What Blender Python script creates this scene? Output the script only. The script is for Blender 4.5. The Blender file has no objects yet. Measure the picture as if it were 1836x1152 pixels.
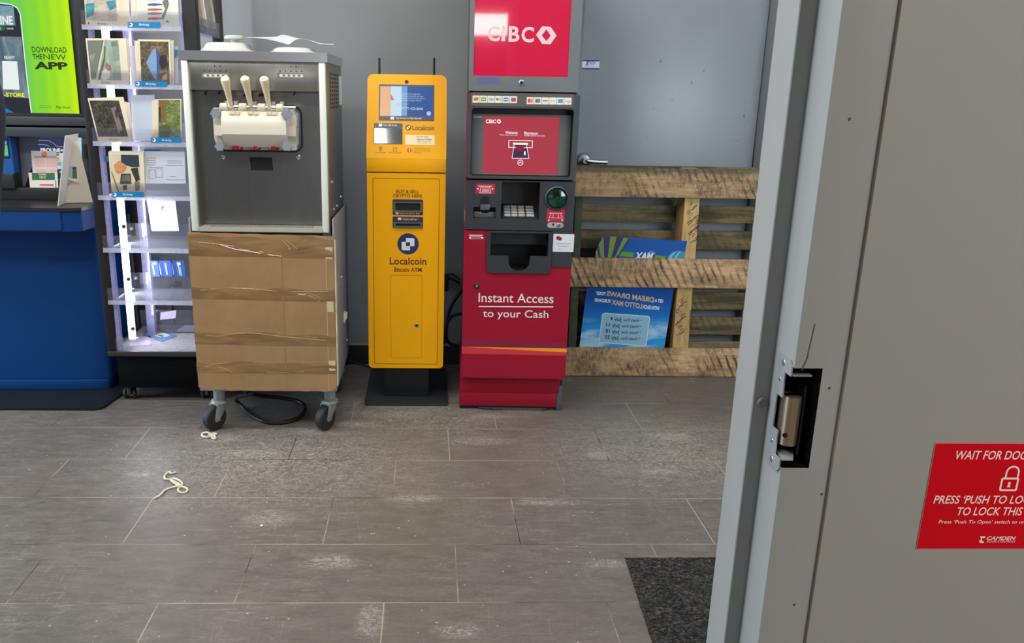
import bpy, bmesh, math, random
import numpy as np
from mathutils import Vector, Matrix

SC = bpy.context.scene
COL = SC.collection

# ------------------------------------------------------------------ camera
FPX, CAM_H, PITCH, YAW, ROLL = 1497.5, 1.348, 0.2687, 0.0339, 0.0173
CX, CY = 1.1226, -1.9986
PPX, PPY = 811.66, 576.0
cp, sp, cy_, sy_ = math.cos(PITCH), math.sin(PITCH), math.cos(YAW), math.sin(YAW)
FWD = Vector((sy_ * cp, cy_ * cp, -sp))
R0 = Vector((cy_, -sy_, 0))
U0 = R0.cross(FWD)
RGT = R0 * math.cos(ROLL) + U0 * math.sin(ROLL)
UPV = RGT.cross(FWD)
CAMP = Vector((CX, CY, CAM_H))
cam_data = bpy.data.cameras.new('camera')
cam = bpy.data.objects.new('camera', cam_data)
COL.objects.link(cam)
M = Matrix((RGT, UPV, -FWD)).transposed().to_4x4()
M.translation = CAMP
cam.matrix_world = M
cam_data.sensor_width = 36
cam_data.sensor_fit = 'HORIZONTAL'
cam_data.lens = FPX / 1836 * 36
cam_data.shift_x = (918 - PPX) / 1836
cam_data.clip_start = 0.02
SC.camera = cam

# ------------------------------------------------------------------ view, world, lights
SC.view_settings.view_transform = 'Standard'
SC.view_settings.look = 'None'
SC.view_settings.exposure = 0.0
SC.view_settings.gamma = 1.0
world = bpy.data.worlds.new('world')
SC.world = world
world.use_nodes = True
bg = world.node_tree.nodes['Background']
bg.inputs[0].default_value = (0.80, 0.90, 1.0, 1)
bg.inputs[1].default_value = 0.04

def area(name, loc, rot, sx, sy, power, color=(1, 1, 1), spread=180):
    l = bpy.data.lights.new(name, 'AREA')
    l.shape = 'RECTANGLE'
    l.size, l.size_y, l.energy, l.color = sx, sy, power, color
    l.spread = math.radians(spread)
    o = bpy.data.objects.new(name, l)
    o.location = loc
    o.rotation_euler = [math.radians(v) for v in rot]
    COL.objects.link(o)
    return o

WARM = (1.0, 0.96, 0.90)
COOL = (0.60, 0.80, 1.0)
for i, (x, y, e) in enumerate(((-1.4, 0.5, 25), (0.5, 0.5, 25), (2.4, 0.5, 18), (-1.5, -0.85, 38), (0.2, -0.85, 38), (3.4, -2.8, 20))):
    area('ceiling_panel', (x, y, 2.98), (0, 0, 0), 1.2, 0.6, e, WARM)
area('storefront_daylight', (-4.85, 0.45, 1.5), (90, 0, -90), 3.0, 2.4, 240, COOL)
area('side_window_daylight', (3.4, -1.02, 1.50), (90, 0, 180), 1.7, 0.9, 150, (0.72, 0.86, 1.0))
area('washroom_lamp', (2.7, -2.9, 2.6), (0, 0, 0), 0.6, 0.6, 66, WARM)
area('back_window', (-1.2, -8.0, 1.2), (90, 0, 0), 3.0, 1.6, 6, (0.86, 0.93, 1.0))
area('back_fixture', (1.15, -7.9, 2.28), (90, 0, 0), 1.3, 0.29, 20, WARM)

# ------------------------------------------------------------------ materials
def lin(c):
    out = []
    for v in c[:3]:
        v = v / 255.0
        out.append(v / 12.92 if v <= 0.04045 else ((v + 0.055) / 1.055) ** 2.4)
    return (*out, 1.0)

class NT:
    def __init__(s, m):
        s.t = m.node_tree
        s.n = s.t.nodes
    def add(s, typ, **kw):
        nd = s.n.new(typ)
        for k, v in kw.items():
            setattr(nd, k, v)
        return nd
    def link(s, a, b):
        s.t.links.new(a, b)
    def val(s, sock, v):
        if hasattr(v, 'is_output'):
            s.link(v, sock)
        else:
            sock.default_value = v
    def math(s, op, a, b=0.0, c=None):
        nd = s.add('ShaderNodeMath', operation=op)
        s.val(nd.inputs[0], a)
        s.val(nd.inputs[1], b)
        if c is not None:
            s.val(nd.inputs[2], c)
        return nd.outputs[0]
    def mix(s, fac, a, b, blend='MIX'):
        nd = s.add('ShaderNodeMix', data_type='RGBA', blend_type=blend)
        s.val(nd.inputs[0], fac)
        s.val(nd.inputs[6], a)
        s.val(nd.inputs[7], b)
        return nd.outputs[2]
    def coord(s):
        return s.add('ShaderNodeTexCoord').outputs['Object']
    def mapping(s, scale=(1, 1, 1), rot=(0, 0, 0), loc=(0, 0, 0)):
        mp = s.add('ShaderNodeMapping')
        s.link(s.coord(), mp.inputs[0])
        mp.inputs['Scale'].default_value = scale
        mp.inputs['Rotation'].default_value = rot
        mp.inputs['Location'].default_value = loc
        return mp.outputs[0]
    def noise(s, vec, scale=5, detail=4, rough=0.6, dist=0):
        nd = s.add('ShaderNodeTexNoise')
        s.link(vec, nd.inputs['Vector'])
        nd.inputs['Scale'].default_value = scale
        nd.inputs['Detail'].default_value = detail
        nd.inputs['Roughness'].default_value = rough
        nd.inputs['Distortion'].default_value = dist
        return nd.outputs['Fac']
    def ramp(s, fac, stops, interp='LINEAR'):
        nd = s.add('ShaderNodeValToRGB')
        s.link(fac, nd.inputs[0])
        cr = nd.color_ramp
        cr.interpolation = interp
        while len(cr.elements) < len(stops):
            cr.elements.new(0.5)
        for e, (p, c) in zip(cr.elements, stops):
            e.position = p
            e.color = c if len(c) == 4 else (*c, 1)
        return nd.outputs[0]
    def step(s, fac, a, b):
        return s.ramp(fac, [(a, (0, 0, 0)), (b, (1, 1, 1))])
    def bump(s, height, strength=0.2, dist=0.002):
        nd = s.add('ShaderNodeBump')
        s.link(height, nd.inputs['Height'])
        nd.inputs['Strength'].default_value = strength
        nd.inputs['Distance'].default_value = dist
        s.link(nd.outputs[0], s.n['Principled BSDF'].inputs['Normal'])

MATS = {}
def mat(name, rgb, rough=0.5, metal=0.0, spec=0.5, emit=0.0, var=0.0, vscale=8, stretch=(1, 1, 1), bump=0.0, bscale=300, coat=0.0, alpha=1.0, aniso=0):
    if name in MATS:
        return MATS[name]
    m = bpy.data.materials.new(name)
    m.use_nodes = True
    p = m.node_tree.nodes['Principled BSDF']
    c = lin(rgb)
    p.inputs['Base Color'].default_value = c
    p.inputs['Roughness'].default_value = rough
    p.inputs['Metallic'].default_value = metal
    p.inputs['Specular IOR Level'].default_value = spec
    p.inputs['Coat Weight'].default_value = coat
    p.inputs['Coat Roughness'].default_value = 0.08
    p.inputs['Alpha'].default_value = alpha
    if emit:
        p.inputs['Emission Color'].default_value = c
        p.inputs['Emission Strength'].default_value = emit
    if var or bump:
        nt = NT(m)
        v = nt.mapping(scale=stretch)
        if var:
            n = nt.noise(v, vscale, 5, 0.65)
            a = tuple(max(0, x * (1 - var)) for x in c[:3]) + (1,)
            b = tuple(min(1, x * (1 + var)) for x in c[:3]) + (1,)
            col = nt.ramp(n, [(0.3, a), (0.7, b)])
            nt.link(col, p.inputs['Base Color'])
            r = nt.math('MULTIPLY_ADD', n, 0.25 * var, rough - 0.12 * var)
            nt.link(r, p.inputs['Roughness'])
        if bump:
            nt.bump(nt.noise(v, bscale, 3, 0.6), bump, 0.002)
    MATS[name] = m
    return m

def screen_mat(name, rgb, strength=0.9):
    if name in MATS:
        return MATS[name]
    m = mat(name, rgb, 0.25, spec=0.3)
    p = m.node_tree.nodes['Principled BSDF']
    p.inputs['Base Color'].default_value = (0.01, 0.01, 0.01, 1)
    p.inputs['Emission Color'].default_value = lin(rgb)
    p.inputs['Emission Strength'].default_value = strength
    return m

def acrylic(name, tint=(225, 225, 245), clear=0.8, gloss_rough=0.08, haze=0.15):
    if name in MATS:
        return MATS[name]
    m = bpy.data.materials.new(name)
    m.use_nodes = True
    nt = NT(m)
    for nd in list(nt.n):
        nt.n.remove(nd)
    out = nt.add('ShaderNodeOutputMaterial')
    tr = nt.add('ShaderNodeBsdfTransparent')
    tr.inputs[0].default_value = (0.97, 0.97, 0.99, 1)
    df = nt.add('ShaderNodeBsdfDiffuse')
    df.inputs[0].default_value = lin(tint)
    tl = nt.add('ShaderNodeBsdfTranslucent')
    tl.inputs[0].default_value = lin(tint)
    gl = nt.add('ShaderNodeBsdfGlossy')
    gl.inputs['Roughness'].default_value = gloss_rough
    m1 = nt.add('ShaderNodeMixShader')
    m1.inputs[0].default_value = 0.5
    nt.link(df.outputs[0], m1.inputs[1]); nt.link(tl.outputs[0], m1.inputs[2])
    m2 = nt.add('ShaderNodeMixShader')
    v = nt.coord()
    hz = nt.math('MULTIPLY_ADD', nt.noise(v, 60, 5, 0.75), haze * 0.9, haze * 0.55)
    nt.link(hz, m2.inputs[0])
    nt.link(tr.outputs[0], m2.inputs[1]); nt.link(m1.outputs[0], m2.inputs[2])
    fr = nt.add('ShaderNodeFresnel'); fr.inputs[0].default_value = 1.45
    m3 = nt.add('ShaderNodeMixShader')
    nt.link(nt.math('MULTIPLY', fr.outputs[0], 1 - clear + 0.5), m3.inputs[0])
    nt.link(m2.outputs[0], m3.inputs[1]); nt.link(gl.outputs[0], m3.inputs[2])
    nt.link(m3.outputs[0], out.inputs[0])
    MATS[name] = m
    return m

# ------------------------------------------------------------------ photo measurement -> world planes
def ray(x, y):
    return FWD + RGT * ((x - PPX) / FPX) - UPV * ((y - PPY) / FPX)
def onY(x, y, Y):
    d = ray(x, y)
    return CAMP + d * ((Y - CY) / d.y)
def onZ(x, y, Z):
    d = ray(x, y)
    return CAMP + d * ((Z - CAM_H) / d.z)
def onX(x, y, X):
    d = ray(x, y)
    return CAMP + d * ((X - CX) / d.x)

class Face:
    """a flat face of a real object: origin, horizontal axis, vertical axis; h is height off the face"""
    def __init__(s, o, ux=(1, 0, 0), uy=(0, 0, 1)):
        s.o = Vector(o); s.ux = Vector(ux).normalized(); s.uy = Vector(uy).normalized()
        s.n = s.ux.cross(s.uy)
    def w(s, a, b, h=0.0):
        return s.o + s.ux * a + s.uy * b + s.n * h
    def px(s, x, y):
        d = ray(x, y)
        t = (s.o - CAMP).dot(s.n) / d.dot(s.n)
        p = CAMP + d * t - s.o
        return (p.dot(s.ux), p.dot(s.uy))
    def pts(s, *q):
        return [s.px(*p) for p in q]
    def rect(s, x0, y0, x1, y1):
        ym, xm = (y0 + y1) / 2, (x0 + x1) / 2
        return (s.px(x0, ym)[0], s.px(xm, y1)[1], s.px(x1, ym)[0], s.px(xm, y0)[1])
    def up(s, h):
        f = Face(s.o + s.n * h, s.ux, s.uy)
        return f

def FY(Y, x=0.0, z=0.0):
    return Face((x, Y, z))

# ------------------------------------------------------------------ mesh building
def new():
    return bmesh.new()

def rrect(a0, b0, a1, b1, r=0.0, n=5):
    if not isinstance(r, (tuple, list)) and r <= 0:
        return [(a0, b0), (a1, b0), (a1, b1), (a0, b1)]
    rs = r if isinstance(r, (tuple, list)) else (r, r, r, r)   # bl, br, tr, tl
    out = []
    for (cx, cy, a, rr) in ((a0, b0, 180, rs[0]), (a1, b0, 270, rs[1]), (a1, b1, 0, rs[2]), (a0, b1, 90, rs[3])):
        rr = max(rr, 1e-5)
        sx = 1 if cx == a0 else -1
        sy = 1 if cy == b0 else -1
        for k in range(n + 1):
            t = math.radians(a + 90 * k / n)
            out.append((cx + sx * rr + rr * math.cos(t), cy + sy * rr + rr * math.sin(t)))
    return out

def circ(a, b, r, n=24, r2=None):
    r2 = r2 or r
    return [(a + r * math.cos(2 * math.pi * k / n), b + r2 * math.sin(2 * math.pi * k / n)) for k in range(n)]

def prism(bm, f, poly, h0, h1):
    lo = [bm.verts.new(f.w(a, b, h0)) for a, b in poly]
    hi = [bm.verts.new(f.w(a, b, h1)) for a, b in poly]
    n = len(poly)
    bm.faces.new(hi)
    bm.faces.new(lo[::-1])
    for i in range(n):
        j = (i + 1) % n
        bm.faces.new((lo[i], lo[j], hi[j], hi[i]))

def flat(bm, f, poly, h):
    bm.faces.new([bm.verts.new(f.w(a, b, h)) for a, b in poly])

def ring(bm, f, outer, inner, h0, h1):
    n = len(outer)
    if len(inner) != n:      # a square cornered opening in a round cornered outline
        xs, ys = [p[0] for p in inner], [p[1] for p in inner]
        inner = rrect(min(xs), min(ys), max(xs), max(ys), 2e-4, n // 4 - 1)
    L = [[bm.verts.new(f.w(a, b, h)) for a, b in q] for q, h in ((outer, h0), (outer, h1), (inner, h0), (inner, h1))]
    for i in range(n):
        j = (i + 1) % n
        bm.faces.new((L[1][i], L[1][j], L[3][j], L[3][i]))
        bm.faces.new((L[0][j], L[0][i], L[2][i], L[2][j]))
        bm.faces.new((L[0][i], L[0][j], L[1][j], L[1][i]))
        bm.faces.new((L[2][j], L[2][i], L[3][i], L[3][j]))

def hole_panel(bm, f, outer, holes, h0, h1):
    """a slab with rectangular holes: outer (a0,b0,a1,b1), holes the same"""
    xs = sorted({outer[0], outer[2], *[h[0] for h in holes], *[h[2] for h in holes]})
    ys = sorted({outer[1], outer[3], *[h[1] for h in holes], *[h[3] for h in holes]})
    nx, ny = len(xs) - 1, len(ys) - 1
    def solid(i, j):
        if not (0 <= i < nx and 0 <= j < ny):
            return False
        x, y = (xs[i] + xs[i + 1]) / 2, (ys[j] + ys[j + 1]) / 2
        return not any(h[0] < x < h[2] and h[1] < y < h[3] for h in holes)
    V = {}
    def v(i, j, h):
        if (i, j, h) not in V:
            V[(i, j, h)] = bm.verts.new(f.w(xs[i], ys[j], h))
        return V[(i, j, h)]
    for i in range(nx):
        for j in range(ny):
            if not solid(i, j):
                continue
            bm.faces.new((v(i, j, h1), v(i + 1, j, h1), v(i + 1, j + 1, h1), v(i, j + 1, h1)))
            bm.faces.new((v(i, j + 1, h0), v(i + 1, j + 1, h0), v(i + 1, j, h0), v(i, j, h0)))
            for (di, dj, p, q) in ((-1, 0, (i, j), (i, j + 1)), (1, 0, (i + 1, j + 1), (i + 1, j)), (0, -1, (i + 1, j), (i, j)), (0, 1, (i, j + 1), (i + 1, j + 1))):
                if not solid(i + di, j + dj):
                    bm.faces.new((v(*p, h0), v(*p, h1), v(*q, h1), v(*q, h0)))

def box(bm, x0, y0, z0, x1, y1, z1):
    prism(bm, Face((0, 0, 0), (1, 0, 0), (0, 1, 0)), [(x0, y0), (x1, y0), (x1, y1), (x0, y1)], z0, z1)

def bevel(bm, w, seg=2, ang=35):
    es = [e for e in bm.edges if len(e.link_faces) == 2 and e.calc_face_angle(0) > math.radians(ang)]
    if es:
        bmesh.ops.bevel(bm, geom=es, offset=w, segments=seg, affect='EDGES', profile=0.5, clamp_overlap=True)

def axis_frame(ax):
    ax = Vector(ax).normalized()
    t = Vector((0, 0, 1)) if abs(ax.z) < 0.9 else Vector((1, 0, 0))
    u = ax.cross(t).normalized()
    return u, ax.cross(u).normalized(), ax

def lathe(bm, base, axis, prof, seg=24, sq=1.0):
    u, v, ax = axis_frame(axis)
    base = Vector(base)
    rings = []
    for r, h in prof:
        if r <= 1e-6:
            rings.append([bm.verts.new(base + ax * h)])
        else:
            rings.append([bm.verts.new(base + ax * h + u * (r * math.cos(2 * math.pi * k / seg)) + v * (r * sq * math.sin(2 * math.pi * k / seg))) for k in range(seg)])
    for A, Bq in zip(rings, rings[1:]):
        for k in range(seg):
            j = (k + 1) % seg
            if len(A) == 1 and len(Bq) == 1:
                continue
            if len(A) == 1:
                bm.faces.new((A[0], Bq[j], Bq[k]))
            elif len(Bq) == 1:
                bm.faces.new((A[k], A[j], Bq[0]))
            else:
                bm.faces.new((A[k], A[j], Bq[j], Bq[k]))
    if len(rings[0]) > 1:
        bm.faces.new(rings[0][::-1])
    if len(rings[-1]) > 1:
        bm.faces.new(rings[-1])

def cyl(bm, p, q, r, seg=20, r2=None):
    p, q = Vector(p), Vector(q)
    lathe(bm, p, q - p, [(r, 0), (r2 or r, (q - p).length)], seg)

def smooth_path(pts, n=6):
    P = [Vector(p) for p in pts]
    if len(P) < 3:
        return P
    out = []
    E = [P[0] * 2 - P[1]] + P + [P[-1] * 2 - P[-2]]
    for i in range(1, len(E) - 2):
        p0, p1, p2, p3 = E[i - 1:i + 3]
        for k in range(n):
            t = k / n
            out.append(0.5 * ((2 * p1) + (p2 - p0) * t + (2 * p0 - 5 * p1 + 4 * p2 - p3) * t * t + (3 * p1 - p0 - 3 * p2 + p3) * t ** 3))
    out.append(P[-1])
    return out

def tube(bm, pts, r, seg=10, n=6):
    P = smooth_path(pts, n)
    rings = []
    u = None
    for i, p in enumerate(P):
        t = (P[min(i + 1, len(P) - 1)] - P[max(i - 1, 0)]).normalized()
        if u is None:
            u = axis_frame(t)[0]
        u = (u - t * u.dot(t)).normalized()
        v = t.cross(u)
        rr = r[min(i * len(r) // len(P), len(r) - 1)] if isinstance(r, (list, tuple)) else r
        rings.append([bm.verts.new(p + u * (rr * math.cos(2 * math.pi * k / seg)) + v * (rr * math.sin(2 * math.pi * k / seg))) for k in range(seg)])
    for A, Bq in zip(rings, rings[1:]):
        for k in range(seg):
            j = (k + 1) % seg
            bm.faces.new((A[k], A[j], Bq[j], Bq[k]))
    bm.faces.new(rings[0][::-1])
    bm.faces.new(rings[-1])

TXT = {}
def text_geo(s, bold, italic, res):
    key = (s, bold, italic, res)
    if key not in TXT:
        cu = bpy.data.curves.new('t', 'FONT')
        cu.body = s; cu.size = 1; cu.offset = bold; cu.shear = italic; cu.resolution_u = res
        o = bpy.data.objects.new('t', cu)
        COL.objects.link(o)
        dg = bpy.context.evaluated_depsgraph_get()
        dg.update()
        me = bpy.data.meshes.new_from_object(o.evaluated_get(dg))
        V = [(v.co.x, v.co.y) for v in me.vertices]
        Fs = [tuple(p.vertices) for p in me.polygons]
        bpy.data.objects.remove(o); bpy.data.curves.remove(cu); bpy.data.meshes.remove(me)
        xs = [v[0] for v in V]; ys = [v[1] for v in V]
        x0, x1, y0, y1 = min(xs), max(xs), min(ys), max(ys)
        V = [((x - x0) / (x1 - x0), (y - y0) / (y1 - y0)) for x, y in V]
        TXT[key] = (V, Fs)
    return TXT[key]

def letters_r(bm, f, s, rect, h, bold=0.0, italic=0.0, res=3, mirror=False):
    V, Fs = text_geo(s, bold, italic, res)
    a0, b0, a1, b1 = rect
    vs = [bm.verts.new(f.w(a0 + (a1 - a0) * ((1 - x) if mirror else x), b0 + (b1 - b0) * y, h)) for x, y in V]
    for q in Fs:
        try:
            bm.faces.new([vs[i] for i in (q[::-1] if mirror else q)])
        except ValueError:
            pass

def letters(bm, f, s, x0, y0, x1, y1, h=0.0006, bold=0.0, italic=0.0, res=3, mirror=False):
    letters_r(bm, f, s, f.rect(x0, y0, x1, y1), h, bold, italic, res, mirror)

def line(bm, f, x0, y0, x1, y1, wpx, h):
    """thin painted stroke between two points of the face; width in pixels of the photo at that spot"""
    p, q = Vector((*f.px(x0, y0), 0)), Vector((*f.px(x1, y1), 0))
    k = (Vector((*f.px(x0 + 10, y0), 0)) - p).length / 10
    d = (q - p).normalized() * (wpx * k / 2)
    nrm = Vector((-d.y, d.x, 0))
    flat(bm, f, [((p - nrm).x, (p - nrm).y), ((q - nrm).x, (q - nrm).y), ((q + nrm).x, (q + nrm).y), ((p + nrm).x, (p + nrm).y)], h)

WL = {}
SKIP = None
def obj(name, bm, m, parent=None, label=None, bev=0.0, seg=2, smooth=32, keep=False):
    if bev:
        bmesh.ops.remove_doubles(bm, verts=bm.verts, dist=1e-6)
        bevel(bm, bev, seg)
    if not keep:
        bmesh.ops.recalc_face_normals(bm, faces=bm.faces)
    base = WL.get(parent.name, Vector()) if parent else None
    if base is None:
        xs = [v.co for v in bm.verts]
        mn = Vector([min(v[i] for v in xs) for i in range(3)])
        mx = Vector([max(v[i] for v in xs) for i in range(3)])
        base = Vector(((mn.x + mx.x) / 2, (mn.y + mx.y) / 2, mn.z))
    for v in bm.verts:
        v.co -= base
    me = bpy.data.meshes.new(name)
    bm.to_mesh(me)
    bm.free()
    if m is not None:
        for mm in (m if isinstance(m, (list, tuple)) else [m]):
            me.materials.append(mm)
    if smooth:
        me.polygons.foreach_set('use_smooth', [True] * len(me.polygons))
        me.set_sharp_from_angle(angle=math.radians(smooth))
    o = bpy.data.objects.new(name, me)
    COL.objects.link(o)
    if parent:
        o.parent = parent
    else:
        o.location = base
    WL[o.name] = base.copy()
    if label:
        o['label'] = label
    return o

def thing(name, label, cat, loc, group=None):
    o = bpy.data.objects.new(name, None)
    COL.objects.link(o)
    o.location = loc
    o.empty_display_size = 0.1
    o['label'] = label; o['category'] = cat
    if group:
        o['group'] = group
    WL[o.name] = Vector(loc)
    return o

def single(name, bm, m, label, cat, group=None, **kw):
    o = obj(name, bm, m, None, **kw)
    o['label'] = label; o['category'] = cat
    if group:
        o['group'] = group
    return o

def struct(name, bm, m, world_origin=False, **kw):
    if world_origin:
        WL['__w'] = Vector()
        class P: name = '__w'
        base = Vector()
        me_o = obj(name, bm, m, None, **kw)
        off = me_o.location.copy()
        for v in me_o.data.vertices:
            v.co += off
        me_o.location = (0, 0, 0)
        WL[me_o.name] = Vector()
        o = me_o
    else:
        o = obj(name, bm, m, None, **kw)
    o['kind'] = 'structure'
    return o
rnd = random.Random(7)

def txt(parent, m, f, items, h=0.0006, mirror=False):
    """one lettering part per printed line: (words, x0, y0, x1, y1[, bold[, slant]])"""
    for it in items:
        bm = new()
        letters(bm, f, it[0], *it[1:5], h, it[5] if len(it) > 5 else 0.0, it[6] if len(it) > 6 else 0.0, 3, mirror)
        obj('lettering', bm, m, parent, keep=True, smooth=0)

def each(name, m, parent, builders, **kw):
    """one part per builder"""
    out = []
    for b in builders:
        bm = new(); b(bm); out.append(obj(name, bm, m, parent, **kw))
    return out

# ================================================================== the room
def floor_material():
    m = mat('floor_tiles', (112, 105, 99), 0.42)
    nt = NT(m)
    p = nt.n['Principled BSDF']
    co = nt.coord()
    sep = nt.add('ShaderNodeSeparateXYZ'); nt.link(co, sep.inputs[0])
    X, Y = sep.outputs[0], sep.outputs[1]
    L, R = 0.6096, 0.3048
    ry = nt.math('DIVIDE', Y, R)
    row = nt.math('FLOOR', ry)
    fy = nt.math('SUBTRACT', ry, row)
    rx = nt.math('SUBTRACT', nt.math('DIVIDE', X, L), nt.math('DIVIDE', row, 3.0))
    colm = nt.math('FLOOR', rx)
    fx = nt.math('SUBTRACT', rx, colm)
    g = 0.0016
    dx = nt.math('MULTIPLY', nt.math('MINIMUM', fx, nt.math('SUBTRACT', 1.0, fx)), L)
    dy = nt.math('MULTIPLY', nt.math('MINIMUM', fy, nt.math('SUBTRACT', 1.0, fy)), R)
    grout = nt.math('LESS_THAN', nt.math('MINIMUM', dx, dy), g)
    cmb = nt.add('ShaderNodeCombineXYZ'); nt.link(row, cmb.inputs[0]); nt.link(colm, cmb.inputs[1])
    wn = nt.add('ShaderNodeTexWhiteNoise'); nt.link(cmb.outputs[0], wn.inputs['Vector'])
    v1 = nt.mapping(scale=(3, 9, 1))
    n1 = nt.noise(v1, 3.0, 8, 0.72, 0.6)
    n2 = nt.noise(nt.mapping(scale=(14, 40, 1), rot=(0, 0, 0.25)), 2.5, 6, 0.75, 1.5)
    base = nt.ramp(n1, [(0.25, lin((78, 72, 68))), (0.52, lin((101, 94, 89))), (0.78, lin((120, 113, 106)))])
    base = nt.mix(nt.math('MULTIPLY', wn.outputs[0], 0.35), base, lin((108, 99, 90)))
    base = nt.mix(nt.math('MULTIPLY', nt.step(n2, 0.54, 0.74), 0.55), base, lin((142, 135, 125)))
    base = nt.mix(nt.math('MULTIPLY', nt.math('SUBTRACT', 1.0, nt.step(n2, 0.28, 0.44)), 0.35), base, lin((82, 75, 70)))
    # pale dust: scattered scuffs, thicker in the corner by the machines
    def near(x0, y0, rx_, ry_):
        a = nt.math('DIVIDE', nt.math('SUBTRACT', X, x0), rx_)
        b = nt.math('DIVIDE', nt.math('SUBTRACT', Y, y0), ry_)
        d = nt.math('SQRT', nt.math('ADD', nt.math('MULTIPLY', a, a), nt.math('MULTIPLY', b, b)))
        return nt.math('MAXIMUM', nt.math('SUBTRACT', 1.0, d), 0.0)
    n3 = nt.noise(nt.mapping(scale=(10, 16, 1), rot=(0, 0, -0.5)), 3.2, 8, 0.8, 2.2)
    n4 = nt.noise(nt.mapping(scale=(4, 4, 1)), 1.1, 4, 0.6)
    scuff = nt.math('MULTIPLY', nt.step(n3, 0.56, 0.70), nt.step(n4, 0.46, 0.62))
    dust = nt.math('MAXIMUM', near(1.05, 1.5, 0.75, 0.45), nt.math('MAXIMUM', near(0.55, 0.9, 0.8, 0.5), near(2.1, 1.0, 0.7, 0.5)))
    dusty = nt.math('MULTIPLY', nt.math('MULTIPLY', dust, 1.6), nt.step(n3, 0.44, 0.64))
    tot = nt.math('MINIMUM', nt.math('ADD', nt.math('MULTIPLY', scuff, 0.7), nt.math('MULTIPLY', dusty, 0.6)), 0.8)
    base = nt.mix(tot, base, lin((178, 172, 161)))
    spots = [(594, 1008, .10, .05), (600, 1000, .04, .03), (665, 1110, .05, .10), (820, 1130, .08, .04), (740, 893, .12, .03), (450, 812, .14, .05), (395, 785, .12, .05), (1205, 782, .13, .05), (860, 790, .18, .06), (700, 742, .22, .05), (640, 760, .14, .05), (1075, 815, .06, .04), (1090, 1010, .08, .03), (250, 850, .08, .02), (560, 770, .10, .06), (880, 745, .12, .04), (480, 930, .10, .07), (985, 900, .16, .03), (1180, 845, .10, .03)]
    sm = None
    for (sx_, sy_, rx_, ry_) in spots:
        w_ = onZ(sx_, sy_, 0)
        nn = near(w_.x, w_.y, rx_, ry_)
        sm = nn if sm is None else nt.math('MAXIMUM', sm, nn)
    n6 = nt.noise(nt.mapping(scale=(9, 15, 1), rot=(0, 0, 0.6)), 3.4, 8, .82, 2.5)
    sm = nt.math('MULTIPLY', nt.math('MINIMUM', nt.math('MULTIPLY', sm, 1.8), 1.0), nt.step(n6, 0.46, 0.62))
    base = nt.mix(nt.math('MULTIPLY', sm, 0.62), base, lin((196, 190, 180)))
    vo = nt.add('ShaderNodeTexVoronoi'); vo.inputs['Scale'].default_value = 1.0
    nt.link(nt.mapping(scale=(22, 34, 1), rot=(0, 0, 0.3)), vo.inputs['Vector'])
    fleck = nt.math('MULTIPLY', nt.math('LESS_THAN', vo.outputs['Distance'], 0.07), nt.step(nt.noise(nt.mapping(), 9, 3, .6), 0.50, 0.56))
    s1_ = nt.noise(nt.mapping(scale=(5, 46, 1), rot=(0, 0, 0.45)), 1.7, 7, .8, .8)
    s2_ = nt.noise(nt.mapping(scale=(46, 6, 1), rot=(0, 0, 0.7)), 1.6, 7, .8, .8)
    patch = nt.step(nt.noise(nt.mapping(loc=(3, 1, 0)), 2.3, 5, .65), 0.42, 0.60)
    streak = nt.math('MULTIPLY', nt.math('MAXIMUM', nt.step(s1_, 0.53, 0.68), nt.step(s2_, 0.56, 0.70)), patch)
    base = nt.mix(nt.math('MULTIPLY', streak, 0.42), base, lin((172, 165, 154)))
    base = nt.mix(nt.math('MULTIPLY', fleck, 0.8), base, lin((206, 200, 188)))
    dk = nt.math('MULTIPLY', nt.step(nt.noise(nt.mapping(scale=(16, 50, 1), rot=(0, 0, -0.3), loc=(7, 3, 0)), 1.8, 6, .8, 1.2), 0.60, 0.74), 0.4)
    base = nt.mix(dk, base, lin((74, 68, 63)))
    gcol = nt.ramp(nt.noise(nt.mapping(scale=(1, 1, 1)), 1.6, 3, 0.6), [(0.42, lin((62, 56, 50))), (0.52, lin((164, 150, 132)))])
    base = nt.mix(grout, base, gcol)
    nt.link(base, p.inputs['Base Color'])
    nt.link(nt.math('MULTIPLY_ADD', n2, 0.25, 0.30), p.inputs['Roughness'])
    hgt = nt.math('SUBTRACT', nt.math('MULTIPLY', n2, 0.25), nt.math('MULTIPLY', grout, 1.0))
    nt.bump(hgt, 0.25, 0.0015)
    return m
MFLOOR = floor_material()
bm = new(); box(bm, -5, -8.2, -0.08, 5, 2.3, 0.0)
struct('floor', bm, MFLOOR, world_origin=True, smooth=0)

MWALL = mat('grey_wall_paint', (136, 140, 142), 0.42, spec=0.45, var=0.05, vscale=1.2, bump=0.05, bscale=160)
MFRAME = mat('grey_frame_paint', (150, 153, 157), 0.4, bump=0.03, bscale=120)
MDARK = mat('dark_void', (12, 12, 13), 0.9)
WY = 2.08
DX0, DX1, DTOP = 1.846, 2.738, 2.13
bm = new(); box(bm, -5, WY, 0, DX0 - 0.045, WY + 0.16, 3.0); struct('wall_back', bm, MWALL)
bm = new(); box(bm, DX1 + 0.045, WY, 0, 5, WY + 0.16, 3.0); struct('wall_back.001', bm, MWALL)
bm = new(); box(bm, DX0 - 0.045, WY, DTOP + 0.045, DX1 + 0.045, WY + 0.16, 3.0); struct('wall_back.002', bm, MWALL)
bm = new(); box(bm, -5.1, -8.2, 0, -5, 2.3, 3.0); struct('wall_left', bm, mat('pale_wall', (150, 152, 150), 0.6))
bm = new(); box(bm, 5, -8.2, 0, 5.1, 2.3, 3.0); struct('wall_right', bm, mat('pale_wall', (150, 152, 150), 0.6))
bm = new(); box(bm, -5.1, -8.3, 0, 5.1, -8.2, 3.0); struct('wall_rear', bm, mat('pale_wall', (150, 152, 150), 0.6))
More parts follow.
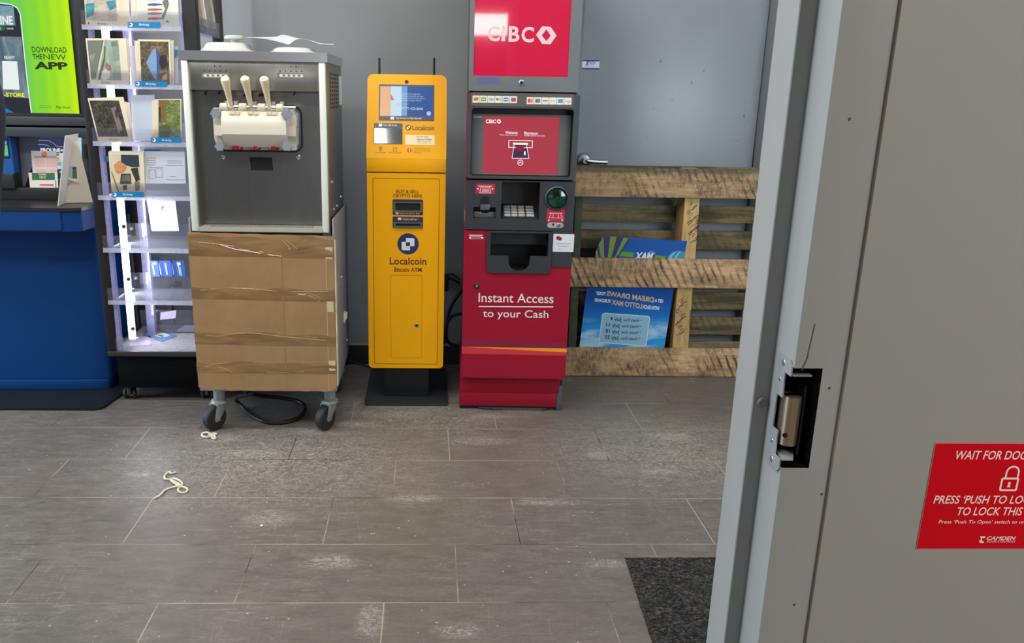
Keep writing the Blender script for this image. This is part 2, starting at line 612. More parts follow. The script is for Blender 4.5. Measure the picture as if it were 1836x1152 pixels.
bm = new(); box(bm, -5, -8.2, 3.0, 5, 2.3, 3.06); struct('ceiling', bm, mat('ceiling_white', (215, 214, 208), 0.8))
# baseboard with its pale caulk line
MBASE = mat('black_baseboard', (30, 30, 32), 0.4)
bm = new(); box(bm, -5, WY - 0.012, 0, DX0 - 0.046, WY, 0.098); bb = struct('baseboard_back', bm, MBASE)
bm = new(); box(bm, -5, WY - 0.014, 0.0985, DX0 - 0.046, WY, 0.1035); obj('caulk_line', bm, mat('caulk', (150, 150, 146), 0.6), bb)
# grey service door in the back wall
FD = FY(2.155)
bm = new()
for x0, x1 in ((DX0 - 0.05, DX0), (DX1, DX1 + 0.05)):
    box(bm, x0, WY - 0.012, 0, x1, WY + 0.16, DTOP + 0.05)
box(bm, DX0, WY - 0.012, DTOP, DX1, WY + 0.16, DTOP + 0.05)
struct('trim_1', bm, MFRAME, bev=0.002)
MDOOR = mat('grey_door_paint', (142, 148, 155), 0.33, spec=0.5, var=0.06, vscale=2.2, bump=0.04, bscale=90)
bm = new(); box(bm, DX0 + 0.003, 2.155, 0.008, DX1 - 0.003, 2.20, DTOP - 0.003)
door = struct('door_1', bm, MDOOR, bev=0.002)
bm = new()
for (x, y, w, h) in ((1172, 195, 3, 6), (1180, 178, 9, 1.4), (1240, 148, 4, 9), (1262, 128, 3, 8), (1334, 208, 6, 8), (1342, 218, 3, 3), (1204, 180, 12, 1.6), (1160, 246, 3, 4), (1184, 110, 10, 6), (1320, 252, 20, 1.2), (1354, 170, 7, 1.2)):
    a, b = FD.px(x, y)
    flat(bm, FD, [(a + dx * w * 0.0012 * rnd.uniform(.6, 1.1), b + dy * h * 0.0012 * rnd.uniform(.5, 1.1)) for dx, dy in ((-1, -.4), (.3, -1), (1, .2), (.4, 1), (-.6, .7))], 0.0005)
obj('scuff_mark', bm, mat('scuff', (118, 122, 126), 0.7), door)
# lever handle
MCHROME = mat('satin_chrome', (170, 172, 176), 0.3, metal=0.9)
a, b = FD.px(1046, 287)
bm = new(); lathe(bm, FD.w(a, b, 0), FD.n, [(0.038, 0), (0.037, 0.006), (0.028, 0.018), (0.014, 0.022), (0.013, 0.05), (0.0, 0.05)], 28)
h = obj('door_handle', bm, MCHROME, door)
bm = new(); tube(bm, [FD.w(a, b, 0.05), FD.w(a + 0.012, b, 0.056), FD.w(a + 0.06, b - 0.003, 0.054), FD.w(a + 0.108, b - 0.004, 0.05)], 0.0115, 12)
lathe(bm, FD.w(a, b, 0.046), FD.n, [(0.013, 0), (0.013, 0.014), (0.011, 0.0165), (0, 0.0165)], 20)
obj('lever', bm, MCHROME, h)
bm = new(); flat(bm, FD, circ(a, b, 0.006, 14), 0.0632); obj('keyhole', bm, mat('keyhole_dark', (60, 60, 62), 0.4, metal=.7), h)
# blue and white sticker on the door
t = thing('door_sticker', 'small white sticker with blue bands and blue lettering on the grey door', 'sticker', FD.w(*FD.px(1058, 126), 0.0008))
bm = new(); prism(bm, FD, rrect(*FD.rect(1041.5, 106, 1075.5, 126), 0.004), 0.0003, 0.001); obj('sticker_sheet', bm, mat('sticker_edge', (130, 165, 205), 0.4), t)
bm = new(); prism(bm, FD, rrect(*FD.rect(1043, 109, 1074, 123), 0.001), 0.001, 0.0013); obj('white_field', bm, mat('sticker_white', (222, 226, 230), 0.4), t)
MNAVY = mat('print_navy', (30, 64, 130), 0.5)
bm = new()
for q in ((1042.5, 107, 1074.5, 110), (1042.5, 121.5, 1074.5, 125)):
    bm = new(); prism(bm, FD, rrect(*FD.rect(*q)), 0.001, 0.0014); obj('blue_band', bm, MNAVY, t)
txt(t, MNAVY, FD, [('J', 1049, 110, 1053.5, 118, 0.02), ('TECH', 1053, 110, 1067, 115, 0.02), ('SECURITY', 1053, 115.6, 1067, 117.6), ('1-844-JTEC', 1050, 119, 1065, 120.4)], 0.0016)

# ================================================================== doorway jamb close to the camera
JY, JX = -1.2, 1.499
MJAMB = mat('jamb_paint', (150, 150, 148), 0.42, var=0.03, vscale=3, bump=0.02, bscale=200)
MSTRIKEHOLE = mat('cutout_black', (6, 6, 7), 0.95, spec=.05)
FJ = FY(JY)
PZ = Face((0, 0, 0), (1, 0, 0), (0, 1, 0))
prof = [(1.481, -1.1065), (1.481, -1.1500), (1.482, -1.151), (1.499, -1.151), (1.499, -1.1982), (1.4995, -1.1995), (1.5008, -1.2), (1.551, -1.2), (1.551, -1.05), (1.5, -1.05), (1.5, -1.1065)]
notch = [(1.481, -1.1065), (1.481, -1.1500), (1.482, -1.151), (1.499, -1.151), (1.499, -1.1665), (1.529, -1.1665), (1.529, -1.2), (1.551, -1.2), (1.551, -1.05), (1.5, -1.05), (1.5, -1.1065)]
jt = new()
prism(jt, PZ, prof, 0, 0.9705); prism(jt, PZ, prof, 1.0815, 2.12); prism(jt, PZ, notch, 0.9705, 1.0815)
jamb = struct('trim_2', jt, MJAMB)
bm = new()
box(bm, 1.5265, -1.1995, 0.9707, 1.5288, -1.1667, 1.0813); box(bm, 1.4997, -1.169, 0.9707, 1.5288, -1.1667, 1.0813)
box(bm, 1.5005, -1.1995, 1.079, 1.5288, -1.1667, 1.0813); box(bm, 1.5005, -1.1995, 0.9707, 1.5288, -1.1667, 0.973)
obj('cutout_liner', bm, MSTRIKEHOLE, jamb)
# painted wall around the frame, standing a little proud of it
bm = new()
prism(bm, Face((0, 0, 0), (1, 0, 0), (0, 1, 0)), [(1.5512, -1.2), (1.5525, -1.2035), (5, -1.2035), (5, -1.06), (1.5512, -1.06)], 0, 3.0)
struct('wall_front', bm, mat('washroom_wall', (148, 146, 141), 0.5, var=0.03, vscale=2, bump=0.04, bscale=140))
bm = new()
line(bm, FJ, 1447, 642, 1461, 580, 1.6, 0.0006); line(bm, FJ, 1437, 663, 1448, 640, 2.2, 0.0006)
obj('scratch', bm, mat('scratch_red', (110, 72, 64), 0.7), jamb)
bm = new()
for (x, y) in ((1523, 213), (1487, 695), (1473, 885), (1424, 1083)):
    a, b = FJ.px(x, y); flat(bm, FJ, circ(a, b, 0.0012, 9, 0.0016), 0.0005 if x < 1500 else 0.0005)
obj('paint_chip', bm, mat('chip_dark', (70, 68, 66), 0.7), jamb)

# electric strike
FS = Face((JX - 0.0008, 0, 0), (0, -1, 0), (0, 0, 1))
t = thing('electric_strike', 'grey metal electric strike with brass keeper set in the door jamb', 'door strike', (JX, -1.18, 0.963))
MSTR = mat('strike_plate', (168, 170, 174), 0.4, metal=0.5)
pl = new()
plate = [(1.1645, .9640), (1.1935, .9640), (1.1985, .9690), (1.1985, .9800), (1.1850, .9800), (1.1850, 1.0065), (1.1720, 1.0065), (1.1720, 1.0440), (1.1850, 1.0440), (1.1850, 1.0720), (1.1985, 1.0720), (1.1985, 1.0830), (1.1935, 1.0880), (1.1645, 1.0880)]
prism(pl, FS, plate, -0.0005, 0.001)
bevel(pl, 0.0004, 1)
fp = obj('faceplate', pl, MSTR, t)
for (a, b, r) in ((1.179, 1.0805, .0040), (1.179, .9715, .0040), (1.175, 1.061, .0022), (1.175, .991, .0022)):
    bm = new(); lathe(bm, FS.w(a, b, 0.001), FS.n, [(r, 0), (r * .8, 0.0006), (0, 0.0006)], 16); obj('screw', bm, MCHROME, fp)
bm = new()
cyl(bm, (JX + 0.0105, -1.1845, 0.992), (JX + 0.0105, -1.1845, 1.046), 0.0088, 24)
box(bm, JX + 0.0028, -1.183, 0.992, JX + 0.017, -1.170, 1.046)
kp = obj('keeper', bm, mat('keeper_brass', (186, 166, 140), 0.3, metal=0.9), t, label='brass coloured swinging keeper')
bm = new(); lathe(bm, (JX + 0.0043, -1.1907, 1.004), (-.70, -.71, 0), [(0.0026, 0), (0.0026, 0.0012), (0, 0.0012)], 14); obj('keeper_screw', bm, mat('black_oxide', (30, 28, 26), 0.4, metal=.6), kp)
bm = new(); box(bm, JX + 0.0205, -1.188, 0.980, JX + 0.0225, -1.1695, 1.058)
obj('strike_body', bm, mat('strike_body', (54, 58, 66), 0.4, metal=0.5), t)
for z, q in ((0.979, [(JX, -1.2), (JX + 0.012, -1.2), (JX + 0.022, -1.178), (JX + 0.004, -1.171)]), (1.0725, [(JX, -1.2), (JX + 0.020, -1.2), (JX + 0.022, -1.18), (JX + 0.004, -1.171)])):
    bm = new(); prism(bm, Face((0, 0, z), (1, 0, 0), (0, 1, 0)), q, 0, 0.0013); obj('lip_plate', bm, MSTR, t)
# rubber silencer on the stop
FST = FY(-1.151)
a, b = FST.px(1366.5, 720)
bm = new(); lathe(bm, FST.w(a, b, -0.001), FST.n, [(0.0062, 0), (0.0062, 0.0025), (0.0045, 0.0042), (0.0026, 0.0036), (0, 0.0036)], 20)
single('door_silencer', bm, mat('silencer_rubber', (120, 114, 106), 0.6), 'small round grey rubber bumper on the door stop beside the strike', 'door bumper')

# red notice on the wall by the jamb
FW = FY(-1.2035)
x0 = FW.px(1675, 793); x1 = FW.px(1643, 983)
sw = 0.205
a0, b1, b0 = (x0[0] + x1[0]) / 2, x0[1], x1[1]
t = thing('lock_notice', 'red notice sticker with white padlock and lettering on the wall by the doorway', 'sign', FW.w(a0 + sw / 2, b0, 0.0003))
bm = new(); prism(bm, FW, rrect(a0, b0, a0 + sw, b1, 0.001), 0.0002, 0.0007); obj('notice_border', bm, mat('notice_edge', (205, 120, 116), 0.5), t)
e = 0.0007
bm = new(); prism(bm, FW, rrect(a0 + e, b0 + e, a0 + sw - e, b1 - e, 0.001), 0.0007, 0.0009); obj('red_field', bm, mat('notice_red', (198, 2, 22), 0.5, spec=.15), t)
MNOT = mat('notice_white', (240, 214, 206), 0.5)
def nl(s, xa, ya, xb, yb, full, bold=0.012, it=0.16):
    """line of the notice: the photo cuts it at the right, so it runs on at the same letter width"""
    f0, f1 = FW.px(xa, yb), FW.px(xb, ya)
    V, _ = text_geo(s, bold, it, 3)
    wv = (f1[0] - f0[0]) * full
    bm = new(); letters_r(bm, FW, s, (f0[0], f0[1], f0[0] + wv, f1[1]), 0.0011, bold, it)
    obj('lettering', bm, MNOT, t, keep=True, smooth=0)
nl('WAIT FOR DOOR TO CLOSE', 1711, 807, 1836, 822.5, 1.88)
nl('PRESS \u2018PUSH TO LOCK\u2019 SWITCH', 1672, 887, 1836, 901.5, 1.64)
nl('TO LOCK THIS DOOR', 1714, 908, 1836, 922.5, 1.46)
nl('Press \u2018Push To Open\u2019 switch to unlock door', 1681, 931, 1836, 939, 1.30, 0.004)
txt(t, MNOT, FW, [('CAMDEN', 1768, 960, 1820, 966.5, 0.02, 0.25), ('DOOR CONTROLS', 1768, 967.5, 1819, 971, 0, 0.25)], 0.0011)
bm = new()
flat(bm, FW, FW.pts((1756, 960), (1766, 960), (1765, 962.5), (1760, 963), (1759, 968), (1763, 969), (1762, 972), (1757, 972), (1754, 969), (1758, 965)), 0.0011)
obj('maker_mark', bm, MNOT, t, keep=True)
bm = new()
r = FW.rect(1792, 855, 1824, 879)
ring(bm, FW, rrect(*r, 0.0022), rrect(r[0] + .002, r[1] + .002, r[2] - .002, r[3] - .002, 0.001), 0.0009, 0.0012)
cxm = (r[0] + r[2]) / 2 + 0.0012; yb = r[3]
arc = [(cxm + 0.0075 * math.cos(q), yb + 0.006 + 0.0078 * math.sin(q)) for q in np.linspace(0, math.pi, 13)]
outer = [(cxm + 0.0075, yb)] + arc + [(cxm - 0.0075, yb)]
inner = [(cxm + 0.0056, yb)] + [(cxm + 0.0056 * math.cos(q), yb + 0.006 + 0.0058 * math.sin(q)) for q in np.linspace(0, math.pi, 13)] + [(cxm - 0.0056, yb)]
for i in range(len(outer) - 1):
    flat(bm, FW, [outer[i], outer[i + 1], inner[i + 1], inner[i]], 0.0011)
flat(bm, FW, circ((r[0] + r[2]) / 2, (r[1] + r[3]) / 2 + .001, 0.0017, 14), 0.0011)
flat(bm, FW, [((r[0] + r[2]) / 2 - .0018, r[1] + .0045), ((r[0] + r[2]) / 2 + .0018, r[1] + .0045), ((r[0] + r[2]) / 2 + .0006, r[1] + .009), ((r[0] + r[2]) / 2 - .0006, r[1] + .009)], 0.00112)
obj('padlock_icon', bm, MNOT, t, keep=True)

# ================================================================== floor mat
def mat_material():
    m = mat('mat_carpet', (52, 50, 50), 0.95, spec=0.1)
    nt = NT(m); p = nt.n['Principled BSDF']
    n = nt.noise(nt.mapping(scale=(1, 1, 1)), 190, 3, 0.75, 0.8)
    n2 = nt.noise(nt.mapping(scale=(1, 1.8, 1)), 34, 4, 0.7, 2)
    f = nt.math('MULTIPLY_ADD', n2, 0.6, nt.math('MULTIPLY', n, 0.5))
    nt.link(nt.ramp(f, [(0.44, lin((18, 17, 18))), (0.57, lin((52, 50, 49))), (0.70, lin((108, 104, 102)))]), p.inputs['Base Color'])
    nt.bump(f, 1.0, 0.006)
    return m
bm = new()
FF = Face((0, 0, 0.001), (1, 0, 0), (0, 1, 0))
mo = [(1.655, -0.95), (2.6, -0.95), (2.62, 0.235), (1.735, 0.226), (1.724, 0.215)]
bb_ = [(x + (0.004 if x < 2 else -0.004), y - 0.004 if y > 0 else y + 0.004) for x, y in mo]
# a finely divided, slightly uneven top
n = 90
grid = {}
for i in range(n + 1):
    for j in range(n + 1):
        u_, v_ = i / n, j / n
        y = -0.95 + (0.225 + 0.95) * v_
        xl = 1.665 + (1.729 - 1.665) * v_
        x = xl + (2.61 - xl) * u_
        edge = min(u_, 1 - u_, v_, 1 - v_) * n
        z = 0.0095 + 0.0022 * (rnd.random() - 0.5) + 0.001 * math.sin(x * 190)
        if edge == 0:
            z = 0.001; x += 0.0015 * (rnd.random() - .5)
        grid[i, j] = bm.verts.new((x, y, z))
for i in range(n):
    for j in range(n):
        bm.faces.new((grid[i, j], grid[i + 1, j], grid[i + 1, j + 1], grid[i, j + 1]))
single('door_mat', bm, mat_material(), 'black carpet door mat on the tiled floor by the doorway', 'mat', smooth=180)

# ================================================================== wooden pallet leaning on the door
def wood(name, c1, c2, marks=0.6, green=0.0, seed=0, axis=0, topgreen=False):
    m = mat(name, c1, 0.75, spec=0.25)
    nt = NT(m); p = nt.n['Principled BSDF']
    st = (2.5, 30, 30) if axis == 0 else (30, 30, 2.5)
    g = nt.noise(nt.mapping(scale=st, loc=(seed, seed * 2, seed)), 2.2, 6, 0.65, 0.6)
    big = nt.noise(nt.mapping(scale=(1.0, 1, 2.2), loc=(seed * 3, 0, seed)), 3.2, 5, 0.6, 0.8)
    col = nt.ramp(g, [(0.25, lin(c2)), (0.5, lin(c1)), (0.75, lin(tuple(min(255, int(v * 1.12)) for v in c1)))])
    if marks:
        # saw-blade arcs: dark diagonal stripes in patches, plus scraped dirt
        w = nt.add('ShaderNodeTexWave'); w.wave_type = 'BANDS'; w.bands_direction = 'X'
        nt.link(nt.mapping(scale=(1.0, 1, 0.55), loc=(seed, 0, 0), rot=(0, 0.75, 0)), w.inputs[0])
        w.inputs['Scale'].default_value = 11; w.inputs['Distortion'].default_value = 3.0; w.inputs['Detail'].default_value = 3; w.inputs['Detail Scale'].default_value = 1.5
        msk = nt.math('MULTIPLY', nt.step(w.outputs['Fac'], 0.62, 0.86), nt.step(big, 0.44, 0.62))
        fine = nt.noise(nt.mapping(scale=(60, 10, 14), rot=(0, 0.8, 0), loc=(seed, 0, 9)), 1.3, 6, 0.8, 0.6)
        blot = nt.math('MULTIPLY', nt.step(fine, 0.34, 0.58), nt.step(nt.noise(nt.mapping(scale=(4, 1, 7), loc=(seed * 2, 0, 3)), 1.1, 6, .75), 0.42, 0.58))
        pale = nt.step(nt.noise(nt.mapping(scale=(40, 10, 8), rot=(0, 0.35, 0), loc=(seed, 2, 1)), 1.6, 5, 0.8), 0.64, 0.74)
        col = nt.mix(nt.math('MULTIPLY', msk, marks), col, lin((62, 52, 46)))
        col = nt.mix(nt.math('MULTIPLY', blot, marks * 0.9), col, lin((72, 62, 54)))
        col = nt.mix(nt.math('MULTIPLY', pale, marks * 0.4), col, lin((216, 190, 150)))
    if green:
        gm = nt.step(nt.noise(nt.mapping(scale=(1.2, 1, 9), loc=(seed, 4, seed)), 2.0, 4, 0.6), 0.42, 0.62)
        col = nt.mix(nt.math('MULTIPLY', gm, green), col, lin((58, 68, 52)))
    if topgreen:
        sep = nt.add('ShaderNodeSeparateXYZ'); nt.link(nt.coord(), sep.inputs[0])
        zz = nt.math('ADD', sep.outputs[2], nt.math('MULTIPLY', nt.noise(nt.mapping(scale=(4, 1, 4)), 2.0, 4, .6), 0.05))
        col = nt.mix(nt.math('MULTIPLY', nt.step(nt.math('DIVIDE', zz, 1.2), 0.842, 0.858), 0.75), col, lin((74, 76, 58)))
    nt.link(col, p.inputs['Base Color'])
    nt.bump(g, 0.35, 0.003)
    return m
WF = wood('pallet_front_wood', (210, 172, 130), (178, 142, 104), 0.9, 0.22, 0)
WT = wood('pallet_top_wood', (202, 166, 126), (166, 134, 100), 0.9, 0.2, 5, topgreen=True)
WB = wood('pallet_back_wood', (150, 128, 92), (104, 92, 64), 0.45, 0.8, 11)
WS = wood('pallet_stringer_wood', (206, 170, 116), (176, 138, 90), 0.15, 0.05, 3, axis=2)
WG = wood('pallet_green_stringer', (70, 78, 62), (48, 56, 46), 0.1, 0.9, 8, axis=2)
lean = 0.012
pal = thing('wooden_pallet', 'worn wooden pallet standing on edge against the grey door', 'pallet', (2.25, 1.96, 0.0))
PX0, PX1 = 1.80, 2.86
def FPL(Y):    # pallet planes lean back a little
    return Face((0, Y, 0), (1, 0, 0), (0, math.sin(lean), math.cos(lean)))
PF = FPL(1.893)
for i, (z0, z1, m) in enumerate(((0.003, 0.146, WF), (0.452, 0.592, WF), (0.884, 1.018, WT))):
    bm = new(); prism(bm, PF, [(PX0, z0), (PX1, z0 - 0.001), (PX1, z1), (PX0, z1 + 0.001)], -0.017, 0.0)
    b = obj('front_board', bm, m, pal, bev=0.002)
    for xs in ((1253, 321), (1247, 334), (1250, 341)) if i == 2 else ((1246, 478), (1245, 506)) if i == 1 else ((1236, 642), (1232, 660)):
        a, bq = PF.px(*xs)
        bm = new()
        lathe(bm, PF.w(a, bq, 0), PF.n, [(0.003, 0), (0.002, 0.0012), (0, 0.0012)], 10)
        obj('nail_head', bm, mat('nail', (205, 205, 200), 0.35, metal=.6), b)
PB = FPL(2.046)
for k, (z0, z1) in enumerate(((0.745, 0.828), (0.612, 0.705), (0.409, 0.480), (0.306, 0.394), (0.175, 0.267), (0.005, 0.137), (0.93, 1.016))):
    bm = new(); prism(bm, PB, rrect(PX0, z0, PX1, z1), -0.012, 0.0)
    obj('back_board', bm, WB, pal, bev=0.0015)
PS = FPL(1.9145)
for xa, xb, m in ((1.826, 1.868, WG), (2.345, 2.425, WS), (2.80, 2.845, WS)):
    bm = new(); prism(bm, PS, [(xa, 0.002), (xb, 0.002), (xb - 0.012, 1.015), (xa - 0.002, 1.015)], -0.120, 0.0)
    s = obj('stringer', bm, m, pal, bev=0.002)
    if xa > 2 and xa < 2.5:
        bm = new()
        pts = [(1237, 372), (1240, 390), (1238, 396), (1246, 383), (1243, 405), (1236, 412), (1242, 408), (1241, 424), (1234, 420), (1250, 402), (1247, 412), (1256, 398), (1252, 410)]
        for q in range(26):
            y = 368 + q * 2.7
            x = 1237 + 7 * math.sin(q * .9) + (q * .15)
            line(bm, PS, x, y, x + 6 + rnd.uniform(-2, 3), y - 5 + rnd.uniform(-2, 2), rnd.uniform(.7, 1.5), 0.0006)
        for q in range(10):
            y = 396 + q * 2.2
            line(bm, PS, 1246 + rnd.uniform(0, 4), y, 1251 + rnd.uniform(0, 5), y - 4, 1.0, 0.0006)
        obj('pencil_marking', bm, mat('pencil_dark', (66, 52, 42), 0.8), s, label='dark scribbled marks')
        bm = new()
        for q in range(24):
            y = 540 + q * 2.7
            x = 1216 + 6 * math.sin(q * .7)
            line(bm, PS, x, y, x + 7 + rnd.uniform(-2, 3), y - 5 + rnd.uniform(-2, 2), rnd.uniform(.7, 1.4), 0.0006)
        for q in range(14):
            y = 558 + q * 2.4
            line(bm, PS, 1234 + rnd.uniform(0, 3), y, 1240 + rnd.uniform(0, 3), y - 4, .9, 0.0006)
        obj('pencil_marking', bm, mat('pencil_dark', (66, 52, 42), 0.8), s, label='dark scribbled marks')

# poster slid inside the pallet, printed side to the back so its writing is mirrored
def sky_material():
    m = mat('poster_sky', (40, 110, 185), 0.5, spec=.15)
    nt = NT(m); p = nt.n['Principled BSDF']
    sep = nt.add('ShaderNodeSeparateXYZ'); nt.link(nt.coord(), sep.inputs[0])
    z = nt.math('DIVIDE', sep.outputs[2], 0.62)
    col = nt.ramp(z, [(0.0, lin((50, 160, 225))), (0.30, lin((40, 150, 220))), (0.42, lin((30, 110, 190))), (0.55, lin((24, 78, 150))), (0.9, lin((36, 92, 172)))])
    n = nt.noise(nt.mapping(scale=(3, 1, 9)), 1.6, 6, 0.6, 0.5)
    low = nt.ramp(z, [(0.06, (0, 0, 0)), (0.14, (1, 1, 1)), (0.26, (1, 1, 1)), (0.40, (0, 0, 0))])
    cl = nt.math('MULTIPLY', nt.step(n, 0.47, 0.66), low)
    nt.link(nt.mix(nt.math('MULTIPLY', cl, 0.85), col, lin((205, 228, 240))), p.inputs['Base Color'])
    return m
FP = FPL(1.9122)
# extend the sides of the visible corners down behind the bottom board
c = FP.pts((1080, 423), (1232, 432), (1192, 624), (1041, 622))
def ext(p, q, k):
    return (q[0] + (q[0] - p[0]) * k, q[1] + (q[1] - p[1]) * k)
c2 = [c[0], c[1], ext(c[1], c[2], 0.16), ext(c[0], c[3], 0.16)]
t = thing('lottery_poster', 'blue lottery poster with mirrored writing and balloons, tucked inside the pallet', 'poster', FP.w((c2[3][0] + c2[2][0]) / 2, min(c2[2][1], c2[3][1]), 0))
e2 = [FP.px(1057, 500)]
poly = [c2[3], c2[2], FP.px(1208, 519), FP.px(1226, 467), c2[1], FP.px(1085, 423), FP.px(1076, 432), FP.px(1064, 466), FP.px(1052, 517)]
bm = new(); prism(bm, FP, poly, -0.0012, 0); obj('poster_sheet', bm, sky_material(), t)
def pp(name, pts, col, h=0.0004, rough=.4):
    bm = new(); flat(bm, FP, FP.pts(*pts), h)
    return bm
for q in (((1112, 450), (1138, 453), (1134, 461), (1107, 458)), ((1175, 457), (1194, 459), (1191, 468), (1172, 467))):
    bm = new(); flat(bm, FP, FP.pts(*q), 0.0004); obj('green_band', bm, mat('poster_green', (96, 150, 52), 0.4), t)
bmg, bmp = new(), new()
top = [(1075, 436), (1082, 423.5), (1095, 423.5), (1106, 424.5), (1118, 425.5), (1129, 427)]
bot = [(1062, 470), (1081, 480), (1085, 480), (1089, 480), (1092, 480), (1096, 480)]
st = [((1073, 438), (1082, 423.5), (1084, 475), (1080, 475)), ((1082, 423.5), (1094, 423.5), (1088, 475), (1084, 475)), ((1094, 423.5), (1106, 424.5), (1092, 475), (1088, 475)), ((1106, 424.5), (1118, 425.8), (1096, 475), (1092, 475)), ((1118, 425.8), (1127, 426.8), (1100, 468), (1096, 475)), ((1070, 446), (1073, 438), (1080, 475), (1076, 475)), ((1068, 452), (1070, 446), (1076, 475), (1070, 475))]
for k, q in enumerate(st):
    flat(bmg if k in (0, 2, 4, 6) else bmp, FP, FP.pts(*q), 0.0005)
flat(bmp, FP, FP.pts((1127, 426.8), (1128.5, 427), (1126, 436), (1114, 453), (1102, 470), (1098, 472), (1118, 444)), 0.0006)
obj('balloon_stripe', bmg, mat('balloon_green', (112, 148, 60), 0.4), t, label='pale green balloon stripes')
obj('balloon_stripe', bmp, mat('balloon_purple', (50, 38, 104), 0.4), t, label='purple balloon stripes')
bm = new(); flat(bm, FP, FP.pts((1193, 470), (1197, 460), (1205, 452), (1215, 449), (1224, 450), (1228, 452), (1226, 470)), 0.0004); tb = obj('teal_balloon', bm, mat('balloon_teal', (42, 148, 180), 0.4), t)
bm = new()
for q in (((1197, 468), (1201, 458), (1209, 451), (1213, 450), (1205, 459), (1202, 469)), ((1219, 450), (1221, 450), (1214, 460), (1211, 470), (1207, 470), (1211, 458))):
    flat(bm, FP, FP.pts(*q), 0.0007)
obj('balloon_highlight', bm, mat('balloon_pale', (126, 196, 222), 0.4), tb)
MPW = mat('poster_white', (226, 234, 240), 0.4)
MPG = mat('poster_gold', (196, 172, 150), 0.4)
bm = new()
def lp(f, s, tl, tr, br, bl, h=0.0006, bold=0.0, it=0.0, mirror=True, m=None, par=None):
    """lettering inside a slanted four-sided field (corner points on the photo)"""
    V, Fs = text_geo(s, bold, it, 3); b = new()
    TL, TR, BR, BL = [Vector((*f.px(*q), 0)) for q in (tl, tr, br, bl)]
    vs = []
    for x, y in V:
        u_ = (1 - x) if mirror else x
        p = (BL * (1 - u_) + BR * u_) * (1 - y) + (TL * (1 - u_) + TR * u_) * y
        vs.append(b.verts.new(f.w(p.x, p.y, h)))
    for q in Fs:
        try:
            b.faces.new([vs[i] for i in (q[::-1] if mirror else q)])
        except ValueError:
            pass
    obj('lettering', b, m or MPW, par or t, keep=True, smooth=0)
lp(FP, 'MAX', (1141, 452), (1172, 452.5), (1168, 466), (1137, 465), bold=0.04, it=0.0, m=MPW)
lp(FP, 'LOTTO', (1165, 449.5), (1175, 452.5), (1174, 456), (1164, 452.5), m=MPW)
lp(FP, 'TICKET', (1069, 522), (1086, 523.5), (1086, 529.5), (1068.5, 528), m=MPW, bold=.03)
lp(FP, 'PURCHASE', (1066.5, 534), (1094.5, 536.5), (1094, 543), (1066, 540), m=MPW, bold=.03)
lp(FP, 'GET A', (1174, 535), (1189.5, 536.5), (1189, 543), (1173.5, 541), m=MPW, bold=.03)
lp(FP, 'WITH EACH', (1153, 546), (1183, 549), (1182, 556), (1152.5, 553), m=MPW, bold=.03)
lp(FP, 'DREAM DRAWS', (1088, 521), (1172.5, 532.5), (1172, 542.5), (1087.5, 530), m=MPG, bold=.04)
lp(FP, 'LOTTO MAX', (1097, 536.5), (1151.5, 544), (1151, 553.5), (1096.5, 546), m=MPG, bold=.04)
bm = new(); q = FP.pts((1080, 560), (1166, 566), (1159, 621), (1073, 614))
Q = [Vector((*k, 0)) for k in q]
def inq(u_, v_):
    p = (Q[3] * (1 - u_) + Q[2] * u_) * (1 - v_) + (Q[0] * (1 - u_) + Q[1] * u_) * v_
    return (p.x, p.y)
flat(bm, FP, [inq(u_, v_) for u_, v_ in rrect(0, 0, 1, 1, 0.07)], 0.0004)
bx = obj('dates_box', bm, mat('poster_pale_edge', (190, 220, 236), 0.4), t)
bm = new(); flat(bm, FP, [inq(u_, v_) for u_, v_ in rrect(0.018, 0.03, .982, .97, 0.06)], 0.0006); obj('dates_field', bm, mat('poster_pale', (150, 190, 214), 0.5, spec=.15), bx)
MPI = mat('poster_navy_ink', (14, 40, 88), 0.6)
for k, (o_, wk, dt, xa, xm, ya) in enumerate((('1st', 'Weekly Draw:', 'July 4', 1095, 1115, 567), ('2nd', 'Weekly Draw:', 'July 11', 1087, 1112, 578), ('3rd', 'Weekly Draw:', 'July 18', 1086, 1111, 589), ('4th', 'Weekly Draw:', 'July 25', 1085, 1110, 600))):
    xr = 1151.5 - k
    lp(FP, dt, (xa, ya), (xm, ya + 2.2), (xm - .5, ya + 11), (xa - .5, ya + 8.8), 0.0009, 0.02, m=MPI, par=bx)
    lp(FP, wk, (xm + 2.5, ya + 3), (xr - 5, ya + 5), (xr - 5.5, ya + 11.5), (xm + 2, ya + 10), 0.0009, 0.016, m=MPI, par=bx)
    lp(FP, o_, (xr - 4, ya + 4), (xr, ya + 4.2), (xr, ya + 8), (xr - 4, ya + 7.6), 0.0009, 0.0, m=MPI, par=bx)
# ================================================================== red bank machine
ca, sa = math.cos(0.035), math.sin(0.035)
AO = (1.279, 1.412, 0)
FA = Face(AO, (ca, -sa, 0))
FAP = Face(AO, (ca, -sa, 0), (sa, ca, 0))          # its floor plan: a across, b = depth
atm = thing('bank_machine', 'red and charcoal bank cash machine with lit red screen beside the pallet', 'cash machine', FAP.w(0.222, 0.3, 0))
MRED = mat('bank_red', (152, 20, 46), 0.42, spec=.25, var=0.04, vscale=5)
MREDB = mat('bank_red_base', (150, 18, 42), 0.42, spec=.25)
MCHAR = mat('charcoal_plastic', (47, 49, 54), 0.45, bump=0.06, bscale=900)
MCHAR2 = mat('charcoal_bezel', (62, 63, 65), 0.42, bump=0.05, bscale=900)
MGREYH = mat('grey_housing', (108, 111, 112), 0.4, var=0.05, vscale=6)
MSIDE = mat('maroon_grey_side', (92, 68, 74), 0.4, var=0.12, vscale=4)
MBLK = mat('recess_black', (14, 14, 16), 0.55)
MWHT = mat('print_white', (236, 226, 226), 0.5)
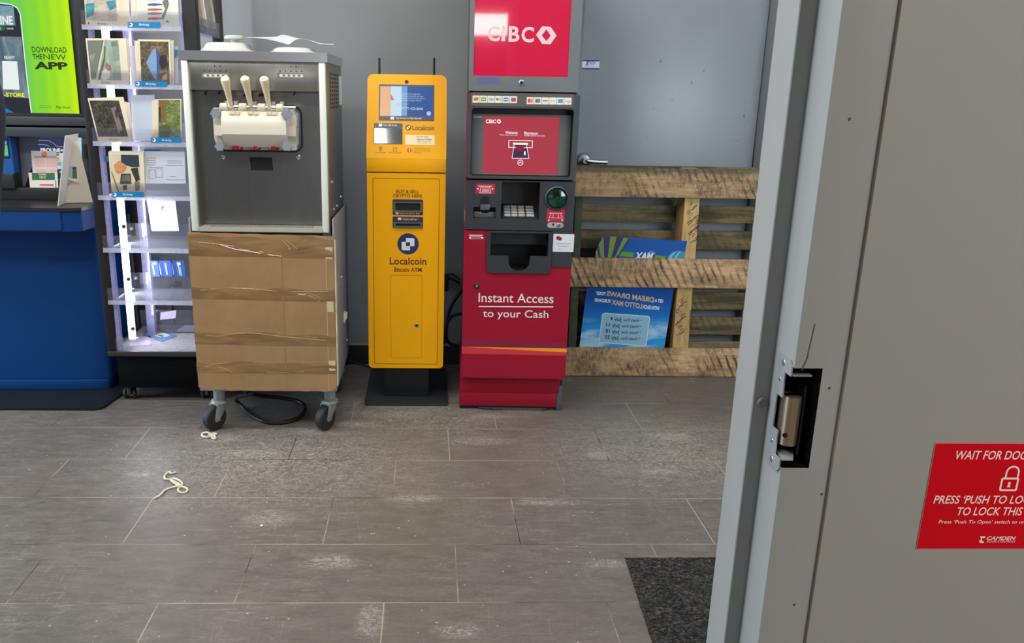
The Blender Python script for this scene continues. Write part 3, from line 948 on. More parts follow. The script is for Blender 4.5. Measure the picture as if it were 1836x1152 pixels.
MSIL = mat('silver_plastic', (190, 192, 194), 0.3, metal=0.4)
W = 0.449
zb = FA.rect(828, 660, 1015, 678)[1]
zt = FA.rect(833, 414, 1028, 500)[3]
zk = FA.rect(836, 324, 1030, 400)[3]
zs = FA.rect(839, 165, 1034, 300)[3]
ZTOP = 1.97
# carcass: the sides that show
def cshape(i, d0, d1, d2):
    return [(i, d0), (i + .008, d0), (i + .008, d1), (W - i - .008, d1), (W - i - .008, d0), (W - i, d0), (W - i, d2), (i, d2)]
bm = new(); prism(bm, FAP, cshape(0.004, 0.05, 0.19, 0.60), 0.012, zt - 0.004)
obj('cabinet', bm, mat('dark_grey_side', (58, 50, 54), 0.4), atm, bev=0.003)
bm = new(); prism(bm, FAP, cshape(0.006, 0.045, 0.16, 0.58), zt - 0.004, ZTOP - .02)
obj('upper_cabinet', bm, MSIDE, atm, bev=0.004)
for a0, a1 in ((0.0, 0.004),):
    bm = new(); prism(bm, FAP, [(a0, 0.012), (a1, 0.012), (a1, 0.05), (a0, 0.05)], zt + 0.01, zs)
    tr = obj('red_edge_trim', bm, mat('trim_red', (168, 40, 66), 0.35), atm)
    bm = new(); prism(bm, FAP, [(a0 - .0006, 0.0118), (a1 + .0006, 0.0118), (a1 + .0006, 0.04), (a0 - .0006, 0.04)], zt + 0.035, zt + 0.085)
    obj('orange_stripe', bm, mat('stripe_orange', (228, 142, 48), 0.4), tr)
# base
FB = FA.up(-0.036)
bm = new(); r = FB.rect(824, 678, 1000, 710); prism(bm, FB, rrect(-0.006, 0.078, 0.432, zb + 0.02), -0.45, 0); obj('plinth', bm, MREDB, atm, bev=0.002)
bm = new(); prism(bm, FB, rrect(-0.006, 0.016, 0.421, 0.0775), -0.45, 0.002); obj('plinth_cover', bm, MREDB, atm, bev=0.002)
bm = new(); prism(bm, FB, rrect(-0.004, 0.0, 0.43, 0.016), -0.44, -0.008); obj('foot_frame', bm, MBLK, atm)
bm = new(); prism(bm, FB, rrect(0.4215, 0.004, 0.444, 0.115), -0.08, 0.0); prism(bm, FB, rrect(0.427, 0.11, 0.436, 0.15), -0.05, -0.01); obj('side_bracket', bm, mat('bracket_grey', (96, 102, 108), 0.4, metal=.5), atm, bev=0.002)
bm = new(); prism(bm, FB, [(0.18, 0.002), (0.35, 0.002), (0.38, 0.009), (0.08, 0.009)], -0.02, 0.008); obj('anchor_plate', bm, mat('anchor_grey', (110, 112, 116), 0.35, metal=.7), atm)
# lower door with the cash outlet
ow = FA.rect(879.5, 417, 982.7, 486)
zsplit = FA.rect(830, 560, 1020, 600)[1]
bm = new()
hole_panel(bm, FA, (0, zsplit, W, zt), [(ow[0], ow[1], ow[2], ow[3])], -0.05, 0)
prism(bm, FA, rrect(0, zb, W, zsplit, (0.014, 0.014, 0, 0)), -0.05, 0)
dr = obj('door', bm, MRED, atm, smooth=20)
bm = new()
prism(bm, FA, rrect(ow[0] - .003, ow[1] - .003, ow[2] + .003, ow[3] + .003), -0.17, -0.15)
for q in ((ow[0] - .003, ow[1], ow[0] + .0015, ow[3]), (ow[2] - .0015, ow[1], ow[2] + .003, ow[3]), (ow[0], ow[3] - .0015, ow[2], ow[3] + .003), (ow[0], ow[1] - .003, ow[2], ow[1] + .0015)):
    prism(bm, FA, rrect(*q), -0.15, 0.001)
co = obj('cash_outlet', bm, MBLK, dr)
bm = new(); zz = FA.rect(880, 440, 982, 444); prism(bm, FA.up(-0.08), rrect(ow[0], zz[1], ow[2], zz[1] + 0.07), -0.01, 0); obj('outlet_shutter', bm, MCHAR, co)
# charcoal surround with its U shaped notch
oq = FA.rect(872.5, 414, 988, 489)
hq = FA.rect(879.4, 417, 982.7, 458)
uq = FA.rect(911.6, 458, 949, 485)
bm = new()
prism(bm, FA, [(oq[0], oq[3]), (oq[0], hq[3]), (oq[2], hq[3]), (oq[2], oq[3])], 0, 0.009)
prism(bm, FA, [(oq[0], hq[1]), (hq[0], hq[1]), (hq[0], hq[3]), (oq[0], hq[3])], 0, 0.009)
prism(bm, FA, [(hq[2], hq[1]), (oq[2], hq[1]), (oq[2], hq[3]), (hq[2], hq[3])], 0, 0.009)
ru = (uq[2] - uq[0]) / 2; cu_ = (uq[0] + uq[2]) / 2
R_ = 0.02
low = [(oq[0], hq[1])] + [(oq[0] + R_ - R_ * math.cos(t_), oq[1] + R_ - R_ * math.sin(t_)) for t_ in np.linspace(0, math.pi / 2, 7)]
low += [(oq[2] - R_ + R_ * math.sin(t_), oq[1] + R_ - R_ * math.cos(t_)) for t_ in np.linspace(0, math.pi / 2, 7)] + [(oq[2], hq[1]), (hq[2], hq[1]), (uq[2] + 0.002, hq[1])]
low += [(cu_ + ru * math.cos(t_), uq[1] + ru * 0.9 + ru * 0.9 * math.sin(t_)) for t_ in np.linspace(0, -math.pi, 13)] + [(uq[0] - 0.002, hq[1]), (hq[0], hq[1])]
prism(bm, FA, low, 0, 0.009)
obj('outlet_surround', bm, MCHAR, dr)
bm = new(); q = FA.rect(988.5, 414, 1029.5, 479); prism(bm, FA, rrect(q[0], q[1], W, q[3]), 0, 0.004); obj('charcoal_panel', bm, MCHAR, dr)
bm = new(); q = FA.rect(991.4, 419, 1028.7, 451); prism(bm, FA, rrect(*q), 0.004, 0.0048); lb = obj('advice_label', bm, mat('label_white', (214, 216, 222), 0.5), dr)
txt(lb, mat('label_print', (120, 70, 84), 0.6), FA, [('\u25a1', 996, 434.5, 999, 437.5), ('MAINTENANT DES BILLETS', 1000, 435, 1023, 437), ('NOW DISPENSING BILLS', 1000, 440, 1020, 442), ('Merci!', 1000, 445, 1009, 447)], 0.0052)
bm = new(); flat(bm, FA, circ(*FA.px(1000.5, 426), 0.0085, 16), 0.0051); flat(bm, FA, circ(*FA.px(1004, 427.5), 0.0075, 16), 0.0053); obj('red_bubble', bm, mat('bubble_red', (140, 22, 52), 0.5), lb)
bm = new()
line(bm, FA, 841, 421.5, 865, 421.5, 1.6, 0.0008); flat(bm, FA, FA.pts((842, 424), (863, 424), (866, 428), (841, 428)), 0.0007)
flat(bm, FA, FA.pts((863, 424.2), (868, 425.8), (863, 427.8)), 0.0009)
obj('cash_icon', bm, MWHT, dr, keep=True)
bm = new(); flat(bm, FA, FA.pts((845, 425), (862, 425), (864, 427.2), (843, 427.2)), 0.0010); obj('icon_note', bm, MRED, dr)
txt(dr, MWHT, FA, [('Instant Access', 858, 525.7, 992.5, 542.3, 0.004), ('to your Cash', 866, 555.3, 983.3, 573, 0.004)], 0.0008)
bm = new(); line(bm, FA, 858, 549, 992, 549.6, 2.2, 0.0008); obj('white_rule', bm, MWHT, dr)
q = FA.rect(829, 622.5, 1016, 635.5)
bm = new(); prism(bm, FA, rrect(0.0003, q[1], W - .0003, q[3]), 0, 0.0008); st_ = obj('red_stripe', bm, mat('stripe_red', (206, 52, 60), 0.4), dr)
bm = new(); flat(bm, FA, [(0.03, q[3] - 0.002), (W - .0004, q[3] - 0.018), (W - .0004, q[3] - 0.0005), (0.03, q[3] - 0.001)], 0.0011); obj('orange_wedge', bm, mat('wedge_orange', (236, 150, 44), 0.4), st_)
bm = new(); q2 = FA.rect(830, 611, 1016, 622.5); flat(bm, FA, [(0.001, q2[1]), (W - .001, q2[1]), (W - .001, q2[3] - .004), (0.001, q2[3] + .004)], 0.0006); obj('plum_stripe', bm, mat('stripe_plum', (134, 24, 58), 0.4), st_)
def lock(parent, f, x, y, r, m1, m2, h=0.0):
    a, b = f.px(x, y)
    bm = new(); lathe(bm, f.w(a, b, h), f.n, [(r, 0), (r, 0.003), (r * .78, 0.0045), (r * .68, 0.002), (0, 0.002)], 20)
    l = obj('lock', bm, m1, parent)
    bm = new(); lathe(bm, f.w(a, b, h + .002), f.n, [(r * .55, 0), (r * .5, 0.0012), (0, 0.0012)], 16); obj('lock_core', bm, m2, l)
lock(dr, FA, 855, 512, 0.0125, mat('lock_dark', (44, 44, 46), 0.35, metal=.6), MCHROME)
# keypad section
FK = FA
kq = FK.rect(898.5, 330, 967, 392.5)
kq = (kq[0], kq[1], kq[2], zk - 0.004)
rq = FK.rect(848.5, 371, 888.5, 391)
bm = new(); hole_panel(bm, FK, (0.002, zt + 0.004, W - 0.002, zk), [kq, rq], -0.05, 0.004)
kp_ = obj('keypad_panel', bm, MCHAR, atm, smooth=20)
bm = new()
prism(bm, FK, rrect(kq[0] - .01, kq[1], kq[2] + .01, kq[3] + .03), -0.13, -0.115)
FKS = Face((0, 0, 0), FK.ux, FK.n)
prism(bm, FK, rrect(kq[0] - .004, kq[1], kq[0], kq[3]), -0.12, 0.0); prism(bm, FK, rrect(kq[2], kq[1], kq[2] + .004, kq[3]), -0.12, 0.0)
prism(bm, FK, rrect(kq[0], kq[3], kq[2], kq[3] + .003), -0.12, 0.0)
# sloping tray that carries the keys
v = [FK.w(kq[0], kq[1], 0.0), FK.w(kq[2], kq[1], 0.0), FK.w(kq[2], kq[1] + 0.048, -0.118), FK.w(kq[0], kq[1] + 0.048, -0.118)]
bm.faces.new([bm.verts.new(p) for p in v])
obj('keypad_recess', bm, mat('recess_grey', (36, 37, 40), 0.5), kp_, smooth=0)
FT = Face(FK.w(0, kq[1], 0.0), FK.ux, (FK.w(0, kq[1] + .048, -0.118) - FK.w(0, kq[1], 0)))
a0, a1 = FT.px(901, 386)[0], FT.px(960, 386)[0]
tl_ = 0.096
bm = new(); prism(bm, FT, rrect(a0, 0.010, a1, 0.010 + tl_, 0.003), 0, 0.004); pad = obj('keypad', bm, mat('pad_grey', (92, 92, 90), 0.35, metal=.6), kp_, bev=.0008)
MKEY = mat('key_silver', (206, 204, 198), 0.35, metal=0.25)
cols = ((0.05, 0.24), (0.27, 0.45), (0.48, 0.67), (0.72, 0.95))
for rI in range(4):
    for c0, c1 in cols:
        bm = new()
        b0_ = 0.010 + tl_ * (0.05 + 0.24 * rI)
        prism(bm, FT, rrect(a0 + (a1 - a0) * c0, b0_, a0 + (a1 - a0) * c1, b0_ + tl_ * 0.155, 0.004), 0.004, 0.0065)
        bevel(bm, 0.0012, 1)
        obj('key', bm, MKEY, pad)
bm = new(); q = FK.rect(853, 329, 887.6, 347.5); prism(bm, FK, rrect(*q, 0.003), 0.004, 0.0048); rs = obj('receipt_sticker', bm, mat('sticker_red', (176, 34, 54), 0.45), kp_)
bm = new()
line(bm, FK, 858, 333.3, 882, 333.5, 1.3, 0.0052)
for a, b, c, d in ((863, 334, 860, 345), (877.5, 334, 880, 345), (860, 345, 880, 345.3)):
    line(bm, FK, a, b, c, d, 1.0, 0.0052)
for y in (336, 338.4, 340.7, 343):
    line(bm, FK, 864, y, 877, y + .2, 0.8, 0.0052)
for x in (857, 883):
    flat(bm, FK, circ(*FK.px(x, 338), 0.0032, 12), 0.0052)
obj('receipt_icon', bm, MWHT, rs, keep=True)
# receipt slot with thumb hole
bm = new()
prism(bm, FK, rrect(rq[0] - .003, rq[1] - .003, rq[2] + .003, rq[3] + .003), -0.06, -0.048)
obj('receipt_recess', bm, MBLK, kp_)
bm = new(); c_ = FK.px(869, 360.5); arch = [(c_[0] + .0205 * math.cos(t_), c_[1] + .0205 * math.sin(t_)) for t_ in np.linspace(-.25, math.pi + .25, 15)]
flat(bm, FK, [(c_[0] - .0205, rq[3])] + arch[::-1] + [(c_[0] + .0205, rq[3])], 0.0046); obj('thumb_hole', bm, MBLK, kp_)
bm = new(); q = FK.rect(849.5, 380, 888, 390.5)
cmid = (q[0] + q[2]) / 2
prism(bm, FK.up(-0.012), [(q[0], q[1]), (q[2], q[1]), (q[2], q[3]), (cmid + .016, q[3]), (cmid + .012, q[3] - .006), (cmid - .012, q[3] - .006), (cmid - .016, q[3]), (q[0], q[3])], -0.03, 0.0)
q3 = FK.rect(861, 366, 878, 375); prism(bm, FK, rrect(*q3, 0.002), 0.001, 0.016)
obj('receipt_slot', bm, mat('slot_metal', (120, 122, 122), 0.3, metal=.6), kp_, bev=0.001)
# card reader
c_ = FK.px(998, 355)
bm = new(); lathe(bm, FK.w(c_[0], c_[1], 0.003), FK.n, [(0.049, 0), (0.049, 0.006), (0.044, 0.010), (0.041, 0.004), (0.041, -.002)], 36); cr = obj('card_reader', bm, MCHAR2, kp_)
bm = new(); lathe(bm, FK.w(c_[0], c_[1], 0.003), FK.n, [(0.041, 0), (0.041, 0.004), (0.035, 0.012), (0.02, 0.016), (0.0, 0.017)], 36)
mg = mat('green_lens', (4, 58, 42), 0.06, spec=0.6, coat=1.0, var=0.6, vscale=40); obj('green_lens', bm, mg, cr)
bm = new(); prism(bm, FK, rrect(c_[0] - .018, c_[1] - .004, c_[0] + .014, c_[1] + .036, 0.004), 0.008, 0.0195); obj('reader_bridge', bm, mat('reader_black', (12, 20, 18), 0.2), cr, bev=.002)
bm = new(); prism(bm, FK, rrect(c_[0] - .034, c_[1] - .0025, c_[0] + .034, c_[1] + .0025), 0.008, 0.0205); obj('card_slot', bm, MBLK, cr)
bm = new(); q = FK.rect(980, 374, 1012, 398); prism(bm, FK, rrect(*q, 0.003), 0.004, 0.0048); cs = obj('card_sticker', bm, mat('sticker_red', (176, 34, 54), 0.45), kp_)
bm = new()
line(bm, FK, 984.5, 381.5, 1008, 381.8, 1.3, 0.0052)
for a, b, c, d in ((988, 382, 984.5, 390), (1004.5, 382, 1008, 390.5), (984.5, 390, 1008, 390.5), (992, 383, 991, 389.5), (1000, 383, 1001.5, 389.7)):
    line(bm, FK, a, b, c, d, 0.9, 0.0052)
for x in (983.8, 1007.6):
    flat(bm, FK, circ(*FK.px(x, 394), 0.0036, 12), 0.0052)
obj('card_icon', bm, mat('icon_pink', (240, 196, 200), 0.5), cs, keep=True)
bm = new(); q = FK.rect(981, 398.5, 1010, 408); prism(bm, FK, rrect(*q, 0.0105, 8), 0.004, 0.0055); ov = obj('silver_badge', bm, MSIL, kp_)
bm = new(); lathe(bm, FK.w(*FK.px(1001.5, 403), 0.0055), FK.n, [(0.008, 0), (0.008, 0.002), (0.006, 0.004), (0, 0.004)], 20); obj('jack_ring', bm, MCHROME, ov)
bm = new(); lathe(bm, FK.w(*FK.px(991.5, 402), 0.0055), FK.n, [(0.005, 0), (0.004, 0.001), (0, 0.0005)], 16); obj('jack_hole', bm, mat('jack_dark', (70, 70, 68), 0.3, metal=.6), ov)
for q in ((856, 397, 882, 406), (919, 398, 945, 407)):
    bm = new(); q = FK.rect(*q); ring(bm, FK, rrect(*q, 0.004), rrect(q[0] + .0008, q[1] + .0008, q[2] - .0008, q[3] - .0008, 0.0034), 0.0035, 0.0047); obj('blank_outline', bm, MCHAR2, kp_)
# screen section
FZ = FA.up(0.010)
bq = (0.004, FZ.rect(838, 163, 1031, 321)[1], W - 0.003, zs - 0.004)
iq = FZ.rect(844.5, 194.5, 1026.5, 317)
bm = new()
ring(bm, FZ, rrect(*bq, 0.014, 6), rrect(*iq, 0.012, 6), -0.06, 0.0); bevel(bm, 0.004, 2, 50)
bz = obj('screen_bezel', bm, MCHAR2, atm)
bm = new(); prism(bm, FZ, rrect(bq[0] + .003, bq[1] + .003, bq[2] - .003, bq[3] - .003, 0.012), -0.07, -0.055)
obj('bezel_back', bm, MBLK, bz)
q = FZ.rect(844.7, 167, 1028, 190.5)
bm = new(); ring(bm, FZ, rrect(*q, 0.006), rrect(q[0] + .0015, q[1] + .0015, q[2] - .0015, q[3] - .0015, 0.005), -0.001, 0.0012); obj('logo_strip_rim', bm, mat('strip_rim', (110, 108, 104), 0.4), bz)
bm = new(); prism(bm, FZ, rrect(q[0] + .0015, q[1] + .0015, q[2] - .0015, q[3] - .0015, 0.005), -0.001, 0.0004); obj('logo_strip', bm, mat('strip_brown', (92, 86, 80), 0.4), bz)
MSTK = mat('card_sticker_white', (232, 226, 214), 0.5)
names = [('interac', (232, 160, 52)), ('green', (88, 160, 84)), ('VISA', (70, 66, 80)), ('PLUS', (80, 76, 74)), ('blue', (74, 120, 186)), ('mastro', (84, 110, 180)), ('mc', (214, 110, 70)), ('jcb', (90, 130, 140)), ('dash', (120, 96, 76)), ('disc', (150, 150, 150)), ('amex', (82, 148, 200)), ('tick', (200, 110, 60))]
for i in range(12):
    x0_ = 847 + i * 13.4 if i < 6 else 944 + (i - 6) * 13.5
    y0_ = 171.2 + 0.45 * (i if i < 6 else i - 6) * .5 + (0 if i < 6 else 2.8)
    bm = new(); q = FZ.rect(x0_ + .3, y0_, x0_ + 13, y0_ + 12.6); prism(bm, FZ, rrect(*q), 0.0004, 0.0009); s_ = obj('card_scheme_sticker', bm, MSTK, bz)
    n_, c_ = names[i]
    mm = mat('scheme_' + n_, c_, 0.5)
    if n_ in ('VISA', 'PLUS'):
        txt(s_, mm, FZ, [(n_, x0_ + (2 if n_ == 'VISA' else 6), y0_ + 4, x0_ + 11.5, y0_ + 8.5, 0.01)], 0.0012)
        if n_ == 'PLUS':
            bm = new(); flat(bm, FZ, FZ.pts((x0_ + 2, y0_ + 6), (x0_ + 4, y0_ + 3.5), (x0_ + 6, y0_ + 6), (x0_ + 4, y0_ + 8.5)), 0.0011); obj('scheme_mark', bm, mm, s_)
    elif n_ in ('dash', 'disc', 'tick'):
        bm = new(); line(bm, FZ, x0_ + 2, y0_ + 6, x0_ + 11, y0_ + 6.2, 2.0 if n_ == 'dash' else 1.2, 0.0012)
        if n_ == 'tick':
            line(bm, FZ, x0_ + 6, y0_ + 9.3, x0_ + 11, y0_ + 7.6, 1.2, 0.00125)
        obj('scheme_mark', bm, mm, s_)
    else:
        bm = new(); q = FZ.rect(x0_ + 2.2, y0_ + 2.8, x0_ + 11, y0_ + 9.8); flat(bm, FZ, rrect(*q, 0.002), 0.0011); k_ = obj('scheme_mark', bm, mm, s_)
        if n_ in ('mc', 'mastro', 'jcb'):
            for xx, cc in ((5, (206, 60, 64)), (8.2, (226, 160, 70) if n_ == 'mc' else (70, 140, 170) if n_ == 'jcb' else (200, 70, 84))):
                bm = new(); flat(bm, FZ, circ(*FZ.px(x0_ + xx, y0_ + 6.2), 0.0055, 14), 0.0013 + xx * .00002); obj('scheme_disc', bm, mat('disc_%d_%d' % cc[:2], cc, 0.5), k_)
        elif n_ == 'interac':
            bm = new(); line(bm, FZ, x0_ + 3, y0_ + 7.5, x0_ + 10.5, y0_ + 4.6, 1.6, 0.0013); obj('scheme_stroke', bm, mat('interac_dark', (120, 80, 40), 0.5), k_)
        elif n_ in ('green', 'blue'):
            bm = new(); line(bm, FZ, x0_ + 3.2, y0_ + 6.2, x0_ + 10.2, y0_ + 6.4, 1.8, 0.0013); obj('scheme_stroke', bm, MSTK, k_)
FSC = FA.up(-0.030)
q = FSC.rect(845, 205, 1022, 314); scq = FSC.rect(866.6, 208.8, 1001.4, 311.7)
bm = new(); ring(bm, FSC, rrect(*q, 0.006), rrect(scq[0], scq[1], scq[2], scq[3], 0.0012), -0.012, 0.0); scf = obj('screen_frame', bm, mat('screen_frame_grey', (94, 95, 94), 0.5), bz, bev=.001)
bm = new(); prism(bm, FSC, rrect(scq[0] - .002, scq[1] - .002, scq[2] + .002, scq[3] + .002), -0.010, -0.005); scr = obj('screen', bm, screen_mat('screen_red', (184, 58, 74), 0.85), bz, label='lit red welcome screen')
FQ = FSC.up(-0.005)
MSW = screen_mat('screen_white', (250, 244, 246), 0.95)
MSP = screen_mat('screen_plum', (74, 40, 80), 0.8)
MSR = screen_mat('screen_dark_red', (150, 26, 56), 0.8)
def hexlogo(bm, f, x0, y0, x1, y1, h, inner=True):
    """six sided outline with a diamond cut out"""
    fx = lambda u_, v_: f.px(x0 + (x1 - x0) * u_, y0 + (y1 - y0) * v_)
    O = [fx(0, .47), fx(.30, 0), fx(.5, .013), fx(.71, .027), fx(1, .52), fx(.70, 1), fx(.5, .99), fx(.30, .984)]
    I = [fx(.28, .51), fx(.40, .33), fx(.5, .17), fx(.61, .34), fx(.71, .52), fx(.62, .67), fx(.5, .82), fx(.40, .68)]
    for i in range(8):
        j = (i + 1) % 8
        flat(bm, f, [O[i], O[j], I[j], I[i]], h)
txt(scr, MSW, FQ, [('CIBC', 871, 214, 889.5, 220.8, 0.03), ('Welcome', 906, 235, 928, 240, 0.02), ('Please insert your card', 896, 240.8, 928, 243.3, 0.01), ('Bienvenue', 940, 236, 964, 241, 0.02), ('Veuillez ins\u00e9rer votre carte', 940, 241.8, 977, 244.2, 0.01)], 0.0005)
bm = new(); hexlogo(bm, FQ, 890.5, 213.8, 898.5, 221.5, 0.0005); obj('screen_logo', bm, MSW, scr, keep=True)
bm = new()
q = FQ.rect(911.5, 251.3, 955, 265); 
ring(bm, FQ, rrect(*q), rrect(q[0] + .003, q[1] + .003, q[2] - .003, q[3] - .003), 0.0001, 0.0005)
q = FQ.rect(919.5, 256, 947, 259.5); prism(bm, FQ, rrect(*q, .003), 0.0001, 0.0006)
for a, b, c, d in ((922, 259, 918, 283.5), (944, 259.5, 948.3, 283.8), (918, 283.5, 948.3, 283.8)):
    line(bm, FQ, a, b, c, d, 1.0, 0.0007)
c_ = FQ.px(933, 291.3); ring(bm, FQ, circ(*c_, 0.0118, 24), circ(*c_, 0.0092, 24), 0.0002, 0.0006)
line(bm, FQ, 930.6, 292.5, 933, 289.6, 1.1, 0.0007); line(bm, FQ, 933, 289.6, 935.4, 292.5, 1.1, 0.0007)
obj('card_slot_icon', bm, MSW, scr, keep=True)
bm = new(); flat(bm, FQ, FQ.pts((922, 259), (944, 259.5), (948, 283.6), (918, 283.4)), 0.0004); cd = obj('card_picture', bm, MSP, scr)
bm = new(); flat(bm, FQ, FQ.pts((923, 266), (928, 262), (936, 262), (942, 266.5), (936, 271.5), (929, 271)), 0.0006); obj('card_emblem', bm, MSR, cd)
txt(cd, MSW, FQ, [('I', 939.5, 271, 942.5, 278, 0.02)], 0.0007)
txt(scf, mat('frame_print', (214, 210, 204), 0.5), FSC, [('NCR', 855.5, 208, 864.5, 211, 0.02)], 0.0006)
bm = new(); ring(bm, FSC, circ(*FSC.px(852.2, 209.5), 0.0045, 12), circ(*FSC.px(852.2, 209.5), 0.003, 12), 0.0002, 0.0006); obj('maker_mark', bm, mat('frame_print', (214, 210, 204), 0.5), scf, keep=True)
# top sign
FG = FA.up(0.0)
sq = (0.006, FG.rect(838, 100, 1033, 164)[1], W - 0.012, ZTOP)
gq = FG.rect(850, 20, 1021, 137)
gq = (gq[0], gq[1], gq[2], ZTOP - 0.05)
bm = new(); ring(bm, FG, rrect(*sq, (0.006, .006, .02, .02)), rrect(*gq), -0.06, 0.0); bevel(bm, 0.003, 2, 50); sg = obj('sign_housing', bm, MGREYH, atm)
bm = new(); prism(bm, FG, rrect(gq[0] - .002, gq[1] - .002, gq[2] + .002, gq[3] + .002), -0.012, -0.004)
MSIGN = mat('sign_red', (206, 22, 66), 0.03, spec=0.6, coat=0.3)
sp_ = obj('sign_panel', bm, MSIGN, sg, label='glossy red sign panel')
FGP = FG.up(-0.004)
MSL = mat('sign_letters', (232, 196, 198), 0.35)
for s_, a, b, c, d in (('C', 874.6, 46.3, 896.2, 74.2), ('I', 899.5, 46.5, 906, 74), ('B', 912, 47, 931.6, 75), ('C', 935, 48, 957.4, 76.2)):
    txt(sp_, MSL, FGP, [(s_, a, b, c, d, 0.028)], 0.0006)
bm = new(); hexlogo(bm, FGP, 961, 47.2, 998, 79.2, 0.0006); obj('sign_emblem', bm, MSL, sp_, keep=True)
bm = new(); prism(bm, FG, rrect(*FG.rect(856, 138.5, 895, 150)), 0, 0.0006); obj('blue_sticker', bm, mat('sticker_slate', (92, 98, 142), 0.5), sg)
lock(sg, FG, 935, 148.5, 0.0115, MCHROME, mat('lock_black', (20, 20, 20), 0.4))

# ================================================================== yellow kiosk
MYEL = mat('kiosk_yellow', (244, 172, 6), 0.42, spec=0.25, bump=0.03, bscale=500)
MPUR = mat('plate_indigo', (52, 46, 72), 0.4)
MINK = mat('print_maroon', (84, 30, 26), 0.6)
MINKN = mat('print_navy_logo', (36, 42, 96), 0.5)
ye = thing('crypto_kiosk', 'slim yellow cryptocurrency kiosk on a black foot between the silver machine and red bank machine', 'kiosk', (1.04, 1.6, 0))
FYL = FY(1.52)
x0y, x1y = 0.8745, 1.2025
zc0, zc1 = 0.163, 1.0165
# dark foot and column
bm = new()
prof2 = [(1.478, 0.0), (1.478, 0.010), (1.483, 0.013), (1.96, 0.013), (1.96, 0.0)]
prism(bm, Face((0, 0, 0), (1, 0, 0), (0, 1, 0)), rrect(0.855, 1.478, 1.226, 1.965, 0.012), 0.0, 0.013); bevel(bm, 0.003, 2)
MFOOT = mat('foot_black', (44, 47, 51), 0.4)
obj('foot_plate', bm, MFOOT, ye)
bm = new(); box(bm, 0.938, 1.566, 0.013, 1.139, 1.69, 0.75); obj('column', bm, mat('column_black', (26, 27, 29), 0.45), ye, bev=.004)
# lower cabinet: shell, panel, small door
bm = new(); prism(bm, FYL, rrect(x0y, zc0, x1y, zc1, (0.018, 0.018, 0.004, 0.004), 6), -0.045, 0.0); bevel(bm, 0.0035, 2, 60)
cb = obj('cabinet', bm, MYEL, ye)
MGAP = mat('panel_gap', (96, 62, 6), 0.8)
def panel(name, parent, f, q, r, h, m, gap=0.0022):
    bm = new(); ring(bm, f, rrect(q[0] - gap, q[1] - gap, q[2] + gap, q[3] + gap, r + gap), rrect(*q, r), h - 0.0003, h + 0.00015)
    bm2 = new(); prism(bm2, f, rrect(*q, r), h - 0.001, h + 0.0012); bevel(bm2, 0.0008, 1, 60)
    o = obj(name, bm2, m, parent)
    obj('panel_gap', bm, MGAP, o)
    return o
q = FYL.rect(670.5, 320.5, 785.5, 651.5)
fpn = panel('front_panel', cb, FYL, q, 0.003, 0.0, MYEL)
FY2 = FYL.up(0.0012)
q = FYL.rect(701, 493.5, 756, 640.5)
sdr = panel('service_door', cb, FYL, q, 0.001, 0.0012, MYEL, 0.0012)
lock(sdr, FY2, 747, 582.5, 0.0085, MCHROME, mat('lock_dark', (44, 44, 46), 0.35, metal=.6), 0.001)
txt(fpn, MINK, FY2, [('BUY & SELL', 710.3, 340.2, 751.2, 346.2, 0.016), ('CRYPTO HERE', 704.9, 347.8, 757, 354, 0.016), ('Localcoin', 698.8, 461.3, 764.3, 474.2, 0.014), ('Bitcoin ATM', 706.8, 479.5, 756.1, 487, 0.014)], 0.0006)
c_ = FY2.px(731.7, 437)
bm = new(); prism(bm, FY2, circ(*c_, 0.0455, 40), 0, 0.0006); lg = obj('logo_disc', bm, MINKN, fpn)
MLG = mat('logo_white', (226, 226, 222), 0.5)
k_ = 0.0023
def lpts(*p):
    return [(c_[0] + a * k_, c_[1] + b * k_) for a, b in p]
bm = new()
flat(bm, FY2, lpts((-4, 11), (9, 11), (10.6, 10.4), (11.6, 8.6), (11.6, -4), (3.6, -4), (3.6, 3.4), (-4, 3.4)), 0.0009); o_ = obj('logo_square', bm, MLG, lg, keep=True)
bm = new(); flat(bm, FY2, lpts((3.6, -4), (3.6, -12), (-9, -12), (-11, -11.3), (-12, -9), (-12, 4), (-4, 4), (-4, -4)), 0.00095); obj('logo_square', bm, MLG, lg, keep=True)
# bill slots
def billslot(q, oq_, words, wq, iq_):
    r = FY2.rect(*q)
    bm = new(); prism(bm, FY2, rrect(*r, 0.004), 0, 0.0008); pl = obj('slot_plate', bm, MPUR, fpn)
    o4 = FY2.rect(*oq_)
    bm = new(); ring(bm, FY2, rrect(*o4, 0.002), rrect(o4[0] + .008, o4[1] + .0075, o4[2] - .008, o4[3] - .005, 0.001), 0.0008, 0.008); bevel(bm, 0.002, 2, 50)
    obj('slot_frame', bm, mat('slot_steel', (128, 128, 118), 0.3, metal=.7), pl)
    bm = new(); flat(bm, FY2, rrect(o4[0] + .006, o4[1] + .004, o4[2] - .006, o4[3] - .004), 0.0012); obj('slot_mouth', bm, MBLK, pl)
    txt(pl, MWHT, FY2, [(words, *wq)], 0.0014)
    bm = new(); flat(bm, FY2, rrect(*FY2.rect(*iq_), 0.001), 0.0013); obj('slot_icon', bm, MWHT, pl)
billslot((704, 357.3, 758.5, 385.3), (705.5, 361.5, 757, 380), 'Insert one bill at a time', (717, 380.6, 752.5, 384), (709, 380, 715, 384))
billslot((704, 388.3, 758.5, 408.6), (705.5, 398, 757, 407.6), 'Collect cash here', (722, 390.6, 748.5, 394.4), (713.3, 390, 719.5, 394))
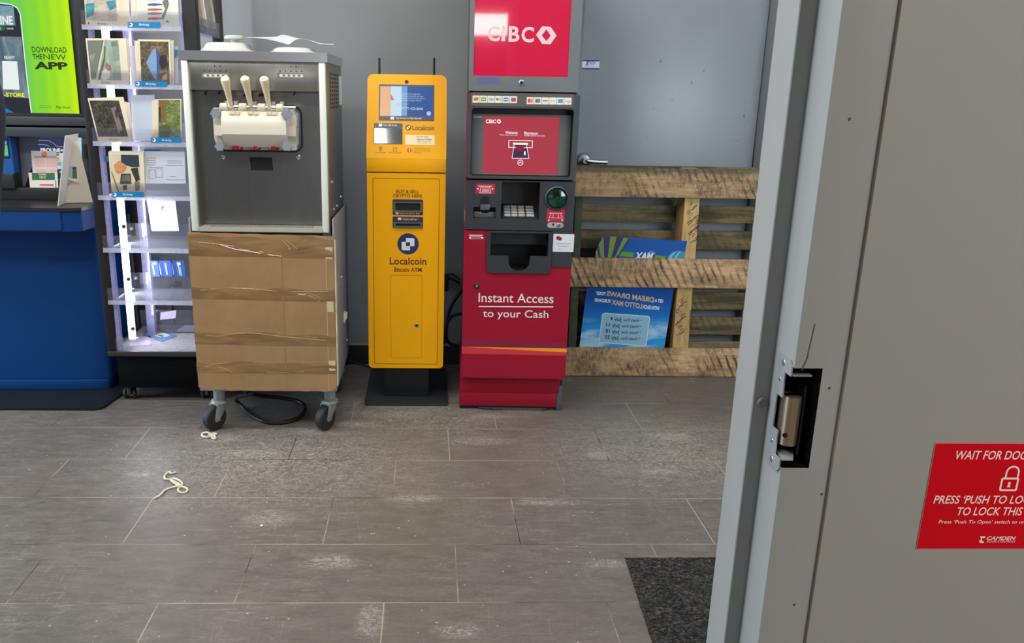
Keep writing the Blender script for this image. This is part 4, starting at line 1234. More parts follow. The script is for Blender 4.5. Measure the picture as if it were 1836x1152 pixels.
# head: lip and tilted face
bm = new(); prism(bm, Face((0, 0, 0), (1, 0, 0), (0, 1, 0)), [(x0y - .001, 1.515), (x1y + .001, 1.515), (x1y + .001, 1.60), (x0y - .001, 1.60)], 1.0205, 1.078); hd = obj('head_lip', bm, MYEL, ye, bev=0.004)
TL = 0.36
FH = Face((0, 1.515, 1.0765), (1, 0, 0), (0, math.sin(TL), math.cos(TL)))
htop = FH.rect(660, 133.5, 799, 250)[3]
bm = new(); prism(bm, FH, rrect(x0y - .001, 0.0, x1y + .001, htop, (0, 0, 0.026, 0.026), 7), -0.05, 0.0); bevel(bm, 0.003, 2, 60)
hf = obj('head_face', bm, MYEL, ye)
bm = new(); prism(bm, Face((x0y + .012, 0, 0), (0, 1, 0), (0, 0, 1)), [(1.575, 1.03), (1.72, 1.03), (1.72, 1.37), (1.67, 1.385), (1.575, 1.12)], 0.0, x1y - x0y - .024); obj('head_back', bm, MFOOT, ye, bev=.003)
bm = new(); lathe(bm, FH.w(*FH.px(729, 146.7), 0), FH.n, [(0.0085, 0), (0.007, 0.0006), (0.005, 0.0003), (0, 0.0003)], 18); obj('camera_eye', bm, mat('eye_dark', (36, 20, 14), 0.2), hf)
q = FH.rect(679.3, 151.8, 778.6, 216.5); s4 = FH.rect(681.6, 154.8, 776.4, 208)
bm = new(); prism(bm, FH, rrect(*q, 0.003), 0, 0.0009); tb_ = obj('touchscreen_bezel', bm, mat('bezel_slate', (74, 70, 92), 0.35), hf)
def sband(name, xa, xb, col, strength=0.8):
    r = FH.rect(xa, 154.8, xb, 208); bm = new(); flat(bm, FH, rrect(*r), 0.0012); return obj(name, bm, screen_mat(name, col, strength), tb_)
sband('reflection_peach', 681.6, 700.8, (238, 186, 140), .9); sband('reflection_pale_blue', 700.8, 720, (200, 226, 240), .95); sband('reflection_light_blue', 720, 730, (124, 172, 220), .85); sband('screen_blue', 730, 776.4, (40, 88, 160), .85)  # left three bands: reflection in the glass, painted as glowing display colour
bm = new(); flat(bm, FH, FH.pts((700.8, 168), (707, 179.5), (700.8, 179.5)), 0.0015); obj('reflection_triangle', bm, screen_mat('reflection_coral', (204, 128, 116), .85), tb_)  # belongs to the painted reflection
MST = screen_mat('screen_text', (206, 226, 246), .9)
txt(tb_, MST, FH, [('Government agencies', 722, 167.3, 754, 170.3), ('CRA and police do not', 720.5, 171.3, 759, 174.3), ('request payment through Bitcoin', 720, 175.2, 761.5, 178.2), ('be may a target of fraud.', 722, 179, 756, 182), ('(877)', 719.5, 192.3, 733.5, 197.2), ('412-2646', 735.5, 192.6, 758.5, 197.2, 0.015)], 0.0016)
txt(tb_, screen_mat('screen_faint', (150, 186, 214), .85), FH, [('Need help?', 712, 185, 733, 188.3), ('Next', 722, 204, 728, 206)], 0.0016)
bm = new(); flat(bm, FH, circ(*FH.px(768.8, 203.5), 0.0095, 20), 0.0016); obj('screen_button', bm, screen_mat('screen_lilac', (196, 200, 236), .9), tb_)
txt(tb_, MWHT, FH, [('Tap Screen to Get Started', 709, 210, 755.5, 214.6, 0.01)], 0.0013)
bm = new(); flat(bm, FH, rrect(*FH.rect(700, 209.2, 706.5, 214.4), .001), 0.0013); obj('tap_icon', bm, MWHT, tb_)
q = FH.rect(670.3, 220.8, 721.7, 258.3)
bm = new(); prism(bm, FH, rrect(*q, 0.004), 0, 0.0009); qp = obj('scanner_plate', bm, mat('bezel_slate', (74, 70, 92), 0.35), hf)
txt(qp, MWHT, FH, [('Scan QR Code', 687.5, 222.7, 712, 226.8, 0.01)], 0.0013)
bm = new(); flat(bm, FH, rrect(*FH.rect(678.8, 221.8, 685.3, 226.8), .001), 0.0013); obj('scan_icon', bm, MWHT, qp)
bm = new(); r = FH.rect(671.8, 230.2, 720.7, 257); prism(bm, FH, rrect(*r, .002), 0.0009, 0.0013); obj('scanner_glass', bm, mat('scanner_glass', (150, 152, 150), 0.06, metal=.9), qp)
MBRN = mat('print_brown', (84, 66, 52), 0.6)
txt(hf, MBRN, FH, [('Localcoin', 739.3, 224.4, 778.8, 233.6, 0.014)], 0.0006)
bm = new(); cc = FH.px(732.1, 228.6); prism(bm, FH, circ(*cc, 0.0118, 24), 0.0, 0.0005); lg2 = obj('logo_disc', bm, MBRN, hf)
c_ = cc; k_ = 0.00060
bm = new(); flat(bm, FH, lpts((-4, 11), (11.6, 11), (11.6, -4), (3.6, -4), (3.6, 3.4), (-4, 3.4)), 0.0007); obj('logo_square', bm, MLG, lg2, keep=True)
bm = new(); flat(bm, FH, lpts((3.6, -4), (3.6, -12), (-12, -12), (-12, 4), (-4, 4), (-4, -4)), 0.00075); obj('logo_square', bm, MLG, lg2, keep=True)
bm = new(); prism(bm, FH, rrect(*FH.rect(726.6, 242, 779.2, 259.7), 0.003), 0, 0.0005); hl = obj('help_label', bm, mat('label_cream', (246, 226, 184), 0.5), hf)
MDK = mat('label_dark', (76, 70, 64), 0.6)
txt(hl, MDK, FH, [('Need Help?', 746.9, 243.7, 768.6, 247, 0.01), ('Need a Wallet?', 746.9, 248.2, 774.8, 251.6, 0.01), ('Call or scan now', 746.9, 252.9, 773, 254.6), ('help.localcoin', 746.9, 255.8, 772, 257.3)], 0.0008)
txt(hf, MBRN, FH, [('GPS TRACKED', 673, 272.7, 692.2, 274.6), ('POLICE ALARM', 697.8, 272.8, 719, 274.8)], 0.0006)
bm = new()
ring(bm, FH, circ(*FH.px(682.4, 264.6), 0.0066, 18), circ(*FH.px(682.4, 264.6), 0.0054, 18), 0.0001, 0.0006)
flat(bm, FH, circ(*FH.px(682.4, 264.6), 0.0026, 12), 0.0006)
line(bm, FH, 679.7, 266, 682.4, 270.8, .7, 0.0006); line(bm, FH, 685.1, 266, 682.4, 270.8, .7, 0.0006)
obj('pin_icon', bm, MBRN, hf, keep=True)
bm = new()
for a, b, c, d in ((705.5, 266, 711, 266), (705.5, 266, 704.8, 271), (711, 266, 711.6, 271), (704.8, 271, 711.6, 271), (708.3, 264.8, 708.3, 262.6), (705.2, 265, 704.2, 263.3), (711.3, 265, 712.2, 263.3)):
    line(bm, FH, a, b, c, d, .7, 0.0006)
obj('alarm_icon', bm, MBRN, hf, keep=True)
bm = new(); prism(bm, FH, circ(*FH.px(734.1, 269.5), 0.0098, 22), 0, 0.0005); wn_ = obj('warning_disc', bm, mat('warning_red', (206, 70, 44), 0.5), hf)
txt(wn_, MWHT, FH, [('!', 733.2, 266, 735, 273, 0.03)], 0.0007)
txt(hf, MBRN, FH, [('Transactions are final.', 742, 265.5, 772, 267.2), ('Never send crypto to anyone', 742, 268, 771.5, 269.7), ('you do not know or trust', 742, 270.5, 773, 272.2), ('Beware of scams', 742, 273, 756.5, 274.5)], 0.0006)
for x in (680.4, 778.2):
    p = onY(x, 133, 1.672); p2 = onY(x, 104, 1.672)
    bm = new(); cyl(bm, (p.x, 1.672, 1.33), (p.x, 1.672, p2.z), 0.0052, 12, 0.0046); obj('antenna', bm, mat('antenna_black', (34, 34, 36), 0.5), ye)

# cables behind the yellow kiosk
MCAB = mat('cable_black', (16, 16, 17), 0.45)
bm = new(); tube(bm, [onY(x, y, 2.035) for x, y in ((829, 520), (818, 534), (806, 556), (801, 582), (800, 604), (806, 615), (818, 619), (831, 618))], 0.0085, 8)
single('power_cable', bm, MCAB, 'thick black cable looping behind the yellow kiosk to the red machine', 'cable')
bm = new(); tube(bm, [onY(x, y, 2.012) for x, y in ((831, 562), (818, 564), (808, 569), (801, 582), (798, 604), (797, 616))], 0.008, 8)
single('power_cable', bm, MCAB, 'black cable arching across the thicker looped cable behind the yellow kiosk', 'cable')
t = thing('power_plug', 'black plug adapter on the grey wall just behind the yellow kiosk', 'plug', onY(800, 519, 2.06))
bm = new(); p0, p1 = onY(795, 520, 2.06), onY(804, 491, 2.06); box(bm, p0.x, 2.03, p0.z, p1.x, 2.079, p1.z); obj('plug_body', bm, MCAB, t, bev=0.004)
bm = new(); tube(bm, [onY(x, y, 2.045) for x, y in ((802, 493), (810, 491), (818, 496), (824, 502))], 0.003, 8); obj('plug_cord', bm, MCAB, t)
bm = new(); tube(bm, [onY(x, y, 2.045) for x, y in ((802, 500), (810, 500), (818, 504), (824, 508))], 0.006, 8); obj('plug_cord', bm, MCAB, t)
bm = new(); tube(bm, [onZ(x, y, 0.006) for x, y in ((606, 655), (622, 651), (636, 650), (650, 653), (664, 657), (690, 655))], 0.005, 8)
single('floor_cable', bm, MCAB, 'thin black cable lying on the floor along the black baseboard', 'cable')
# ================================================================== soft serve machine on its cart
def steel(name, rgb, rough, vx=(6, 6, 1.2), var=0.10):
    return mat(name, rgb, rough, metal=0.92, var=var, vscale=3.5, stretch=vx)
MST1 = steel('brushed_steel_panel', (176, 174, 168), 0.30)
MST2 = steel('brushed_steel_dark', (142, 142, 143), 0.30, var=.06)
MST3 = mat('polished_steel', (214, 216, 220), 0.24, metal=0.95)
MSTS = steel('brushed_steel_side', (150, 148, 144), 0.36)
MTRIM = mat('ivory_trim', (226, 228, 218), 0.45)
MIVO = mat('ivory_plastic', (214, 206, 190), 0.35, spec=.5)
MIVOH = mat('cream_handle', (236, 218, 182), 0.3, spec=.5)
MGK = mat('knob_grey', (136, 142, 148), 0.35)
FM = FY(1.188)
FMP = FY(1.252)
FMH = FY(1.150)
FME = FY(1.212)
cart = thing('equipment_cart', 'grey metal cart on swivel casters carrying the soft serve machine', 'cart', (0.497, 1.43, 0))
MCART = mat('cart_grey', (138, 142, 146), 0.45, metal=.15, var=.06, vscale=3)
bm = new(); box(bm, 0.224, 1.172, 0.178, 0.770, 1.69, 0.800); obj('cart_body', bm, MCART, cart, bev=.004)
for xa in (0.222, 0.764):
    bm = new(); prism(bm, Face((xa, 0, 0), (0, 1, 0), (0, 0, 1)), [(1.18, 0.19), (1.70, 0.19), (1.70, 0.862), (1.18, 0.872)], 0, 0.007)
    sp2 = obj('side_panel', bm, MCART, cart, bev=.002)
    if xa > .5:
        FSD = Face((xa + .007, 0, 0), (0, 1, 0), (0, 0, 1))
        def sidep(x, y): 
            p = onX(x, y, xa + .007); return (p.y, p.z)
        for (x, y) in ((612, 496), (622, 609), (604, 651)):
            a, b = sidep(x, y); a = min(max(a, 1.22), 1.68)
            bm = new(); lathe(bm, FSD.w(a, b, 0), FSD.n, [(.006, 0), (.005, .003), (0, .004)], 14); obj('screw', bm, MST3, sp2)
        a, b = sidep(613, 577); a = 1.50
        bm = new(); prism(bm, FSD, rrect(a - .035, b - .022, a + .01, b + .022, .003), 0, .006); prism(bm, FSD, rrect(a - .012, b - .012, a + .035, b + .012, .003), .006, .012); obj('latch', bm, mat('latch_cream', (222, 214, 184), 0.45), sp2, bev=.0015)
MGALV = mat('galvanised', (148, 150, 146), 0.5, metal=.35, var=.2, vscale=30)
MTYRE = mat('caster_rubber', (34, 34, 36), 0.6, var=.2, vscale=40)
MHUB = mat('caster_hub', (70, 70, 70), 0.5, metal=.3)
def caster(parent, x, y, ztop, r, yaw, w=0.034):
    c, s = math.cos(yaw), math.sin(yaw)
    ax = Vector((c, s, 0)); tr = Vector((-s, c, 0))
    cen = Vector((x, y, r)) + tr * (r * 0.6)
    bm = new(); cyl(bm, (x, y, r * 2.12), (x, y, ztop), r * .44, 20); lathe(bm, (x, y, r * 2.0), (0, 0, 1), [(r * .62, 0), (r * .68, .006), (r * .62, .014), (r * .5, .018)], 24)
    cs_ = obj('caster', bm, MGALV, parent)
    bm = new()
    for sg_ in (-1, 1):
        f = Face(cen + ax * sg_ * (w / 2 + .004), tr, (0, 0, 1))
        off = (Vector((x, y, r)) - cen).dot(tr)
        prism(bm, f, [(-.012, -.014), (.012, -.014), (.016, 0), (off + r * .62, r * 1.06), (off - r * .55, r * 1.06), (-.016, 0)], -.0015, .0015)
    f = Face((x, y, r * 2.05), ax, tr)
    prism(bm, f, rrect(-w / 2 - .006, -r * .55, w / 2 + .006, r * .62, .006), -.004, .002)
    obj('fork', bm, MGALV, cs_, bev=.0008)
    bm = new(); lathe(bm, cen - ax * w / 2, ax, [(r * .62, 0), (r * .90, 0), (r * .985, w * .16), (r, w * .35), (r, w * .65), (r * .985, w * .84), (r * .90, w), (r * .62, w)], 32); wh = obj('wheel', bm, MTYRE, cs_)
    bm = new(); lathe(bm, cen - ax * (w / 2 + .0008), ax, [(0, .004), (r * .3, .002), (r * .34, 0), (r * .6, .004), (r * .63, .0), (r * .63, w + .0016), (r * .6, w - .002), (r * .34, w + .0016), (r * .3, w), (0, w - .002)], 28); obj('hub', bm, MHUB, wh)
    bm = new(); cyl(bm, cen - ax * (w / 2 + .009), cen + ax * (w / 2 + .009), .006, 12); obj('axle', bm, MGALV, cs_)
caster(cart, 0.285, 1.232, 0.18, 0.053, 2.55)
caster(cart, 0.732, 1.240, 0.18, 0.053, 2.62)
caster(cart, 0.270, 1.63, 0.18, 0.053, 0.2)
caster(cart, 0.722, 1.63, 0.18, 0.053, 0.3)

mc = thing('soft_serve_machine', 'stainless steel soft serve machine with three cream levers on the cart', 'ice cream machine', (0.495, 1.45, 0.802))
# shell: a deep body with a recessed front bay
z0m, z1m = 0.802, 1.441
zcp = FM.rect(336, 120, 570, 162.5)[1]
bm = new(); box(bm, 0.2385, 1.262, z0m, 0.7555, 1.72, z1m)
for xa, xb in ((0.2385, 0.262), (0.726, 0.7555)):
    box(bm, xa, 1.196, z0m, xb, 1.264, z1m)
box(bm, 0.26, 1.196, zcp, 0.728, 1.264, z1m)
obj('housing', bm, MSTS, mc)
for xa, xb in ((0.2335, 0.2565), (0.7275, 0.7515)):
    bm = new(); box(bm, xa, 1.178, 0.820, xb, 1.200, 1.4405); obj('front_trim', bm, MTRIM, mc, bev=.003)
bm = new(); box(bm, 0.2565, 1.1875, zcp, 0.7275, 1.196, z1m); cpn = obj('control_panel', bm, MST1, mc, bev=.0015)
bm = new(); box(bm, 0.2285, 1.176, z1m, 0.7605, 1.728, 1.474); bevel(bm, 0.006, 3); cap = obj('top_cover', bm, MST3, mc)
bm = new(); prism(bm, FMP, rrect(0.262, 0.842, 0.726, zcp), -0.008, 0.0); fpm = obj('front_panel', bm, MST2, mc)
bm = new(); box(bm, 0.2565, 1.176, 0.820, 0.7275, 1.258, 0.8345); bevel(bm, .003, 2); dl = obj('drip_ledge', bm, mat('ledge_steel', (196, 192, 180), 0.4, metal=.4), mc)
for k in range(40):
    xk = 0.30 + k * 0.0098
    bm = new(); prism(bm, Face((0, 0, 0.8345), (1, 0, 0), (0, 1, 0)), rrect(xk, 1.188, xk + .0052, 1.244), 0, .0018); obj('grate', bm, mat('grate_grey', (150, 146, 136), 0.4, metal=.3), dl)
MHOLE = mat('button_hole', (34, 34, 36), 0.6)
for (x, y) in ((385, 118.4), (394.6, 118.6), (366.3, 126.9), (375.9, 127.1), (385.5, 127.1), (395, 127.3), (404.9, 127.3), (521.6, 119.4), (530.8, 119.4), (502.3, 127.6), (512.2, 127.7), (521.7, 127.8), (531.1, 127.9), (540.8, 128)):
    a, b = FM.px(x, y); bm = new(); flat(bm, FM, circ(a, b, .0026, 12), 0.0008); obj('indicator_hole', bm, MHOLE, cpn)
for q in ((361.5, 130.5, 411, 140.5), (497.5, 130.5, 546.5, 140.5)):
    r = FM.rect(*q); bm = new(); prism(bm, FM, rrect(*r, .002), 0, .0012); wn = obj('button_window', bm, mat('window_plastic', (150, 148, 142), 0.2, metal=.5), cpn)
    bm = new(); ring(bm, FM, rrect(r[0] + .006, r[1] + .004, r[2] - .004, r[3] - .004, .006), rrect(r[0] + .008, r[1] + .006, r[2] - .006, r[3] - .006, .005), .0011, .0018); obj('window_rim', bm, mat('window_rim', (206, 202, 190), 0.35), wn)
    for k in range(5):
        xk = r[0] + .014 + k * (r[2] - r[0] - .026) / 4
        bm = new(); flat(bm, FM, circ(xk, (r[1] + r[3]) / 2, .0052, 14), .0016); obj('button', bm, mat('button_pale', (214, 212, 204), 0.4), wn)
# dispensing head
hz = FMP.rect(386, 187.5, 542.5, 272)
bm = new(); ring(bm, FMP, rrect(*hz, .035, 8), rrect(hz[0] + .006, hz[1] + .006, hz[2] - .006, hz[3] - .006, .03, 8), 0, .008); gs = obj('gasket', bm, mat('gasket_black', (26, 26, 28), 0.4), mc)
bm = new(); ring(bm, FMP, rrect(hz[0] + .012, hz[1] + .010, hz[2] - .012, hz[3] - .012, .03, 8), rrect(hz[0] + .019, hz[1] + .017, hz[2] - .019, hz[3] - .019, .025, 8), 0, .014); obj('head_ring', bm, MST3, mc, bev=.002)
bm = new(); e_ = FME.rect(383, 194, 531.5, 268.5)
prism(bm, FME, [(e_[0] + .012, e_[1]), (e_[2] - .004, e_[1]), (e_[2], e_[1] + .03), (e_[2], e_[3] - .025), (e_[2] - .008, e_[3]), (e_[0] + .004, e_[3]), (e_[0], e_[3] - .03), (e_[0], e_[1] + .04)], -.04, 0.0); bevel(bm, .006, 3, 40)
hdm = obj('dispensing_head', bm, MIVO, mc)
bm = new()
xa, xb = FMH.px(397, 230)[0], FMH.px(513, 230)[0]
def zz_(y): return FMH.px(455, y)[1]
pf = [(1.24, zz_(199)), (1.172, zz_(200)), (1.160, zz_(206)), (1.150, zz_(219)), (1.148, zz_(226)), (1.148, zz_(241)), (1.152, zz_(243.5)), (1.182, zz_(262)), (1.19, zz_(265)), (1.24, zz_(265))]
prism(bm, Face((xa, 0, 0), (0, 1, 0), (0, 0, 1)), pf, 0, xb - xa); bevel(bm, .004, 2, 15)
obj('head_block', bm, MIVO, hdm)
for q in ((383.5, 224, 397.5, 243), (513, 225, 530.5, 244)):
    r = FMH.rect(*q); bm = new(); prism(bm, FY(1.178), rrect(*FY(1.178).rect(*q), .003), -.04, 0); bevel(bm, .003, 2); obj('head_lug', bm, MIVO, hdm)
FHN = FY(1.172)
hy = FHN.px(450, 193)[1]
for xs in ((393, 407.8), (426.8, 442), (460.6, 476), (494, 506.7)):
    a, b = FHN.px(xs[0], 193)[0], FHN.px(xs[1], 193)[0]
    bm = new(); lathe(bm, (a, 1.186, hy), (1, 0, 0), [(.012, 0), (.0155, .003), (.0155, b - a - .003), (.012, b - a)], 24); obj('hinge_knuckle', bm, MIVO, hdm)
for xs in ((407.8, 426.8), (442, 460.6), (476, 494)):
    a, b = FHN.px(xs[0], 193)[0], FHN.px(xs[1], 193)[0]
    bm = new(); lathe(bm, (a, 1.186, hy), (1, 0, 0), [(.0085, 0), (.0085, (b - a) * .3), (.006, (b - a) * .32), (.006, (b - a) * .55), (.011, (b - a) * .57), (.011, (b - a) * .95), (.0085, b - a)], 20); obj('hinge_pin', bm, MST3, hdm)
a, b = FHN.px(511, 193)[0], FHN.px(529, 193)[0]
bm = new(); cyl(bm, (a - .012, 1.19, hy + .002), (b, 1.19, hy + .002), .007, 16); obj('hinge_rod', bm, MST3, hdm)
for q in ((403, 181, 409, 188), (419, 181, 426, 188), (453, 182, 460, 189), (487, 182, 493, 189), (502, 182, 508.5, 190)):
    f = FY(1.215); bm = new(); prism(bm, f, rrect(*f.rect(*q), .002), -.03, 0); bevel(bm, .002, 2); obj('plunger_cap', bm, MIVO, hdm)
for q in ((410, 199, 420.5, 205), (422.5, 200, 429.5, 205), (444, 199.5, 453, 205), (455.5, 200.5, 463, 205.3), (477, 200, 486.5, 205.5), (488.5, 200.5, 497, 205.6)):
    f = FY(1.156); bm = new(); prism(bm, f, rrect(*f.rect(*q), .002), -.02, 0); bevel(bm, .0015, 1); obj('plunger_foot', bm, MIVOH, hdm)
for (bx, by, tx, ty) in ((414.4, 192, 404.2, 144.7), (449.9, 190, 439.5, 144), (482.8, 192, 474, 144.7)):
    p0 = onY(bx, by, 1.178); p1 = onY(tx, ty, 1.125)
    L_ = (p1 - p0).length
    bm = new(); lathe(bm, p0, p1 - p0, [(.0085, 0), (.0095, L_ * .3), (.0130, L_ * .75), (.0160, L_ * .94), (.0168, L_), (.0155, L_ + .008), (.0105, L_ + .0135), (.005, L_ + .0158), (0, L_ + .0164)], 24)
    obj('lever_handle', bm, MIVOH, mc)
for (x, y) in ((386, 203.5), (513, 204.5), (393.8, 261.8), (514.2, 262)):
    f = FY(1.144 if x > 450 else 1.17); a, b = f.px(x, y)
    pl_ = [(a + (.0172 + .0022 * math.cos(6 * t_)) * math.cos(t_), b + (.0172 + .0022 * math.cos(6 * t_)) * math.sin(t_)) for t_ in np.linspace(0, 2 * math.pi, 37)[:-1]]
    bm = new(); prism(bm, f, pl_, -.014, 0); bevel(bm, .002, 2, 60); cyl(bm, f.w(a, b, -.08), f.w(a, b, -.012), .007, 14)
    obj('star_knob', bm, MGK, hdm)
MREDC = mat('outlet_red', (170, 22, 30), 0.3)
for xs in ((414, 435), (448, 467), (480, 500)):
    f = FY(1.19); r = f.rect(xs[0], 263, xs[1], 268.5)
    bm = new(); lathe(bm, ((r[0] + r[2]) / 2, 1.205, r[1]), (0, 0, 1), [((r[2] - r[0]) / 2 * .85, 0), ((r[2] - r[0]) / 2, .004), ((r[2] - r[0]) / 2, .02), (.01, .022)], 24); obj('outlet_cap', bm, MREDC, hdm, label='red nozzle cap')
for (x, y) in ((400.2, 281), (535.6, 281.5)):
    bm = new(); lathe(bm, FMP.w(*FMP.px(x, y), 0), FMP.n, [(.0085, 0), (.0085, .003), (.005, .006), (0, .0065)], 16); obj('screw', bm, MST3, fpm)
bm = new(); r = FMP.rect(448.5, 281.5, 488, 305); flat(bm, FMP, [(r[0], r[3]), (r[2], r[3] - .001), (r[2] + .003, r[1]), (r[0] + .002, r[1])][::-1], .0012); bs = obj('blanking_plate', bm, MBLK, fpm, label='black blanking plate')
bm = new(); lathe(bm, FMP.w((r[0] + r[2]) / 2, (r[1] + r[3]) / 2 + .008, .0014), FMP.n, [(.007, 0), (.006, .0012), (0, .0012)], 16); obj('plate_plug', bm, mat('plug_dark', (28, 28, 30), 0.4), bs)
for q in ((367, 163, 371, 171), (392, 163, 396, 170), (526, 163, 531, 171)):
    bm = new(); r = FMP.rect(*q); prism(bm, FMP, [(r[0], r[1]), (r[0] + .005, r[1]), (r[2], r[3]), (r[2] - .006, r[3])], 0, .01); obj('wire_clip', bm, mat('clip_dark', (60, 60, 58), 0.4, metal=.5), fpm)
for q in ((435, 167, 451, 173), (462, 167, 474, 173)):
    bm = new(); r = FMP.rect(*q); flat(bm, FMP, [(r[0], r[1]), (r[2] - .004, r[1]), (r[2], r[3]), (r[0] + .008, r[3])], .001); obj('panel_slot', bm, MBLK, fpm)
# ventilation grid in the side
FV = Face((0.7555, 0, 0), (0, 1, 0), (0, 0, 1))
for i in range(9):
    for j in range(5):
        a = 1.275 + j * .066; b = 1.408 - i * .0155
        bm = new(); flat(bm, FV, rrect(a, b - .009, a + .040, b), .0008); obj('vent_opening', bm, MBLK, mc)
bm = new(); prism(bm, FV, rrect(1.625, 1.285, 1.640, 1.400, .003), 0, .010); obj('side_latch', bm, mat('latch_white', (206, 208, 206), 0.4), mc)
for (y_, z_) in ((1.60, 0.905), (1.33, 0.888), (1.45, .885), (1.28, 1.00)):
    bm = new(); lathe(bm, FV.w(y_, z_, 0), FV.n, [(.008, 0), (.007, .004), (0, .005)], 14); obj('screw', bm, MST3, mc)

# cardboard taped over the cart front
def cardboard_mat():
    m = mat('corrugated_card', (158, 124, 84), 0.8, spec=.2)
    nt = NT(m); p = nt.n['Principled BSDF']
    w = nt.add('ShaderNodeTexWave'); w.bands_direction = 'X'; w.inputs['Scale'].default_value = 42; w.inputs['Distortion'].default_value = .3
    nt.link(nt.mapping(), w.inputs[0])
    n = nt.noise(nt.mapping(), 6, 5, .65)
    col = nt.ramp(n, [(.3, lin((146, 115, 80))), (.7, lin((165, 132, 94)))])
    col = nt.mix(nt.math('MULTIPLY', w.outputs['Fac'], .16), col, lin((124, 94, 60)))
    nt.link(col, p.inputs['Base Color'])
    nt.bump(w.outputs['Fac'], .15, .001)
    return m
MCB = cardboard_mat()
FC = FY(1.1655)
tcb = thing('cardboard_sheet', 'brown cardboard sheet taped over the front of the cart', 'cardboard', (0.492, 1.168, 0.187))
xl, xr = 0.2185, 0.7705
zlo, zhi = 0.186, 0.8165
bot = [(xl + (xr - xl) * t_, zlo - .004 * t_ + .0018 * math.sin(t_ * 47) + rnd.uniform(-.0012, .0012)) for t_ in np.linspace(0.03, 0.97, 40)]
top = [(xl + (xr - xl) * t_, zhi - .008 * t_ + .001 * math.sin(t_ * 31)) for t_ in np.linspace(1, 0, 20)]
bm = new(); prism(bm, FC, [(xl + .004, zlo + .012)] + bot + [(xr, zlo + .012)] + top, -.005, 0.0); obj('card_sheet', bm, MCB, tcb)
bm = new(); prism(bm, Face((xr, 0, 0), (0, 1, 0), (0, 0, 1)), [(1.166, zlo + .02), (1.215, zlo + .035), (1.212, .35), (1.205, .5), (1.213, .62), (1.203, zhi - .03), (1.166, zhi - .02)], .0014, .0050); obj('side_flap', bm, mat('torn_card', (206, 196, 172), 0.8, var=.2, vscale=20), tcb)
bm = new(); q = FC.rect(508, 430, 509.6, 698); prism(bm, FC, rrect(q[0], zlo, q[2], zhi - .012), 0, .0008); obj('fold_line', bm, mat('card_fold', (142, 108, 70), 0.8), tcb)
bm = new(); q = FC.rect(586, 430, 587.4, 698); prism(bm, FC, rrect(q[0], zlo, q[2], zhi - .012), 0, .0006); obj('fold_line', bm, mat('card_edge', (186, 154, 112), 0.8), tcb)
def tape_mat():
    m = mat('clear_tape', (130, 100, 66), 0.16, spec=.6, coat=.4)
    nt = NT(m); p = nt.n['Principled BSDF']
    n = nt.noise(nt.mapping(scale=(2.2, 1, 9), rot=(0, .10, 0)), 2.4, 3, .5, .8)
    nt.link(nt.ramp(n, [(.35, lin((122, 94, 62))), (.65, lin((146, 114, 76)))]), p.inputs['Base Color'])
    nt.bump(n, .35, .012)
    return m
MTP = tape_mat()
def tape(y0, y1, amp, ph, slope=0.0):
    n = 46
    bm = new()
    rows = []
    z1_, z0_ = FC.px(470, y0)[1], FC.px(470, y1)[1]
    for j in range(7):
        v_ = j / 6
        row = []
        for i in range(n + 1):
            u_ = i / n
            z = z0_ + (z1_ - z0_) * v_ - slope * u_ + amp * math.sin(u_ * 9 + ph) * (v_ - .2) * 0.5
            if j == 6: z += amp * .55 * math.sin(u_ * 17 + ph * 2)
            h = .0007 + (.0022 * max(0, math.sin(u_ * 13 + v_ * 5 + ph)) ** 4 + .0012 * max(0, math.sin(u_ * 29 - v_ * 9 + ph)) ** 6 if 0 < j < 6 else 0)
            row.append(bm.verts.new(FC.w(xl + .002 + (xr - xl - .003) * u_, z, h)))
        rows.append(row)
    for A_, B_ in zip(rows, rows[1:]):
        for i in range(n):
            bm.faces.new((A_[i], A_[i + 1], B_[i + 1], B_[i]))
    obj('packing_tape', bm, MTP, tcb, smooth=180)
tape(424, 459, .010, .3, .006); tape(516, 536, .007, 1.7, .008); tape(597, 617, .007, 3.1, .006); tape(650, 668, .007, 4.4, .002)
MTW = mat('tape_end', (196, 184, 152), 0.25, coat=.3)
for (a, b, c, d) in ((583.5, 443, 596, 464), (587, 540, 598, 559), (590, 646, 601.5, 664)):
    bm = new(); prism(bm, FC, rrect(*FC.rect(a, b, c, d)), .0008, .0016); obj('tape_end', bm, MTW, tcb)
# thin wrinkle ridges of tape, their glare put into a paler colour
def ridge(pts, r=.0011):
    r = r * .62
    bm = new(); tube(bm, [FC.w(*FC.px(x, y), .0016) for x, y in pts], r, 6, 4); obj('tape_wrinkle', bm, mat('tape_glare', (198, 172, 130), 0.08, coat=.8), tcb)
ridge([(395, 438), (420, 446), (445, 450), (480, 456), (504, 459)], .0018); ridge([(430, 446), (455, 449), (478, 453)], .0012)
ridge([(356, 434), (380, 436), (420, 441)], .0008); ridge([(508, 432), (516, 440), (520, 447)], .0013); ridge([(512, 430), (524, 438), (533, 446)], .0013)
ridge([(360, 520), (400, 516), (450, 517), (505, 522), (590, 522)], .0007); ridge([(535, 527), (548, 528), (562, 533), (574, 541)], .0013); ridge([(545, 525), (560, 527), (585, 540)], .0008)
ridge([(425, 597), (460, 597), (500, 602), (540, 606), (585, 610)], .0016); ridge([(360, 600), (390, 602), (425, 597)], .0008); ridge([(548, 602), (570, 605)], .0008)
ridge([(360, 661), (380, 653), (410, 650)], .0012); ridge([(390, 656), (405, 661), (418, 668)], .0012); ridge([(478, 667), (510, 667), (545, 666)], .0009); ridge([(455, 649), (520, 649), (585, 648)], .0006)
